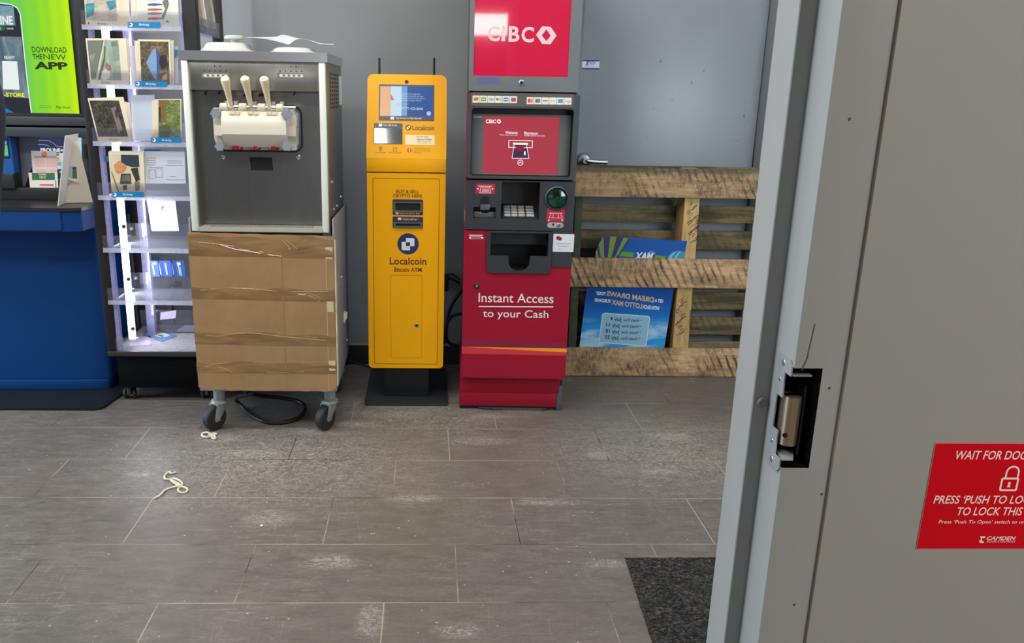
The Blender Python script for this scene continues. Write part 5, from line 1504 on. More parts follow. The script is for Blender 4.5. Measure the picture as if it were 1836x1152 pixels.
# things lying on top of the machine
ZC = 1.4745
def lid(px_, Yc, r, label, knob=True, hs=1.0):
    p = onY(px_, 82, Yc)
    t = thing('hopper_lid', label, 'lid', (p.x, Yc, ZC))
    bm = new(); lathe(bm, (p.x, Yc, ZC), (0, 0, 1), [(r, 0), (r, .008 * hs), (r * .88, .016 * hs), (r * .8, .030 * hs), (r * .7, .035 * hs), (0, .036 * hs)], 40, sq=.85); obj('lid_body', bm, mat('lid_white', (204, 206, 200), 0.4), t)
    if knob:
        bm = new(); lathe(bm, (p.x + .02, Yc + .02, ZC + .035), (0, 0, 1), [(.012, 0), (.012, .012), (.036, .017), (.038, .024), (.03, .029), (0, .030)], 28); obj('lid_knob', bm, mat('lid_white', (204, 206, 200), 0.4), t)
lid(409, 1.36, .118, 'pale round hopper lid with disc knob on top of the soft serve machine')
lid(527, 1.36, .108, 'low pale hopper lid under the folded paper on the soft serve machine', False, .62)
def sheet(name, label, cat, front, back, Y0, Y1, m, dz=0.0):
    n = 30
    def samp(poly, t_):
        k = t_ * (len(poly) - 1); i = min(int(k), len(poly) - 2); f = k - i
        return (poly[i][0] * (1 - f) + poly[i + 1][0] * f, poly[i][1] * (1 - f) + poly[i + 1][1] * f)
    A_ = smooth_path([(x, y, 0) for x, y in front], 6); B_ = smooth_path([(x, y, 0) for x, y in back], 6)
    A_ = [(p.x, p.y) for p in A_]; B_ = [(p.x, p.y) for p in B_]
    bm = new(); rows = []
    for j in range(5):
        v_ = j / 4
        row = []
        for i in range(n + 1):
            a = samp(A_, i / n); b = samp(B_, i / n)
            P0 = onY(*a, Y0); P1 = onY(*b, Y1)
            row.append(P0.lerp(P1, v_))
        rows.append(row)
    lay = []
    for off in (0, .0012):
        lay.append([[bm.verts.new(p + Vector((0, 0, off))) for p in row] for row in rows])
    for j in range(4):
        for i in range(n):
            bm.faces.new((lay[1][j][i], lay[1][j][i + 1], lay[1][j + 1][i + 1], lay[1][j + 1][i]))
            bm.faces.new((lay[0][j + 1][i], lay[0][j + 1][i + 1], lay[0][j][i + 1], lay[0][j][i]))
    return single(name, bm, m, label, cat, smooth=60)
MPAP = mat('paper_white', (214, 214, 222), 0.6)
sheet('folded_paper', 'folded white paper sheets lying crumpled on top of the soft serve machine', 'paper', ((436, 69.5), (455, 68.5), (480, 71), (505, 77), (518, 80), (530, 72), (545, 71), (560, 75), (575, 80), (598, 81)), ((446, 67.5), (470, 67), (495, 66), (505, 63), (515, 64), (530, 68), (545, 70.5), (560, 73.5), (578, 78.5), (598, 79)), 1.30, 1.46, MPAP)
bm = new(); prism(bm, Face((0, 0, ZC), (1, 0, 0), (0, 1, 0)), [(0.700, 1.30), (0.754, 1.315), (0.757, 1.47), (0.735, 1.45)], 0, .0012); single('paper_scrap', bm, MPAP, 'small white paper corner at the edge of the soft serve machine top', 'paper')
p = onY(357, 78, 1.60)
bm = new()
for k in range(5):
    tube(bm, [(0.262 + k * .007, 1.56 + k * .004, ZC + .001), (0.268 + k * .008, 1.57, ZC + .03 + .008 * (k % 2)), (0.276 + k * .006, 1.56, ZC + .045 - .006 * k)], .0035, 6)
single('crumpled_wrapper', bm, mat('wrapper_tan', (214, 190, 150), 0.6), 'crumpled tan wrapper on the soft serve machine top beside the card rack post', 'wrapper')

# cable under the cart, strings on the floor
MCAB2 = mat('cable_black', (16, 16, 17), 0.45)
pts = [(452, 704), (424, 714), (437, 731), (455, 746), (478, 756), (505, 757), (532, 750), (545, 738), (546, 727), (533, 718), (505, 713), (470, 709), (440, 702)]
zs_ = [.13, .05, .009, .009, .009, .009, .009, .009, .012, .02, .03, .06, .13]
bm = new(); tube(bm, [onZ(x, y, z) for (x, y), z in zip(pts, zs_)], .0085, 10)
single('machine_cable', bm, MCAB2, 'black power cable looping on the floor under the cart', 'cable')
MSTRG = mat('cotton_string', (214, 206, 186), 0.85, bump=.5, bscale=700)
def string(label, pts, r=.0035):
    bm = new(); tube(bm, [onZ(x, y, r + (.004 if k % 3 == 2 else 0)) for k, (x, y) in enumerate(pts)], r, 7, 6)
    single('string_scrap', bm, MSTRG, label, 'string')
string('small knotted white string on the floor by the left caster of the cart'.replace('left caster', 'front caster'), ((386, 776), (378, 777), (372, 775), (364, 776), (362, 780), (368, 783), (377, 782), (384, 779), (388, 777), (382, 781), (380, 784), (386, 786), (384, 781), (374, 779)), .0042)
string('long tangled white string with trailing end on the floor tiles', ((316, 846), (306, 848), (304, 845), (298, 849), (295, 853), (296, 858), (304, 859), (310, 857), (320, 860), (326, 865), (326, 870), (319, 866), (310, 861), (305, 859), (312, 865), (322, 871), (330, 873), (336, 876), (334, 881), (326, 883), (320, 880), (320, 875), (325, 871), (318, 871), (306, 874), (296, 878), (290, 884), (284, 889), (276, 893)), .0036)
bm = new(); c_ = onZ(469, 943, 0); lathe(bm, (c_.x, c_.y, 0.0), (0, 0, 1), [(.004, 0), (.006, .003), (.003, .006), (0, .006)], 8); single('crumb', bm, MSTRG, 'tiny white crumb on a floor tile in front of the machines', 'crumb')
# ================================================================== greeting card rack
RX0, RX1, RY0, RY1 = -0.256, 0.214, 1.497, 1.955
MPOST = mat('rack_post_brown', (38, 34, 36), 0.45, spec=.3)
MACR = acrylic('clear_acrylic', tint=(232, 232, 246), haze=0.14)
MACL = acrylic('clear_lip', tint=(232, 232, 246), haze=0.065)
MACE = acrylic('acrylic_edge', tint=(232, 232, 244), haze=0.6)
MACS = acrylic('acrylic_side', tint=(196, 194, 240), haze=0.5)
rack = thing('card_rack', 'tall clear acrylic greeting card rack with dark posts and light tube on casters', 'display rack', ((RX0 + RX1) / 2, (RY0 + RY1) / 2, 0))
for (xa, xb, ya, yb) in ((RX0, -0.2145, 1.504, 1.544), (0.160, RX1, 1.504, 1.55), (RX0, -0.2145, RY1 - .04, RY1), (RX1 - .042, RX1, RY1 - .04, RY1)):
    bm = new(); box(bm, xa, ya, 0.235, xb, yb, 2.0); obj('post', bm, MPOST, rack, bev=.003)
bm = new(); box(bm, -0.222, 1.512, 0.066, 0.19, 1.94, 0.222); obj('base_box', bm, mat('rack_base_black', (10, 10, 11), 0.7, spec=.08), rack, bev=.004)
bm = new()
hole_panel(bm, Face((0, 0, 0.226), (1, 0, 0), (0, 1, 0)), (RX0 + .004, RY0 - .004, RX1 + .004, RY1 + .004), [(RX0 + .02, RY0 + .008, RX1 - .012, RY1 - .012)], -.010, .012)
obj('base_rim', bm, mat('rack_rim', (48, 42, 40), 0.45), rack, bev=.003)
bm = new(); box(bm, RX0 + .02, RY0 + .008, 0.222, RX1 - .012, RY1 - .012, 0.232); obj('base_tray', bm, mat('tray_grey', (150, 146, 150), 0.7, var=.25, vscale=40), rack)
for cx_, cyy in ((-0.192, 1.553), (0.15, 1.56), (-0.192, 1.90), (0.16, 1.90)):
    bm = new(); cyl(bm, (cx_, cyy, .05), (cx_, cyy, .07), .012, 14); cst = obj('caster', bm, mat('stem_dark', (40, 38, 38), .5), rack)
    for s_ in (-1, 1):
        bm = new(); lathe(bm, Vector((cx_ + s_ * .010, cyy + .006, .026)), (s_ * .9, .25, 0), [(0, 0), (.022, 0), (.026, .003), (.026, .011), (.022, .014), (0, .014)], 24); obj('wheel', bm, mat('wheel_grey', (44, 42, 42), 0.6), cst)
    bm = new(); prism(bm, Face((cx_, cyy, 0), (0, 1, 0), (0, 0, 1)), [(-.022, .022), (.026, .020), (.030, .04), (.012, .056), (-.014, .056)], -.009, .009); obj('hood', bm, mat('hood_grey', (58, 54, 52), 0.55), cst, bev=.003)
zl = [1.566, 1.345, 1.121, 0.903, 0.684, 0.459]
SB = 1.748
def shelf(z, lip=.062):
    bm = new(); box(bm, -0.2125, 1.4945, z, 0.1585, SB, z + .0035)
    sh = obj('shelf', bm, MACR, rack)
    bm = new(); box(bm, -0.226, 1.4870, z + .0035, 0.1585, 1.4893, z + lip); obj('front_lip', bm, MACL, sh)
    bm = new(); box(bm, -0.226, 1.4860, z - .0095, 0.1585, 1.4905, z + .009); obj('shelf_edge', bm, MACE, sh)
    bm = new(); box(bm, -0.2125, SB - .003, z + .0035, 0.1585, SB, z + .075); obj('back_lip', bm, MACL, sh)
    for x in (-0.2125, 0.1575):
        bm = new(); prism(bm, Face((x, 0, 0), (0, 1, 0), (0, 0, 1)), [(1.5060 if x > 0 else 1.662, z + .0035), (SB - .002, z + .0035), (SB - .002, z + .075), (1.5060 if x > 0 else 1.662, z + .062)], 0, .0015); obj('side_lip', bm, MACL, sh)
    bm = new(); lathe(bm, (-0.190, SB - .004, z + .05), (0, -1, 0), [(.008, 0), (.008, .006), (.005, .010), (0, .010)], 14); obj('stud', bm, mat('stud_grey', (180, 178, 186), 0.3, metal=.4), sh)
for z in zl:
    shelf(z)
bm = new(); box(bm, -0.213, RY0 + .001, 0.238, 0.1555, RY0 + .0035, 0.30); obj('tray_lip', bm, MACL, rack)
bm = new(); box(bm, -0.205, 1.80, 0.238, 0.17, 1.803, 0.345); obj('tray_back', bm, MACL, rack)
# tiers on the side that faces the machine
for z in (1.556, 1.335):
    bm = new(); box(bm, 0.165, 1.552, z, RX1 - .004, 1.91, z + .0035); sh = obj('shelf', bm, MACR, rack)
    bm = new(); box(bm, RX1 - .0065, 1.552, z, RX1 - .004, 1.91, z + .06); obj('front_lip', bm, MACL, sh)
bm = new(); box(bm, -0.2135, 1.510, 0.238, -0.197, 1.535, 1.98); obj('corner_strip', bm, MACS, rack)
bm = new(); box(bm, 0.150, 1.515, 0.238, 0.157, 1.535, 1.98); obj('corner_strip', bm, MACS, rack)
bm = new(); box(bm, -0.166, 1.765, 0.232, -0.130, 1.790, 1.98); obj('inner_post', bm, MACS, rack)
bm = new(); box(bm, -0.2080, 1.640, 0.250, -0.180, 1.652, 1.96)
MTUBE = mat('light_tube', (236, 240, 255), 0.5, emit=4.5)
obj('light_tube', bm, MTUBE, rack, label='bright white vertical light tube')
lt = bpy.data.lights.new('rack_tube', 'AREA'); lt.shape = 'RECTANGLE'; lt.size = .03; lt.size_y = 1.6; lt.energy = 9; lt.color = (.88, .90, 1)
lo = bpy.data.objects.new('rack_tube', lt); COL.objects.link(lo); lo.location = (-0.174, 1.646, 1.1); lo.rotation_euler = (math.radians(90), 0, math.radians(70 + 20)); lo.rotation_euler = (math.radians(90), 0, math.radians(-90))
for z in (0.760, 0.527, 0.30):
    bm = new(); lathe(bm, (-0.186, 1.6395, z), (0, -1, 0), [(.0085, 0), (.0085, .004), (0, .005)], 12); obj('tube_clip', bm, mat('clip_brown', (90, 78, 70), 0.5), rack)

# ---- cards
def photo(name, stops, scale=(5, 5, 5), ns=3.0, seed=0, det=6, dist=1.0):
    if name in MATS:
        return MATS[name]
    m = mat(name, (128, 128, 128), 0.35)
    nt = NT(m)
    n = nt.noise(nt.mapping(scale=scale, loc=(seed * 1.7, seed * .9, seed * 2.3)), ns, det, .72, dist)
    nt.link(nt.ramp(n, [(p, lin(c)) for p, c in stops]), nt.n['Principled BSDF'].inputs['Base Color'])
    return m
MCARD = mat('card_cream', (226, 214, 190), 0.6)
MCARDW = mat('card_white', (226, 226, 224), 0.6)
MTAG = mat('tag_blue', (0, 122, 178), 0.45)
MTAGW = mat('tag_white', (214, 232, 240), 0.5)
MDKP = mat('card_print', (70, 66, 62), 0.6)
def cface(Y, z, tilt=0.03):
    return Face((0, Y, z), (1, 0, 0), (0, math.sin(tilt), math.cos(tilt)))
def poly(bm, f, pts, h):
    flat(bm, f, f.pts(*pts), h)
def card(label, f, corners, group='greeting cards on the rack', base=MCARD, photo_q=None, photo_m=None, extras=(), tag=None, tagtext=None, plain=None, name='greeting_card', cat='card'):
    P = [(a, max(b, .0006)) for a, b in f.pts(*corners)]
    zb_ = min(p[1] for p in P)
    t = thing(name, label, cat, f.w(sum(p[0] for p in P) / 4, zb_, 0), group if name in ('greeting_card', 'leaflet') else None)
    bm = new(); prism(bm, f, P, -.0022, 0); o = obj('card_sheet', bm, base, t)
    if photo_q:
        bm = new(); poly(bm, f, photo_q, .0003); po = obj('photo', bm, photo_m, t)
        for nm, pts, mm in extras:
            bm = new(); poly(bm, f, pts, .0006); obj(nm, bm, mm, po)
    if tag:
        bm = new(); prism(bm, f.up(.0085), f.up(.0085).pts(*tag), .0008, .0016); tg = obj('tag', bm, MTAG, t, label='blue category tag')
        if tagtext:
            (xa, ya, xb, yb) = tagtext
            ft = f.up(.0085); txt(tg, MTAGW, ft, [('Birthday', xa, ya, xb, yb, .01)], .0019)
            q = ft.px(tag[0][0] + 5.5, (tag[0][1] + tag[3][1]) / 2)
            bm = new(); flat(bm, ft, circ(q[0], q[1], .0075, 14), .0019); em = obj('tag_emblem', bm, MTAGW, tg)
            bm = new(); flat(bm, ft, circ(q[0] - .003, q[1] + .001, .004, 12), .0021); obj('emblem_dot', bm, MDKP, em)
    if plain:
        (xa, ya, xb, yb) = plain
        txt(t, MDKP, f, [('Birthday', xa, ya, xb, yb, 0)], .0006)
        q = f.px(xa - 22 if xa > 180 else xa - 16, (ya + yb) / 2 - 1); bm = new(); flat(bm, f, circ(q[0], q[1], .003, 10, .005), .0006); obj('emblem', bm, MDKP, t)
    return t
C = lambda r, g, b: mat('ink_%d_%d_%d' % (r, g, b), (r, g, b), .5)
YC = 1.494
f0, f1, f2, f3 = [cface(YC, z + .004) for z in zl[:4]]
b_ = lambda z, k: cface(YC + .006 * k, z + .004)
# top tier
card('cream card backs standing behind the rocky pool card on the top tier', b_(zl[0], 1), ((210, -40), (231, -40), (232, 48.5), (214, 48.5)))
card('greeting card with rocky blue pool photo on the top tier', f0, ((149, -40), (211, -40), (215, 48.5), (154, 48)), photo_q=((152, -40), (207, -40), (210, 38), (155, 36)), photo_m=photo('photo_stones', [(.3, (150, 140, 126)), (.5, (186, 176, 160)), (.7, (206, 198, 184))], ns=8, scale=(9, 9, 14)),
     extras=(('pool', ((153, 7), (170, 5), (168, 27), (155, 32)), photo('photo_pool', [(.35, (36, 110, 130)), (.65, (90, 160, 172))], ns=12)), ('pool', ((190, 3), (207, 0), (208, 14), (197, 19)), photo('photo_pool', [], ns=12)), ('pool_step', ((176, 10), (188, 8), (196, 34), (178, 36)), C(196, 186, 170))), plain=(175, 40.5, 192, 45.2))
card('cream card behind the beach people card on the top tier', b_(zl[0], 1), ((233, -40), (318, -40), (320, 49), (236, 49)))
card('greeting card with a row of beach people and long shadows on the top tier', f0, ((245, -40), (317, -40), (321.5, 50), (247, 50)), base=mat('card_pale', (222, 224, 212), .6), photo_q=((246, -40), (304, -40), (306, 40), (248, 40)), photo_m=mat('photo_sand', (214, 218, 206), .5),
     extras=[('bather', ((265, y), (276, y - 1), (291, y), (291, y + 2), (277, y + 3.4), (265, y + 3)), C(*c)) for y, c in ((-3, (160, 60, 60)), (7, (60, 84, 130)), (16, (170, 90, 84)), (23, (150, 90, 96)), (32, (176, 84, 76)))] + [('bather_shadow_print', ((291, 4), (300, -8), (303, 8), (297, 26), (292, 37), (290, 30), (296, 16)), C(108, 110, 108)), ('bather_print', ((297, 40), (300, 35), (303, 41)), C(120, 120, 118))],
     tag=((229.3, 39.2), (287.5, 39.8), (288, 50.2), (229.6, 49.6)), tagtext=(250, 42, 268, 47.5))
# second tier
card('stack of cream cards behind the street scene card on the second tier', b_(zl[1], 1), ((222, 68.5), (230.5, 69.5), (233.5, 153), (226, 153.5)))
card('greeting card with a pale street and crosswalk photo on the second tier', f1, ((153.3, 68.6), (225.6, 68.6), (232, 153.5), (162, 154)), photo_q=((156, 71.6), (212, 72), (218, 144), (163.6, 143)), photo_m=photo('photo_street', [(.3, (120, 140, 124)), (.55, (164, 180, 164)), (.75, (196, 204, 188))], ns=3, scale=(8, 8, 3)),
     extras=(('road', ((156.5, 73), (186, 72), (172, 140), (163.6, 142)), C(110, 118, 104)), ('kerb', ((183, 72), (188, 72), (176, 143), (171, 143)), C(204, 196, 178)), ('crosswalk_print', ((187, 82), (189.5, 84), (188, 108), (180, 142), (175, 143), (186, 104)), C(96, 78, 58)), ('white_car', ((161, 100), (169, 90), (171, 98), (164, 116)), C(206, 212, 208)), ('umbrella_print', ((182, 128), (190, 124), (198, 130), (196, 140), (188, 144), (182, 142)), C(214, 216, 204)), ('figure_print', ((190, 112), (199, 118), (200, 126), (193, 126), (189, 121)), C(150, 106, 92)), ('window_print', ((202, 98), (213, 96), (214, 108), (203, 110)), C(136, 152, 134)), ('window_print', ((203, 118), (215, 117), (217, 142), (202, 142)), C(140, 158, 136)), ('awning_print', ((199, 75), (209, 74), (210, 83), (200, 84)), C(108, 126, 112))),
     plain=(182, 146.2, 198.7, 151))
card('cream card edges behind the evening street card on the second tier', b_(zl[1], 1), ((240.5, 73), (311, 72), (312, 152), (246, 152)))
card('greeting card with dark trees and evening street photo on the second tier', f1, ((247, 70.5), (305, 71), (307.5, 153.5), (251.7, 154)), photo_q=((250.7, 74), (302, 74.5), (304.5, 153), (254, 153)), photo_m=photo('photo_evening', [(.28, (20, 26, 30)), (.42, (66, 70, 74)), (.55, (120, 96, 66)), (.72, (206, 150, 72))], ns=5, scale=(10, 10, 8), seed=2),
     extras=(('sky_print', ((272, 92), (280, 84), (283, 110), (283, 144), (276, 140), (262, 112)), C(124, 156, 196)), ('blue_street', ((279, 84), (284, 92), (286, 130), (284, 145), (281, 142), (281, 108)), C(52, 92, 160)), ('crowd_print', ((287, 100), (298, 98), (301, 116), (290, 126), (285, 112)), C(40, 36, 44)), ('street_lamp_print', ((292, 136), (299, 132), (300, 142), (291, 145)), C(226, 172, 82))),
     tag=((241.8, 145.5), (300, 146), (300.3, 155.5), (242.4, 155)), tagtext=(262, 148.5, 280, 153.2))
card('small blue tag card on a clear sleeve beside the evening street card', b_(zl[1], 2), ((312.5, 89), (319, 89.5), (319, 97.5), (312.5, 97)), base=MTAG, name='tag_card')
card('white folded sheet standing behind the evening street card', b_(zl[1], 4), ((232, 82), (319, 82), (320, 150), (236, 150)), base=mat('sheet_lilac', (190, 190, 204), .6), name='sleeve_sheet')
# third tier
card('cream card leaning behind the dark garden card on the third tier', b_(zl[2], 1), ((223.5, 182), (232, 184), (238.5, 252), (230, 254)))
card('greeting card with dark hedge and red flowers photo on the third tier', f2, ((157, 176), (221, 173.5), (237.6, 253.8), (176.3, 254.8)), photo_q=((160, 180), (213, 180), (229.8, 244.8), (176.5, 244.8)), photo_m=photo('photo_hedge', [(.3, (20, 20, 20)), (.5, (62, 60, 54)), (.62, (104, 92, 74)), (.8, (170, 160, 146))], ns=6, scale=(9, 9, 9), seed=4),
     extras=(('path_print', ((199, 194), (207, 190), (220, 232), (213, 240)), C(124, 110, 108)), ('flower_print', ((206, 198), (209, 196), (212, 210), (208, 211)), C(116, 52, 52))), plain=(196, 248.6, 212, 251.8))
card('pale instruction sheet standing between the two cards on the third tier', b_(zl[2], 3), ((235, 170), (277, 169.5), (277, 252), (238, 252)), base=mat('sheet_blue_white', (196, 204, 222), .6), name='instruction_sheet', extras=())
card('cream card with flower edge behind the garden table card on the third tier', b_(zl[2], 1), ((272.5, 180), (284, 179), (284, 250), (272.5, 250)))
card('greeting card with garden table and green plants photo on the third tier', f2, ((277, 178), (325, 177), (325.5, 250), (277, 250)), photo_q=((284, 179), (323, 179), (324, 247), (284, 247)), photo_m=photo('photo_garden', [(.3, (56, 66, 38)), (.48, (110, 124, 66)), (.6, (146, 158, 88)), (.78, (206, 200, 170))], ns=6, scale=(10, 10, 10), seed=7),
     extras=(('wall_print', ((284.5, 180), (297, 180), (299, 220), (285, 220)), C(128, 96, 64)), ('window_print', ((289, 190), (297, 190), (297, 212), (289, 212)), C(206, 166, 92)), ('beam_print', ((285, 192), (288, 192), (288, 219), (285, 219)), C(84, 52, 34)), ('bush_print', ((284.5, 226), (299, 222), (309, 232), (304, 246), (285, 246)), C(84, 88, 60))),
     tag=((270.8, 246.4), (325.2, 246.4), (325.6, 255.6), (270.8, 255.2)), tagtext=(291, 249.5, 308, 254))
# fourth tier
card('cream card behind the bouquet card on the fourth tier', b_(zl[3], 1), ((196, 270), (259, 271), (261.5, 351), (204, 351)))
card('greeting card with orange bouquet and laptop photo on the fourth tier', f3, ((194, 271.8), (256.8, 272), (260.8, 352.6), (200.9, 353)), photo_q=((196.5, 276.4), (248.8, 277), (254.8, 343.7), (201.5, 344)), photo_m=photo('photo_desk', [(.3, (206, 190, 156)), (.7, (224, 212, 182))], ns=2, seed=3),
     extras=(('chair_print', ((217, 277), (248.5, 277.5), (250, 299), (238, 300), (226, 296), (217, 290)), C(44, 54, 66)), ('bouquet', ((204, 296), (213, 288), (222, 290), (228, 300), (222, 309), (212, 312), (206, 306)), photo('photo_flowers', [(.3, (176, 96, 60)), (.7, (232, 176, 120))], ns=30)), ('tablet', ((217, 311), (234, 311), (236, 330), (215, 330)), C(58, 54, 50)), ('tablet_screen', ((219.5, 313.5), (232, 313.5), (234, 325), (217.5, 325)), C(128, 126, 108)), ('table_items', ((234, 302), (247, 300), (251, 322), (244, 326)), C(54, 48, 46)), ('cup_print', ((220, 332), (228, 331), (228, 340), (221, 341)), C(70, 58, 46)), ('pot_print', ((241, 325), (250, 325), (251, 340), (243, 343)), C(120, 116, 92)), ('table_edge', ((199, 307), (201, 308), (214, 343), (211, 344)), C(120, 106, 84))),
     tag=((200.5, 344), (257.6, 344), (258.6, 353), (201, 353.2)), tagtext=(221, 346.6, 238.5, 351))
t = card('white printed instruction sheet on the fourth tier beside the bouquet card', b_(zl[3], 2), ((259.8, 270.8), (331, 270.8), (333, 329), (260.8, 329)), base=mat('sheet_white', (206, 208, 220), .6), name='instruction_sheet')
fi = b_(zl[3], 2)
for k, (a, y, b) in enumerate(((262, 283, 280), (262, 287, 279), (262, 291, 280), (262, 295, 278), (300, 288, 326), (300, 291.5, 326), (297, 296, 328), (268, 300, 292), (297, 322, 334), (304, 316, 316))):
    bm = new(); line(bm, fi, a, y, min(b, 330), y + .2, .8, .0006); obj('print_line', bm, mat('faint_print', (130, 132, 146), .6), t)
for q in ((267, 304, 278.5, 320), (279.5, 302, 291, 318)):
    bm = new(); r = fi.rect(*q); ring(bm, fi, rrect(*r), rrect(r[0] + .0012, r[1] + .0012, r[2] - .0012, r[3] - .0012), .0001, .0006); obj('print_box', bm, mat('faint_print', (130, 132, 146), .6), t)
card('blue headed card tops behind the instruction sheet on the fourth tier', b_(zl[3], 3), ((257.8, 267), (286.7, 267.8), (286.9, 300), (259, 300)), base=MTAG, name='tag_card')
card('pale card backs standing behind the blue headed card on the fourth tier', b_(zl[3], 4), ((250, 261), (330, 262), (331, 320), (252, 320)), base=mat('sheet_lilac', (190, 190, 204), .6), name='sleeve_sheet')
card('small blue tag seen through acrylic beside the bouquet card', b_(zl[3], 4), ((183.5, 280), (193.5, 280), (194, 290), (184, 290)), base=MTAG, name='tag_card')
# fifth and sixth tiers, tray
fe = Face((0, 1.735, zl[4] + .004), (1, 0, 0), (0, .06, 1))
t = card('white envelope with small brown bird mark on the fifth tier', fe, ((262, 352), (313, 352), (321, 414), (272, 414)), base=mat('envelope_white', (214, 216, 228), .6), name='envelope', cat='envelope', group=None)
bm = new(); poly(bm, fe, ((287.5, 370), (291, 368.5), (296, 371), (293, 374), (292.5, 379), (289.5, 376)), .0006); obj('bird_mark', bm, C(176, 112, 100), t)
for q in ((288, 399.4, 301, 400.4), (291, 409, 301, 410.2)):
    bm = new(); flat(bm, fe, rrect(*fe.rect(*q)), .0006); obj('print_line', bm, C(130, 130, 140), t)
fl = Face((0, 1.728, zl[5] + .004), (1, 0, 0), (0, .10, 1))
for k in range(5):
    xa = 268 + k * 11.5
    t = card(('blue leaflet with white headline', 'dark blue leaflet second along', 'blue leaflet middle of the row', 'blue leaflet fourth along', 'blue and green leaflet end one')[k] + ' on the sixth tier of the card rack', fl if k % 2 == 0 else Face((0, 1.7315, zl[5] + .004), (1, 0, 0), (0, .10, 1)), ((xa, 467), (xa + 15, 467), (xa + 19, 495.5), (xa + 5, 495.5)), base=(C(32, 78, 156), C(24, 56, 120))[k % 2], name='leaflet', cat='leaflet', group='blue leaflets on the card rack')
    ff = fl if k % 2 == 0 else Face((0, 1.7315, zl[5] + .004), (1, 0, 0), (0, .10, 1))
    bm = new(); poly(bm, ff, ((xa + 4, 471), (xa + 6, 471), (xa + 10, 492), (xa + 8, 492)), .0006); obj('white_text_band', bm, C(196, 206, 226), t)
    if k == 4:
        bm = new(); poly(bm, ff, ((xa + 6, 478), (xa + 10, 478), (xa + 13, 494), (xa + 9, 494)), .0008); obj('green_band', bm, C(122, 164, 104), t)
        bm = new(); poly(bm, ff, ((xa + 3, 470), (xa + 9, 470), (xa + 10, 475), (xa + 4, 475)), .0009); obj('white_square', bm, C(220, 226, 236), t)
    if k == 0:
        bm = new(); flat(bm, ff, circ(*ff.px(xa + 10, 472), .006, 16), .0008); obj('white_dot', bm, C(210, 216, 230), t)
FTR = Face((0, 0, 0.2325), (1, 0, 0), (0, 1, 0))
def trayflat(label, pts, m, name, cat, extra=()):
    P = [FTR.px(*p) for p in pts]
    P = [(min(max(a, RX0 + .024), RX1 - .016), min(max(b, RY0 + .012), RY1 - .016)) for a, b in P]
    t = thing(name, label, cat, (sum(p[0] for p in P) / 4, sum(p[1] for p in P) / 4, .2325))
    bm = new(); prism(bm, FTR, P, 0, .0012); obj('sheet', bm, m, t)
    for nm, q, mm in extra:
        bm = new(); flat(bm, FTR, FTR.pts(*q), .0016); obj(nm, bm, mm, t)
trayflat('blue and yellow leaflet lying in the tray at the foot of the card rack', ((280, 589), (318, 602), (290, 613), (254, 600)), C(84, 124, 170), 'leaflet', 'leaflet', (('print_patch', ((282, 592), (306, 601), (296, 605), (272, 598)), C(190, 204, 206)), ('yellow_patch', ((281, 600), (294, 602), (288, 605), (276, 602)), C(214, 196, 120))))
trayflat('pinkish note lying at the front of the tray in the card rack', ((230, 604), (270, 602), (271, 619), (232, 620)), photo('note_print', [(.35, (150, 140, 168)), (.65, (206, 198, 210))], ns=40), 'note', 'paper')
trayflat('plain white card lying in the tray of the card rack by the cardboard', ((332, 582), (352, 582), (352, 594), (315, 594)), C(220, 220, 230), 'blank_card', 'card')
fn = Face((0, 1.797, 0.238), (1, 0, 0), (0, 0, 1))
card('pale torn note against the back panel of the card rack tray', fn, ((288, 560), (316, 556), (315, 570), (287, 573)), base=photo('note_print', []), name='note', cat='paper', group=None)
# cards on the side facing the machine
FR = Face((RX1 - .012, 0, 1.5605), (0, 1, 0), (-.10, 0, 1))
def frp(y0, y1, z0, z1): return [(y0, z0), (y1, z0), (y1, z1), (y0, z1)]
for lab, y0, y1, mphoto, dz in (('greeting card with peach coloured photo on the side of the rack', 1.56, 1.72, photo('photo_peach', [(.3, (150, 100, 76)), (.6, (206, 170, 140)), (.8, (226, 206, 184))], ns=3, seed=9), 0), ('cream greeting card with grey photo on the side of the rack', 1.735, 1.895, photo('photo_greybeige', [(.3, (150, 140, 128)), (.7, (206, 198, 186))], ns=3, seed=12), .0)):
    t = thing('greeting_card', lab, 'card', FR.w((y0 + y1) / 2, 0, 0), 'greeting cards on the rack')
    bm = new(); prism(bm, FR, frp(y0, y1, .004, .21), -.002, 0); obj('card_sheet', bm, MCARD, t)
    bm = new(); flat(bm, FR, frp(y0 + .012, y0 + .115, .032, .20), .0005); obj('photo', bm, mphoto, t)
    bm = new(); prism(bm, FR, frp(y0 - .002, y1, .0, .030), .0006, .0014); tg = obj('tag', bm, mat('tag_blue_shade', (72, 124, 170), .45), t)
    bm = new(); letters_r(bm, FR, 'Birthday', (y0 + .05, .009, y0 + .10, .022), .0019); obj('lettering', bm, MTAGW, tg, keep=True)
# white wall outlet seen through the rack
FO = FY(2.0788)
a, b = FO.px(322, 515)
t = thing('wall_outlet', 'white wall outlet on the grey wall behind the card rack', 'outlet', FO.w(a, b - .057, 0))
bm = new(); prism(bm, FO, rrect(a - .036, b - .058, a + .036, b + .058, .004), 0, .004); obj('cover_plate', bm, mat('outlet_cover', (150, 150, 152), .45), t, bev=.0015)
for k in (-1, 1):
    bm = new(); prism(bm, FO, circ(a, b + k * .02, .0165, 24, .0145), .004, .006); s_ = obj('socket', bm, mat('outlet_white', (226, 226, 224), .4), t)
    for dx in (-.0055, .0055):
        bm = new(); flat(bm, FO, rrect(a + dx - .0012, b + k * .02 - .001, a + dx + .0012, b + k * .02 + .0075), .0063); obj('slot', bm, MBLK, s_)
t2 = thing('rack_plug', 'black plug and cord in the outlet behind the card rack', 'plug', FO.w(a, b + .02, .006))
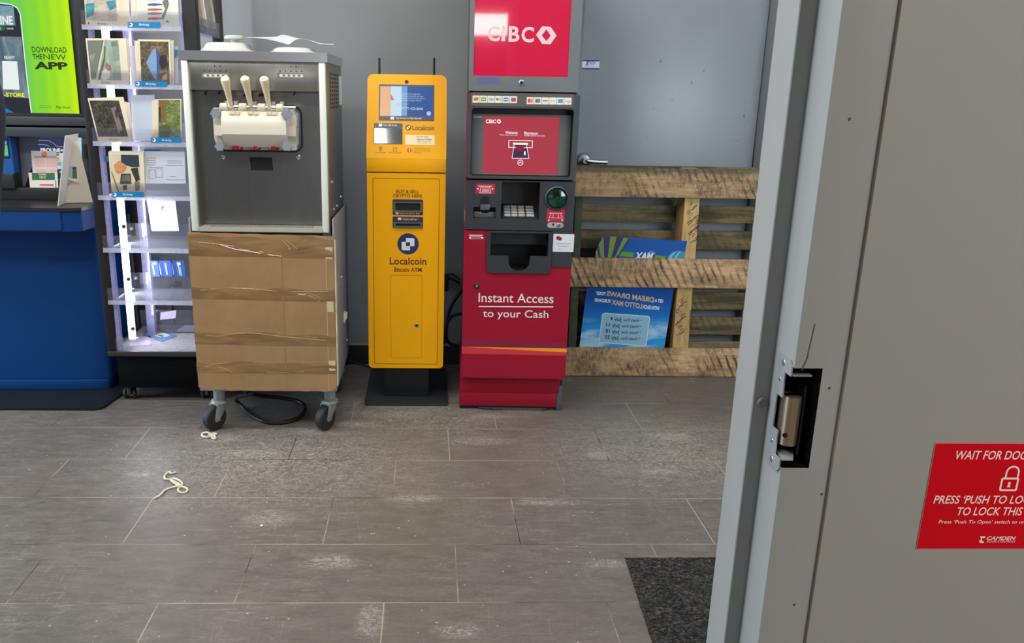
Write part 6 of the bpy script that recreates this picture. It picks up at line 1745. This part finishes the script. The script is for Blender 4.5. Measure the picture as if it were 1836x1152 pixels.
bm = new(); prism(bm, FO, rrect(a - .014, b + .008, a + .014, b + .036, .004), .0066, .032); obj('plug_body', bm, MCAB2, t2, bev=.003)
bm = new(); tube(bm, [FO.w(a, b + .018, .028), FO.w(a - .03, b + .02, .04), FO.w(a - .035, b - .05, .03), FO.w(a - .03, b - .2, .02), FO.w(a - .03, b - .37, .016)], .0035, 8); obj('plug_cord', bm, MCAB2, t2)

# ================================================================== lottery kiosk
kx1 = -0.282
MBLUE = mat('kiosk_blue', (8, 54, 110), 0.5, spec=.2, bump=.02, bscale=400)
MKB = mat('kiosk_black', (34, 35, 38), 0.45, bump=.04, bscale=600)
MKB2 = mat('kiosk_grey', (58, 61, 66), 0.45)
ki = thing('lottery_kiosk', 'blue and black lottery kiosk with bright green screen beside the card rack', 'kiosk', (-0.75, 1.75, 0))
bm = new(); prism(bm, PZ, [(-1.5, 1.402), (-0.300, 1.402), (-0.276, 1.412), (-0.262, 1.432), (-0.2395, 1.60), (-0.25, 2.04), (-1.5, 2.04)], 0, .012); bevel(bm, .003, 2, 50); obj('foot_plate', bm, mat('plate_black', (26, 27, 29), .45, spec=.3), ki)
def bowed(y, bulge, x0=-1.40, x1=-0.318, n=24, r=.02):
    pts = []
    for i in range(n + 1):
        t_ = i / n
        x = x0 + (x1 - r - x0) * t_
        pts.append((x, y - bulge * 4 * t_ * (1 - t_)))
    pts += [(x1 - r * .3, y + r * .35), (x1, y + r)]
    return pts + [(x1 + .006, 2.0), (x0, 2.0)]
bm = new(); prism(bm, PZ, bowed(1.640, .02, x1=-0.312), .012, .058); obj('plinth', bm, MBLUE, ki, bev=.003)
bm = new(); prism(bm, PZ, bowed(1.650, .015, x1=-0.306), .060, .762); obj('cabinet', bm, MBLUE, ki, smooth=40)
cp_ = [(-1.40, 1.462), (-0.40, 1.462), (-0.325, 1.468), (-0.300, 1.485), (-0.283, 1.66), (-0.283, 2.0), (-1.40, 2.0)]
bm = new(); prism(bm, PZ, cp_, .764, .846); bevel(bm, .010, 3, 60); lp_ = obj('counter_lip', bm, MBLUE, ki)
FLP = FY(1.4612)
r_ = (-1.36, FLP.px(60, 412)[1], FLP.px(109.5, 395)[0], FLP.px(60, 378.5)[1])
bm = new(); ring(bm, FLP, rrect(r_[0] - .0025, r_[1] - .0025, r_[2] + .0025, r_[3] + .0025, (0, .014, .006, 0)), rrect(*r_, (0, .012, .004, 0)), -.001, .0004); obj('lip_seam', bm, mat('seam_navy', (8, 24, 56), .6), lp_)
bm = new(); prism(bm, FLP, rrect(*r_, (0, .012, .004, 0)), -.002, .0022); bevel(bm, .0015, 1, 60); obj('lip_panel', bm, MBLUE, lp_)
bm = new(); prism(bm, PZ, [(x + (.004 if x > -1 else 0), y - .006 if y < 1.7 else y) for x, y in cp_], .848, .862); bevel(bm, .003, 2, 60); obj('counter_top', bm, mat('counter_black', (40, 38, 40), .3, spec=.5, var=.1, vscale=10), ki)
# housing around the bay and the big screen
FKS_ = FY(1.668)
zb1 = FKS_.px(100, 245)[1]; zb2 = FY(1.70).px(100, 337.5)[1]; zsb = FKS_.px(70, 207)[1]; zmid = FKS_.px(100, 226)[1]
bm = new(); box(bm, -1.40, 1.86, .862, kx1, 2.0, 1.98); obj('back_panel', bm, MKB, ki)
xr_in = FKS_.px(150, 290)[0]
bm = new(); box(bm, xr_in, 1.668, .862, kx1, 1.87, zb1); obj('bay_side', bm, MKB, ki, bev=.003)
bm = new(); box(bm, -1.40, 1.70, .862, xr_in + .004, 1.87, zb2); obj('bay_sill', bm, MKB, ki, bev=.003)
bm = new(); box(bm, -1.40, 1.662, zb1 - .002, kx1, 1.87, zmid - .006); obj('brow_panel', bm, MKB2, ki, bev=.003)
bm = new(); box(bm, -1.40, 1.662, zmid + .002, kx1, 1.87, zsb - .004); obj('brow_panel', bm, MKB2, ki, bev=.003)
sx = FKS_.px(136, 150)[0]
bm = new(); hole_panel(bm, FKS_, (-1.40, zsb - .002, kx1, 1.98), [(-1.36, zsb + .010, sx + .012, 1.95)], -.10, 0); bevel(bm, .003, 2, 60); sf = obj('screen_frame', bm, MKB, ki)
def ad_mat():
    m = mat('screen_green', (150, 220, 40), .2)
    nt = NT(m); p = nt.n['Principled BSDF']
    p.inputs['Base Color'].default_value = (.01, .01, .01, 1)
    sep = nt.add('ShaderNodeSeparateXYZ'); nt.link(nt.coord(), sep.inputs[0])
    # object origin is the kiosk base: x runs from about -0.4 to +0.46 across the screen
    u_ = nt.math('MULTIPLY_ADD', sep.outputs[0], 2.6, -0.18)
    w = nt.add('ShaderNodeTexWave'); w.bands_direction = 'X'; w.inputs['Scale'].default_value = 6; w.inputs['Distortion'].default_value = 1
    nt.link(nt.mapping(), w.inputs[0])
    uu = nt.math('ADD', u_, nt.math('MULTIPLY', w.outputs['Fac'], .10))
    col = nt.ramp(uu, [(.25, lin((96, 206, 96))), (.6, lin((140, 220, 30))), (.95, lin((196, 240, 4)))])
    nt.link(col, p.inputs['Emission Color']); p.inputs['Emission Strength'].default_value = .95
    return m
FAD = FY(1.682)
bm = new(); prism(bm, FAD, rrect(-1.36, FAD.px(70, 206)[1], FAD.px(136.5, 150)[0], 1.95), -.004, 0); ad = obj('advert_screen', bm, ad_mat(), ki, label='bright green advert screen')
def edge_px(x, y): return x
SW = screen_mat('advert_white', (236, 244, 240), .95)
SD = screen_mat('advert_dark', (36, 42, 50), .8)
left = [(-60, 5), (0, 5.5), (20, 8), (31, 14), (36.5, 25), (42, 80), (49.5, 150), (57, 205)]
bm = new(); flat(bm, FAD, FAD.pts(*left, (-60, 205)), .0006); dp = obj('phone_graphic', bm, SD, ad)
bm = new()
for (a, b) in zip(left, left[1:]):
    line(bm, FAD, *a, *b, 1.9, .0010)
obj('white_outline', bm, SW, dp, keep=True)
bm = new(); poly(bm, FAD, ((-60, 64), (0, 65), (38, 66), (48, 150), (52, 176), (-60, 170)), .0008); obj('photo_picture', bm, photo('screen_photo', [(.3, (44, 58, 70)), (.55, (94, 112, 122)), (.75, (150, 160, 160))], ns=3, scale=(5, 5, 2)), dp)
bm = new(); poly(bm, FAD, ((-60, 9), (0, 9), (24, 11), (28, 46), (-60, 46)), .0008); obj('photo_picture', bm, photo('screen_photo2', [(.3, (50, 74, 96)), (.6, (110, 140, 156))], ns=2), dp)
txt(dp, SW, FAD, [('ONLINE', -31, 28, 23, 44, .03), ('ONLINE', 12, 49.5, 24.5, 53), ('READY', 8, 100.5, 27, 105.5, .02)], .0014)
bm = new(); prism(bm, FAD, rrect(*FAD.rect(-6, 47, 10, 55), .006), .0008, .0011); tg = obj('toggle', bm, screen_mat('toggle_grey', (70, 84, 88), .8), dp)
bm = new(); flat(bm, FAD, circ(*FAD.px(0, 51), .0075, 16), .0015); obj('toggle_dot', bm, screen_mat('toggle_green', (60, 190, 60), .9), tg)
bm = new(); poly(bm, FAD, ((4, 109), (31, 110), (35.5, 161), (6, 160)), .0014); obj('white_square', bm, SW, dp)
txt(dp, screen_mat('advert_yellow', (246, 236, 20), .95), FAD, [('IN-STORE', -4, 166, 44.5, 173.5, .03)], .0014)
bm = new(); poly(bm, FAD, ((-40, 190), (8, 192), (31, 205), (-40, 205)), .0012); obj('blue_corner', bm, screen_mat('advert_blue', (30, 120, 220), .85), dp)
SI = screen_mat('advert_ink', (40, 62, 20), .7)
txt(ad, SI, FAD, [('DOWNLOAD', 57.3, 84, 119.3, 94.5, .012), ('THE', 58.5, 96.8, 75.5, 106, .02), ('NEW', 78, 97.3, 118.5, 107, 0), ('APP', 61.5, 111, 121.5, 124.5, .045), ('Play Smart', 101, 190, 126.5, 195.5, .01), ('Must be 18+ to play', 71, 189, 93, 190.6), ('Terms and conditions apply', 70, 192, 93, 193.6)], .0010)
# glowing tickets display inside the bay
FBY = FY(1.772)
bm = new(); prism(bm, FBY, rrect(*FBY.rect(68, 243, 149, 345)), -.006, 0); dsp = obj('bay_display', bm, screen_mat('bay_navy', (56, 60, 94), .85), ki)
SL = screen_mat('bay_lines', (170, 176, 206), .8)
bm = new()
for (a, b) in (((68, 251.5), (88, 252)), ((88, 252), (95, 256)), ((95, 256), (102, 262)), ((102, 262), (114, 263)), ((68, 259), (82, 259.5)), ((82, 259.5), (89, 262)), ((69, 243), (66, 262))):
    line(bm, FBY, *a, *b, 1.0, .0008)
obj('line_art', bm, SL, dsp, keep=True)
txt(dsp, screen_mat('bay_white', (236, 240, 246), .95), FBY, [('PROLINE+', 73, 265.5, 113.5, 272.5, .03)], .0009)
bm = new(); poly(bm, FBY, ((100, 274), (114, 274), (113, 306), (100, 306)), .0006); tb2 = obj('result_table', bm, screen_mat('bay_table', (206, 220, 232), .85), dsp)
for q, c in (((102, 281, 107, 288), (226, 170, 90)), ((103, 290, 110, 297), (120, 176, 200)), ((101, 275, 106, 279), (90, 110, 150))):
    bm = new(); r = FBY.rect(*q); flat(bm, FBY, rrect(*r), .0010); obj('table_cell', bm, screen_mat('cell_%d' % c[0], c, .85), tb2)
bm = new(); poly(bm, FBY, ((136, 244), (146, 245), (147, 284), (138, 290)), .0006); cy2 = obj('cyan_column', bm, screen_mat('bay_cyan', (150, 214, 232), .9), dsp)
for y in range(248, 284, 4):
    bm = new(); line(bm, FBY, 138, y, 146, y + .3, 1.2, .0009); obj('print_line', bm, screen_mat('bay_white', (236, 240, 246), .95), cy2)
bm = new(); f = FY(1.765); prism(bm, f, f.pts((33.5, 243), (70, 243), (60, 290), (44, 336), (41, 336)), -.004, 0); obj('metal_wing', bm, mat('wing_steel', (150, 150, 170), .42, metal=.6), ki)
f = FY(1.69)
bm = new(); prism(bm, f, rrect(f.px(-60, 280)[0], f.px(10, 312)[1], f.px(22, 280)[0], f.px(10, 245)[1], .008), -.05, 0); bevel(bm, .006, 2, 60); tm = obj('ticket_checker', bm, mat('checker_blue', (28, 82, 150), .4), ki, label='blue ticket checker')
bm = new(); prism(bm, f, rrect(*f.rect(-20, 249, 16, 283), .003), 0, .003); sc_ = obj('checker_bezel', bm, MBLK, tm)
bm = new(); flat(bm, f, rrect(*f.rect(-16, 251.5, 14.5, 280)), .0034); s9 = obj('checker_screen', bm, screen_mat('checker_blue_screen', (30, 130, 200), .9), sc_)
bm = new(); flat(bm, f, rrect(*f.rect(-16, 260, 14.5, 278)), .0038); obj('green_field', bm, screen_mat('checker_green', (110, 206, 130), .9), s9)
txt(s9, SW, f, [('TICKET', -14, 254, 12.5, 258.5, .02)], .0042)
bm = new(); prism(bm, f, rrect(f.px(-60, 300)[0], f.px(10, 338)[1], f.px(26, 320)[0], f.px(10, 311)[1], .004), -.07, .006); obj('checker_base', bm, MKB, ki, bev=.004)
bm = new(); r = FKS_.rect(150, 258, 155.5, 284); prism(bm, FY(1.667), rrect(r[0], r[1], min(r[2], kx1 - .004), r[3], .002), 0, .002); obj('card_reader', bm, MBLK, ki)
# playing slips in the bay, cardboard easel on the counter
def slip(label, f, q, m, parts):
    P = f.pts(*q); t = thing('play_slip', label, 'ticket', f.w((P[2][0] + P[3][0]) / 2, min(P[2][1], P[3][1]), 0))
    bm = new(); prism(bm, f, P, -.001, 0); obj('slip_sheet', bm, m, t)
    for nm, pts, mm in parts:
        bm = new(); poly(bm, f, pts, .0005); obj(nm, bm, mm, t)
    return t
MSLIP = mat('slip_pale', (206, 196, 194), .6)
f = Face((0, 1.708, 0.94), (1, 0, 0), (0, .12, 1))
slip('green play slip partly hidden behind the white easel on the lottery kiosk', Face((0, 1.730, 0.94), (1, 0, 0), (0, .12, 1)), ((103, 303), (140, 303), (138, 337), (104, 337)), C(40, 92, 58), (('slip_rule', ((104, 321), (136, 321), (136, 322), (104, 322)), C(190, 200, 180)), ('slip_mark', ((106, 308), (109, 306), (110, 309), (107, 310)), C(210, 214, 200))))
slip('pale pink play slip with orange sun in the lottery kiosk bay', Face((0, 1.719, 0.94), (1, 0, 0), (0, .12, 1)), ((55.5, 270), (101, 271), (103, 315), (59, 315)), MSLIP,
     (('grey_band', ((61, 279), (101, 279.5), (101, 283.5), (61, 283.5)), C(158, 156, 150)), ('orange_sun', ((74, 276), (77, 272), (82, 272), (84.5, 276), (83, 281), (78, 282.5), (75, 280)), C(232, 112, 62)), ('number_grid', ((62, 285), (80, 285.3), (80, 299), (63, 299)), C(216, 170, 166)), ('number_grid', ((83, 285.3), (101, 285.6), (101.5, 300), (83, 299.5)), C(216, 170, 166)), ('number_grid', ((64, 303), (80, 303), (88, 309), (66, 309)), C(214, 166, 162)), ('number_grid', ((86, 303), (102, 303), (102.5, 309), (90, 309)), C(214, 166, 162))))
t = slip('green and white keno slip at the front of the lottery kiosk bay', f, ((51, 309.5), (103, 309.5), (104.5, 336.5), (54, 336)), mat('slip_white', (222, 212, 204), .6),
     (('green_header', ((57, 310), (98, 310), (98.5, 322.5), (57.5, 322.5)), C(34, 104, 62)), ('red_band', ((71, 330), (96, 330), (96, 333.3), (72, 333)), C(206, 92, 82)), ('green_edge', ((99, 323), (100.5, 323), (101, 336), (99.5, 336)), C(34, 104, 62)), ('cream_panel', ((68.5, 314.5), (85, 314.5), (85, 320.5), (68.5, 320.5)), C(70, 96, 70))))
txt(t, mat('slip_yellow', (232, 224, 170), .5), f, [('COMBO', 69, 311.2, 83.5, 314.2, .02), ('KENO', 71, 315.3, 83, 320, .01)], .0009)
# easel
MEAS = mat('easel_cream', (214, 204, 184), .7)
MEAS2 = mat('easel_shade', (206, 200, 188), .7)
A_ = onZ(116.6, 363.5, .8635); B_ = onZ(166.7, 362.8, .8635); Cc = onZ(103, 369.3, .8635)
ux = (B_ - A_); ux.z = 0
fe_ = Face(A_, ux, (-.06 * ux.y, .06 * abs(ux.x) + .0, 1) if False else (0, 0, 1))
t = thing('cardboard_easel', 'cream cardboard easel stand with cut out window on the lottery kiosk counter', 'stand', ((A_.x + B_.x) / 2, (A_.y + B_.y) / 2, .8625))
E0, E1, E2, E3 = fe_.px(116.6, 363.5), fe_.px(166.7, 362.8), fe_.px(139.4, 253.4), fe_.px(128.3, 251.5)
wq = fe_.pts((124, 319), (138.5, 320), (137.5, 303.5), (125, 299))
bm = new()
# front face with its window: four pieces around the cut out
zt0 = max(wq[2][1], wq[3][1]); zb0 = min(wq[0][1], wq[1][1])
def exl(z): k = (z - E0[1]) / (E3[1] - E0[1]); return E0[0] + (E3[0] - E0[0]) * k
def exr(z): k = (z - E1[1]) / (E2[1] - E1[1]); return E1[0] + (E2[0] - E1[0]) * k
prism(bm, fe_, [(exl(E0[1]), E0[1]), (exr(E0[1]), E0[1]), (exr(zb0), zb0), (exl(zb0), zb0)], -.003, 0)
prism(bm, fe_, [(exl(zt0), zt0), (exr(zt0), zt0), E2, E3], -.003, 0)
prism(bm, fe_, [(exl(zb0), zb0), (wq[0][0], zb0), (wq[3][0], zt0), (exl(zt0), zt0)], -.003, 0)
prism(bm, fe_, [(wq[1][0], zb0), (exr(zb0), zb0), (exr(zt0), zt0), (wq[2][0], zt0)], -.003, 0)
obj('front_face', bm, MEAS, t)
E3w = fe_.w(*E3, -.0005)
ff = Face(Cc, (A_ - Cc), (E3w - A_))
nf = (A_ - Cc).cross(E3w - A_).normalized()
d_ = ray(116.2, 244); T_ = CAMP + d_ * ((A_ - CAMP).dot(nf) / d_.dot(nf))
bm = new()
q_ = [Cc, A_ + Vector((0, 0, .0005)), E3w, T_]
back = [p - nf * .003 * (1 if nf.y < 0 else -1) for p in q_]
va = [bm.verts.new(p) for p in q_]; vb = [bm.verts.new(p) for p in back]
bm.faces.new(va); bm.faces.new(vb[::-1])
for i in range(4):
    j = (i + 1) % 4; bm.faces.new((va[i], vb[i], vb[j], va[j]))
obj('side_flap', bm, MEAS2, t)
bm = new(); prism(bm, fe_, fe_.pts((115.8, 251.5), (128.3, 251.8), (139.6, 254), (140, 239.2), (116, 243)), -.0035, -.0005); obj('top_flap', bm, mat('easel_grey', (186, 182, 174), .7), t)
bm = new(); w0, w1 = fe_.w(*fe_.px(109, 317), .012), fe_.w(*fe_.px(141.5, 327), .012)
f6 = fe_.up(.010); prism(bm, f6, f6.pts((109, 316), (118, 316), (141.5, 323), (139, 327), (118, 320), (109, 318.5)), -.001, .001); obj('locking_strip', bm, mat('easel_strip', (222, 216, 204), .7), t)
bm = new(); f6 = fe_.up(.006); prism(bm, f6, f6.pts((124, 299), (130, 300), (129.5, 322), (119, 334), (118, 320), (125, 316)), -.001, .001); obj('bent_tab', bm, mat('easel_tab', (176, 176, 184), .6), t)
# small card on the counter
bm = new(); P = [onZ(x, y, .8628) for x, y in ((95, 355), (104, 354), (104, 357), (95, 358))]; prism(bm, Face((0, 0, .8625), (1, 0, 0), (0, 1, 0)), [(p.x, p.y) for p in P], 0, .001); single('loose_slip', bm, C(116, 124, 134), 'small grey slip lying on the lottery kiosk counter beside the easel', 'paper')
# ================================================================== person at the lottery kiosk (only the sleeve edge shows)
def person():
    dg = bpy.context.evaluated_depsgraph_get
    px0, py0 = 0.146, -0.50                        # body axis
    J = {'pelvis': (0, 0, .93, .120), 'waist': (0, .005, 1.06, .118), 'chest': (0, .0, 1.22, .138), 'neckb': (0, .005, 1.375, .075), 'neck': (0, .012, 1.43, .052), 'head1': (0, .025, 1.50, .075), 'head2': (0, .02, 1.58, .086), 'head3': (0, .01, 1.645, .055)}
    E_ = [('pelvis', 'waist'), ('waist', 'chest'), ('chest', 'neckb'), ('neckb', 'neck'), ('neck', 'head1'), ('head1', 'head2'), ('head2', 'head3')]
    for s, n in ((1, 'r'), (-1, 'l')):
        J['sh' + n] = (s * .170, .0, 1.375, .066); J['ua' + n] = (s * .204, -.005, 1.335, .060); J['um' + n] = (s * .186, -.008, 1.20, .052)
        J['el' + n] = (s * .174, -.015, 1.085, .046); J['wr' + n] = (s * .062, .20, 1.09, .031); J['pa' + n] = (s * .042, .245, 1.095, .029)
        E_ += [('neckb', 'sh' + n), ('sh' + n, 'ua' + n), ('ua' + n, 'um' + n), ('um' + n, 'el' + n), ('el' + n, 'wr' + n), ('wr' + n, 'pa' + n)]
        for k, (dz, ln) in enumerate(((.024, .060), (.008, .072), (-.008, .078), (-.024, .068))):
            a, b, c = 'f%d%s' % (k, n), 'g%d%s' % (k, n), 'h%d%s' % (k, n)
            J[a] = (s * .030, .278, 1.095 + dz, .0095); J[b] = (s * .016, .278 + ln * .5, 1.095 + dz * 1.1, .0085); J[c] = (s * .004, .278 + ln * .85, 1.090 + dz * 1.1, .0075)
            E_ += [('pa' + n, a), (a, b), (b, c)]
        J['t1' + n] = (s * .020, .255, 1.135, .0105); J['t2' + n] = (s * .008, .280, 1.158, .009)
        E_ += [('pa' + n, 't1' + n), ('t1' + n, 't2' + n)]
        k_ = .02 if s > 0 else -.14
        J['hip' + n] = (s * .075, 0, .86, .088); J['kn' + n] = (.045 if s > 0 else -.11, -.01, .49, .058); J['ca' + n] = (.032 if s > 0 else -.125, .012, .33, .052); J['an' + n] = (k_, .015, .09, .040); J['he' + n] = (k_, .0, .045, .040); J['to' + n] = (k_ + s * .01, .15, .035, .034)
        E_ += [('pelvis', 'hip' + n), ('hip' + n, 'kn' + n), ('kn' + n, 'ca' + n), ('ca' + n, 'an' + n), ('an' + n, 'he' + n), ('he' + n, 'to' + n)]
    names = list(J)
    me = bpy.data.meshes.new('person_body')
    me.from_pydata([Vector(J[k][:3]) for k in names], [(names.index(a), names.index(b)) for a, b in E_], [])
    o = bpy.data.objects.new('tmp', me); COL.objects.link(o)
    o.modifiers.new('s', 'SKIN'); sv = me.skin_vertices[0].data
    for i, k in enumerate(names):
        sv[i].radius = (J[k][3], J[k][3]); sv[i].use_root = (k == 'pelvis')
    ss = o.modifiers.new('ss', 'SUBSURF'); ss.levels = 3; ss.render_levels = 3
    d = dg(); d.update()
    body = bpy.data.meshes.new_from_object(o.evaluated_get(d))
    bpy.data.objects.remove(o)
    root = thing('person', 'person in dark navy jacket facing the lottery kiosk with arm bent at the elbow', 'person', (px0, py0, 0))
    jk = mat('jacket_navy', (46, 46, 66), .8, var=.15, vscale=12); tr = mat('trousers_black', (24, 24, 28), .8); sk = mat('skin', (196, 150, 122), .5); gl = mat('elbow_patch_black', (16, 16, 18), .6); shm = mat('shoe_black', (22, 22, 22), .5)
    for m_ in (jk, tr, sk, gl, shm): body.materials.append(m_)
    for p in body.polygons:
        c = p.center
        if c.z > 1.432 and abs(c.x) < .13: p.material_index = 2
        elif c.y > .215 and c.z > 1.0: p.material_index = 2
        elif c.z < 1.115 and c.z > 1.02 and abs(c.x) > .15: p.material_index = 3
        elif c.z < .075: p.material_index = 4
        elif c.z < .90: p.material_index = 1
        p.use_smooth = True
    b = bpy.data.objects.new('body', body); COL.objects.link(b); b.parent = root
    WL[b.name] = Vector((px0, py0, 0))
    O = Vector((px0, py0, 0))
    bm = new(); bmesh.ops.create_uvsphere(bm, u_segments=24, v_segments=14, radius=.1)
    for v in bm.verts:
        v.co = Vector((v.co.x * .98, v.co.y * 1.06, v.co.z * 1.06)) + Vector((0, -.005, 1.615))
    bmesh.ops.delete(bm, geom=[v for v in bm.verts if v.co.z < 1.56 and v.co.y > -.01 or v.co.z < 1.515 or (v.co.y > .06 and v.co.z < 1.63)], context='VERTS')
    for v in bm.verts: v.co += O
    obj('hair', bm, mat('hair_dark', (36, 28, 24), .6), root, keep=True, smooth=180)
    for sx_ in (-1, 1):
        bm = new(); lathe(bm, O + Vector((sx_ * .03, .098, 1.575)), (0, 1, 0), [(.011, -.008), (.011, 0), (.006, .005), (0, .006)], 14); obj('eye', bm, mat('eye_white', (226, 222, 216), .3), root)
        bm = new(); lathe(bm, O + Vector((sx_ * .086, .015, 1.56)), (sx_, -.2, 0), [(.012, 0), (.026, .006), (.022, .012), (.008, .008), (0, .008)], 16, sq=1.35); obj('ear', bm, sk, root)
    bm = new(); tube(bm, [O + Vector((0, .100, 1.575)), O + Vector((0, .116, 1.55)), O + Vector((0, .120, 1.535)), O + Vector((0, .100, 1.528))], .010, 10); obj('nose', bm, sk, root)
    bm = new(); tube(bm, [O + Vector((-.024, .094, 1.502)), O + Vector((0, .102, 1.501)), O + Vector((.024, .094, 1.502))], .0055, 8); obj('mouth', bm, mat('lips', (170, 104, 96), .5), root)
person()
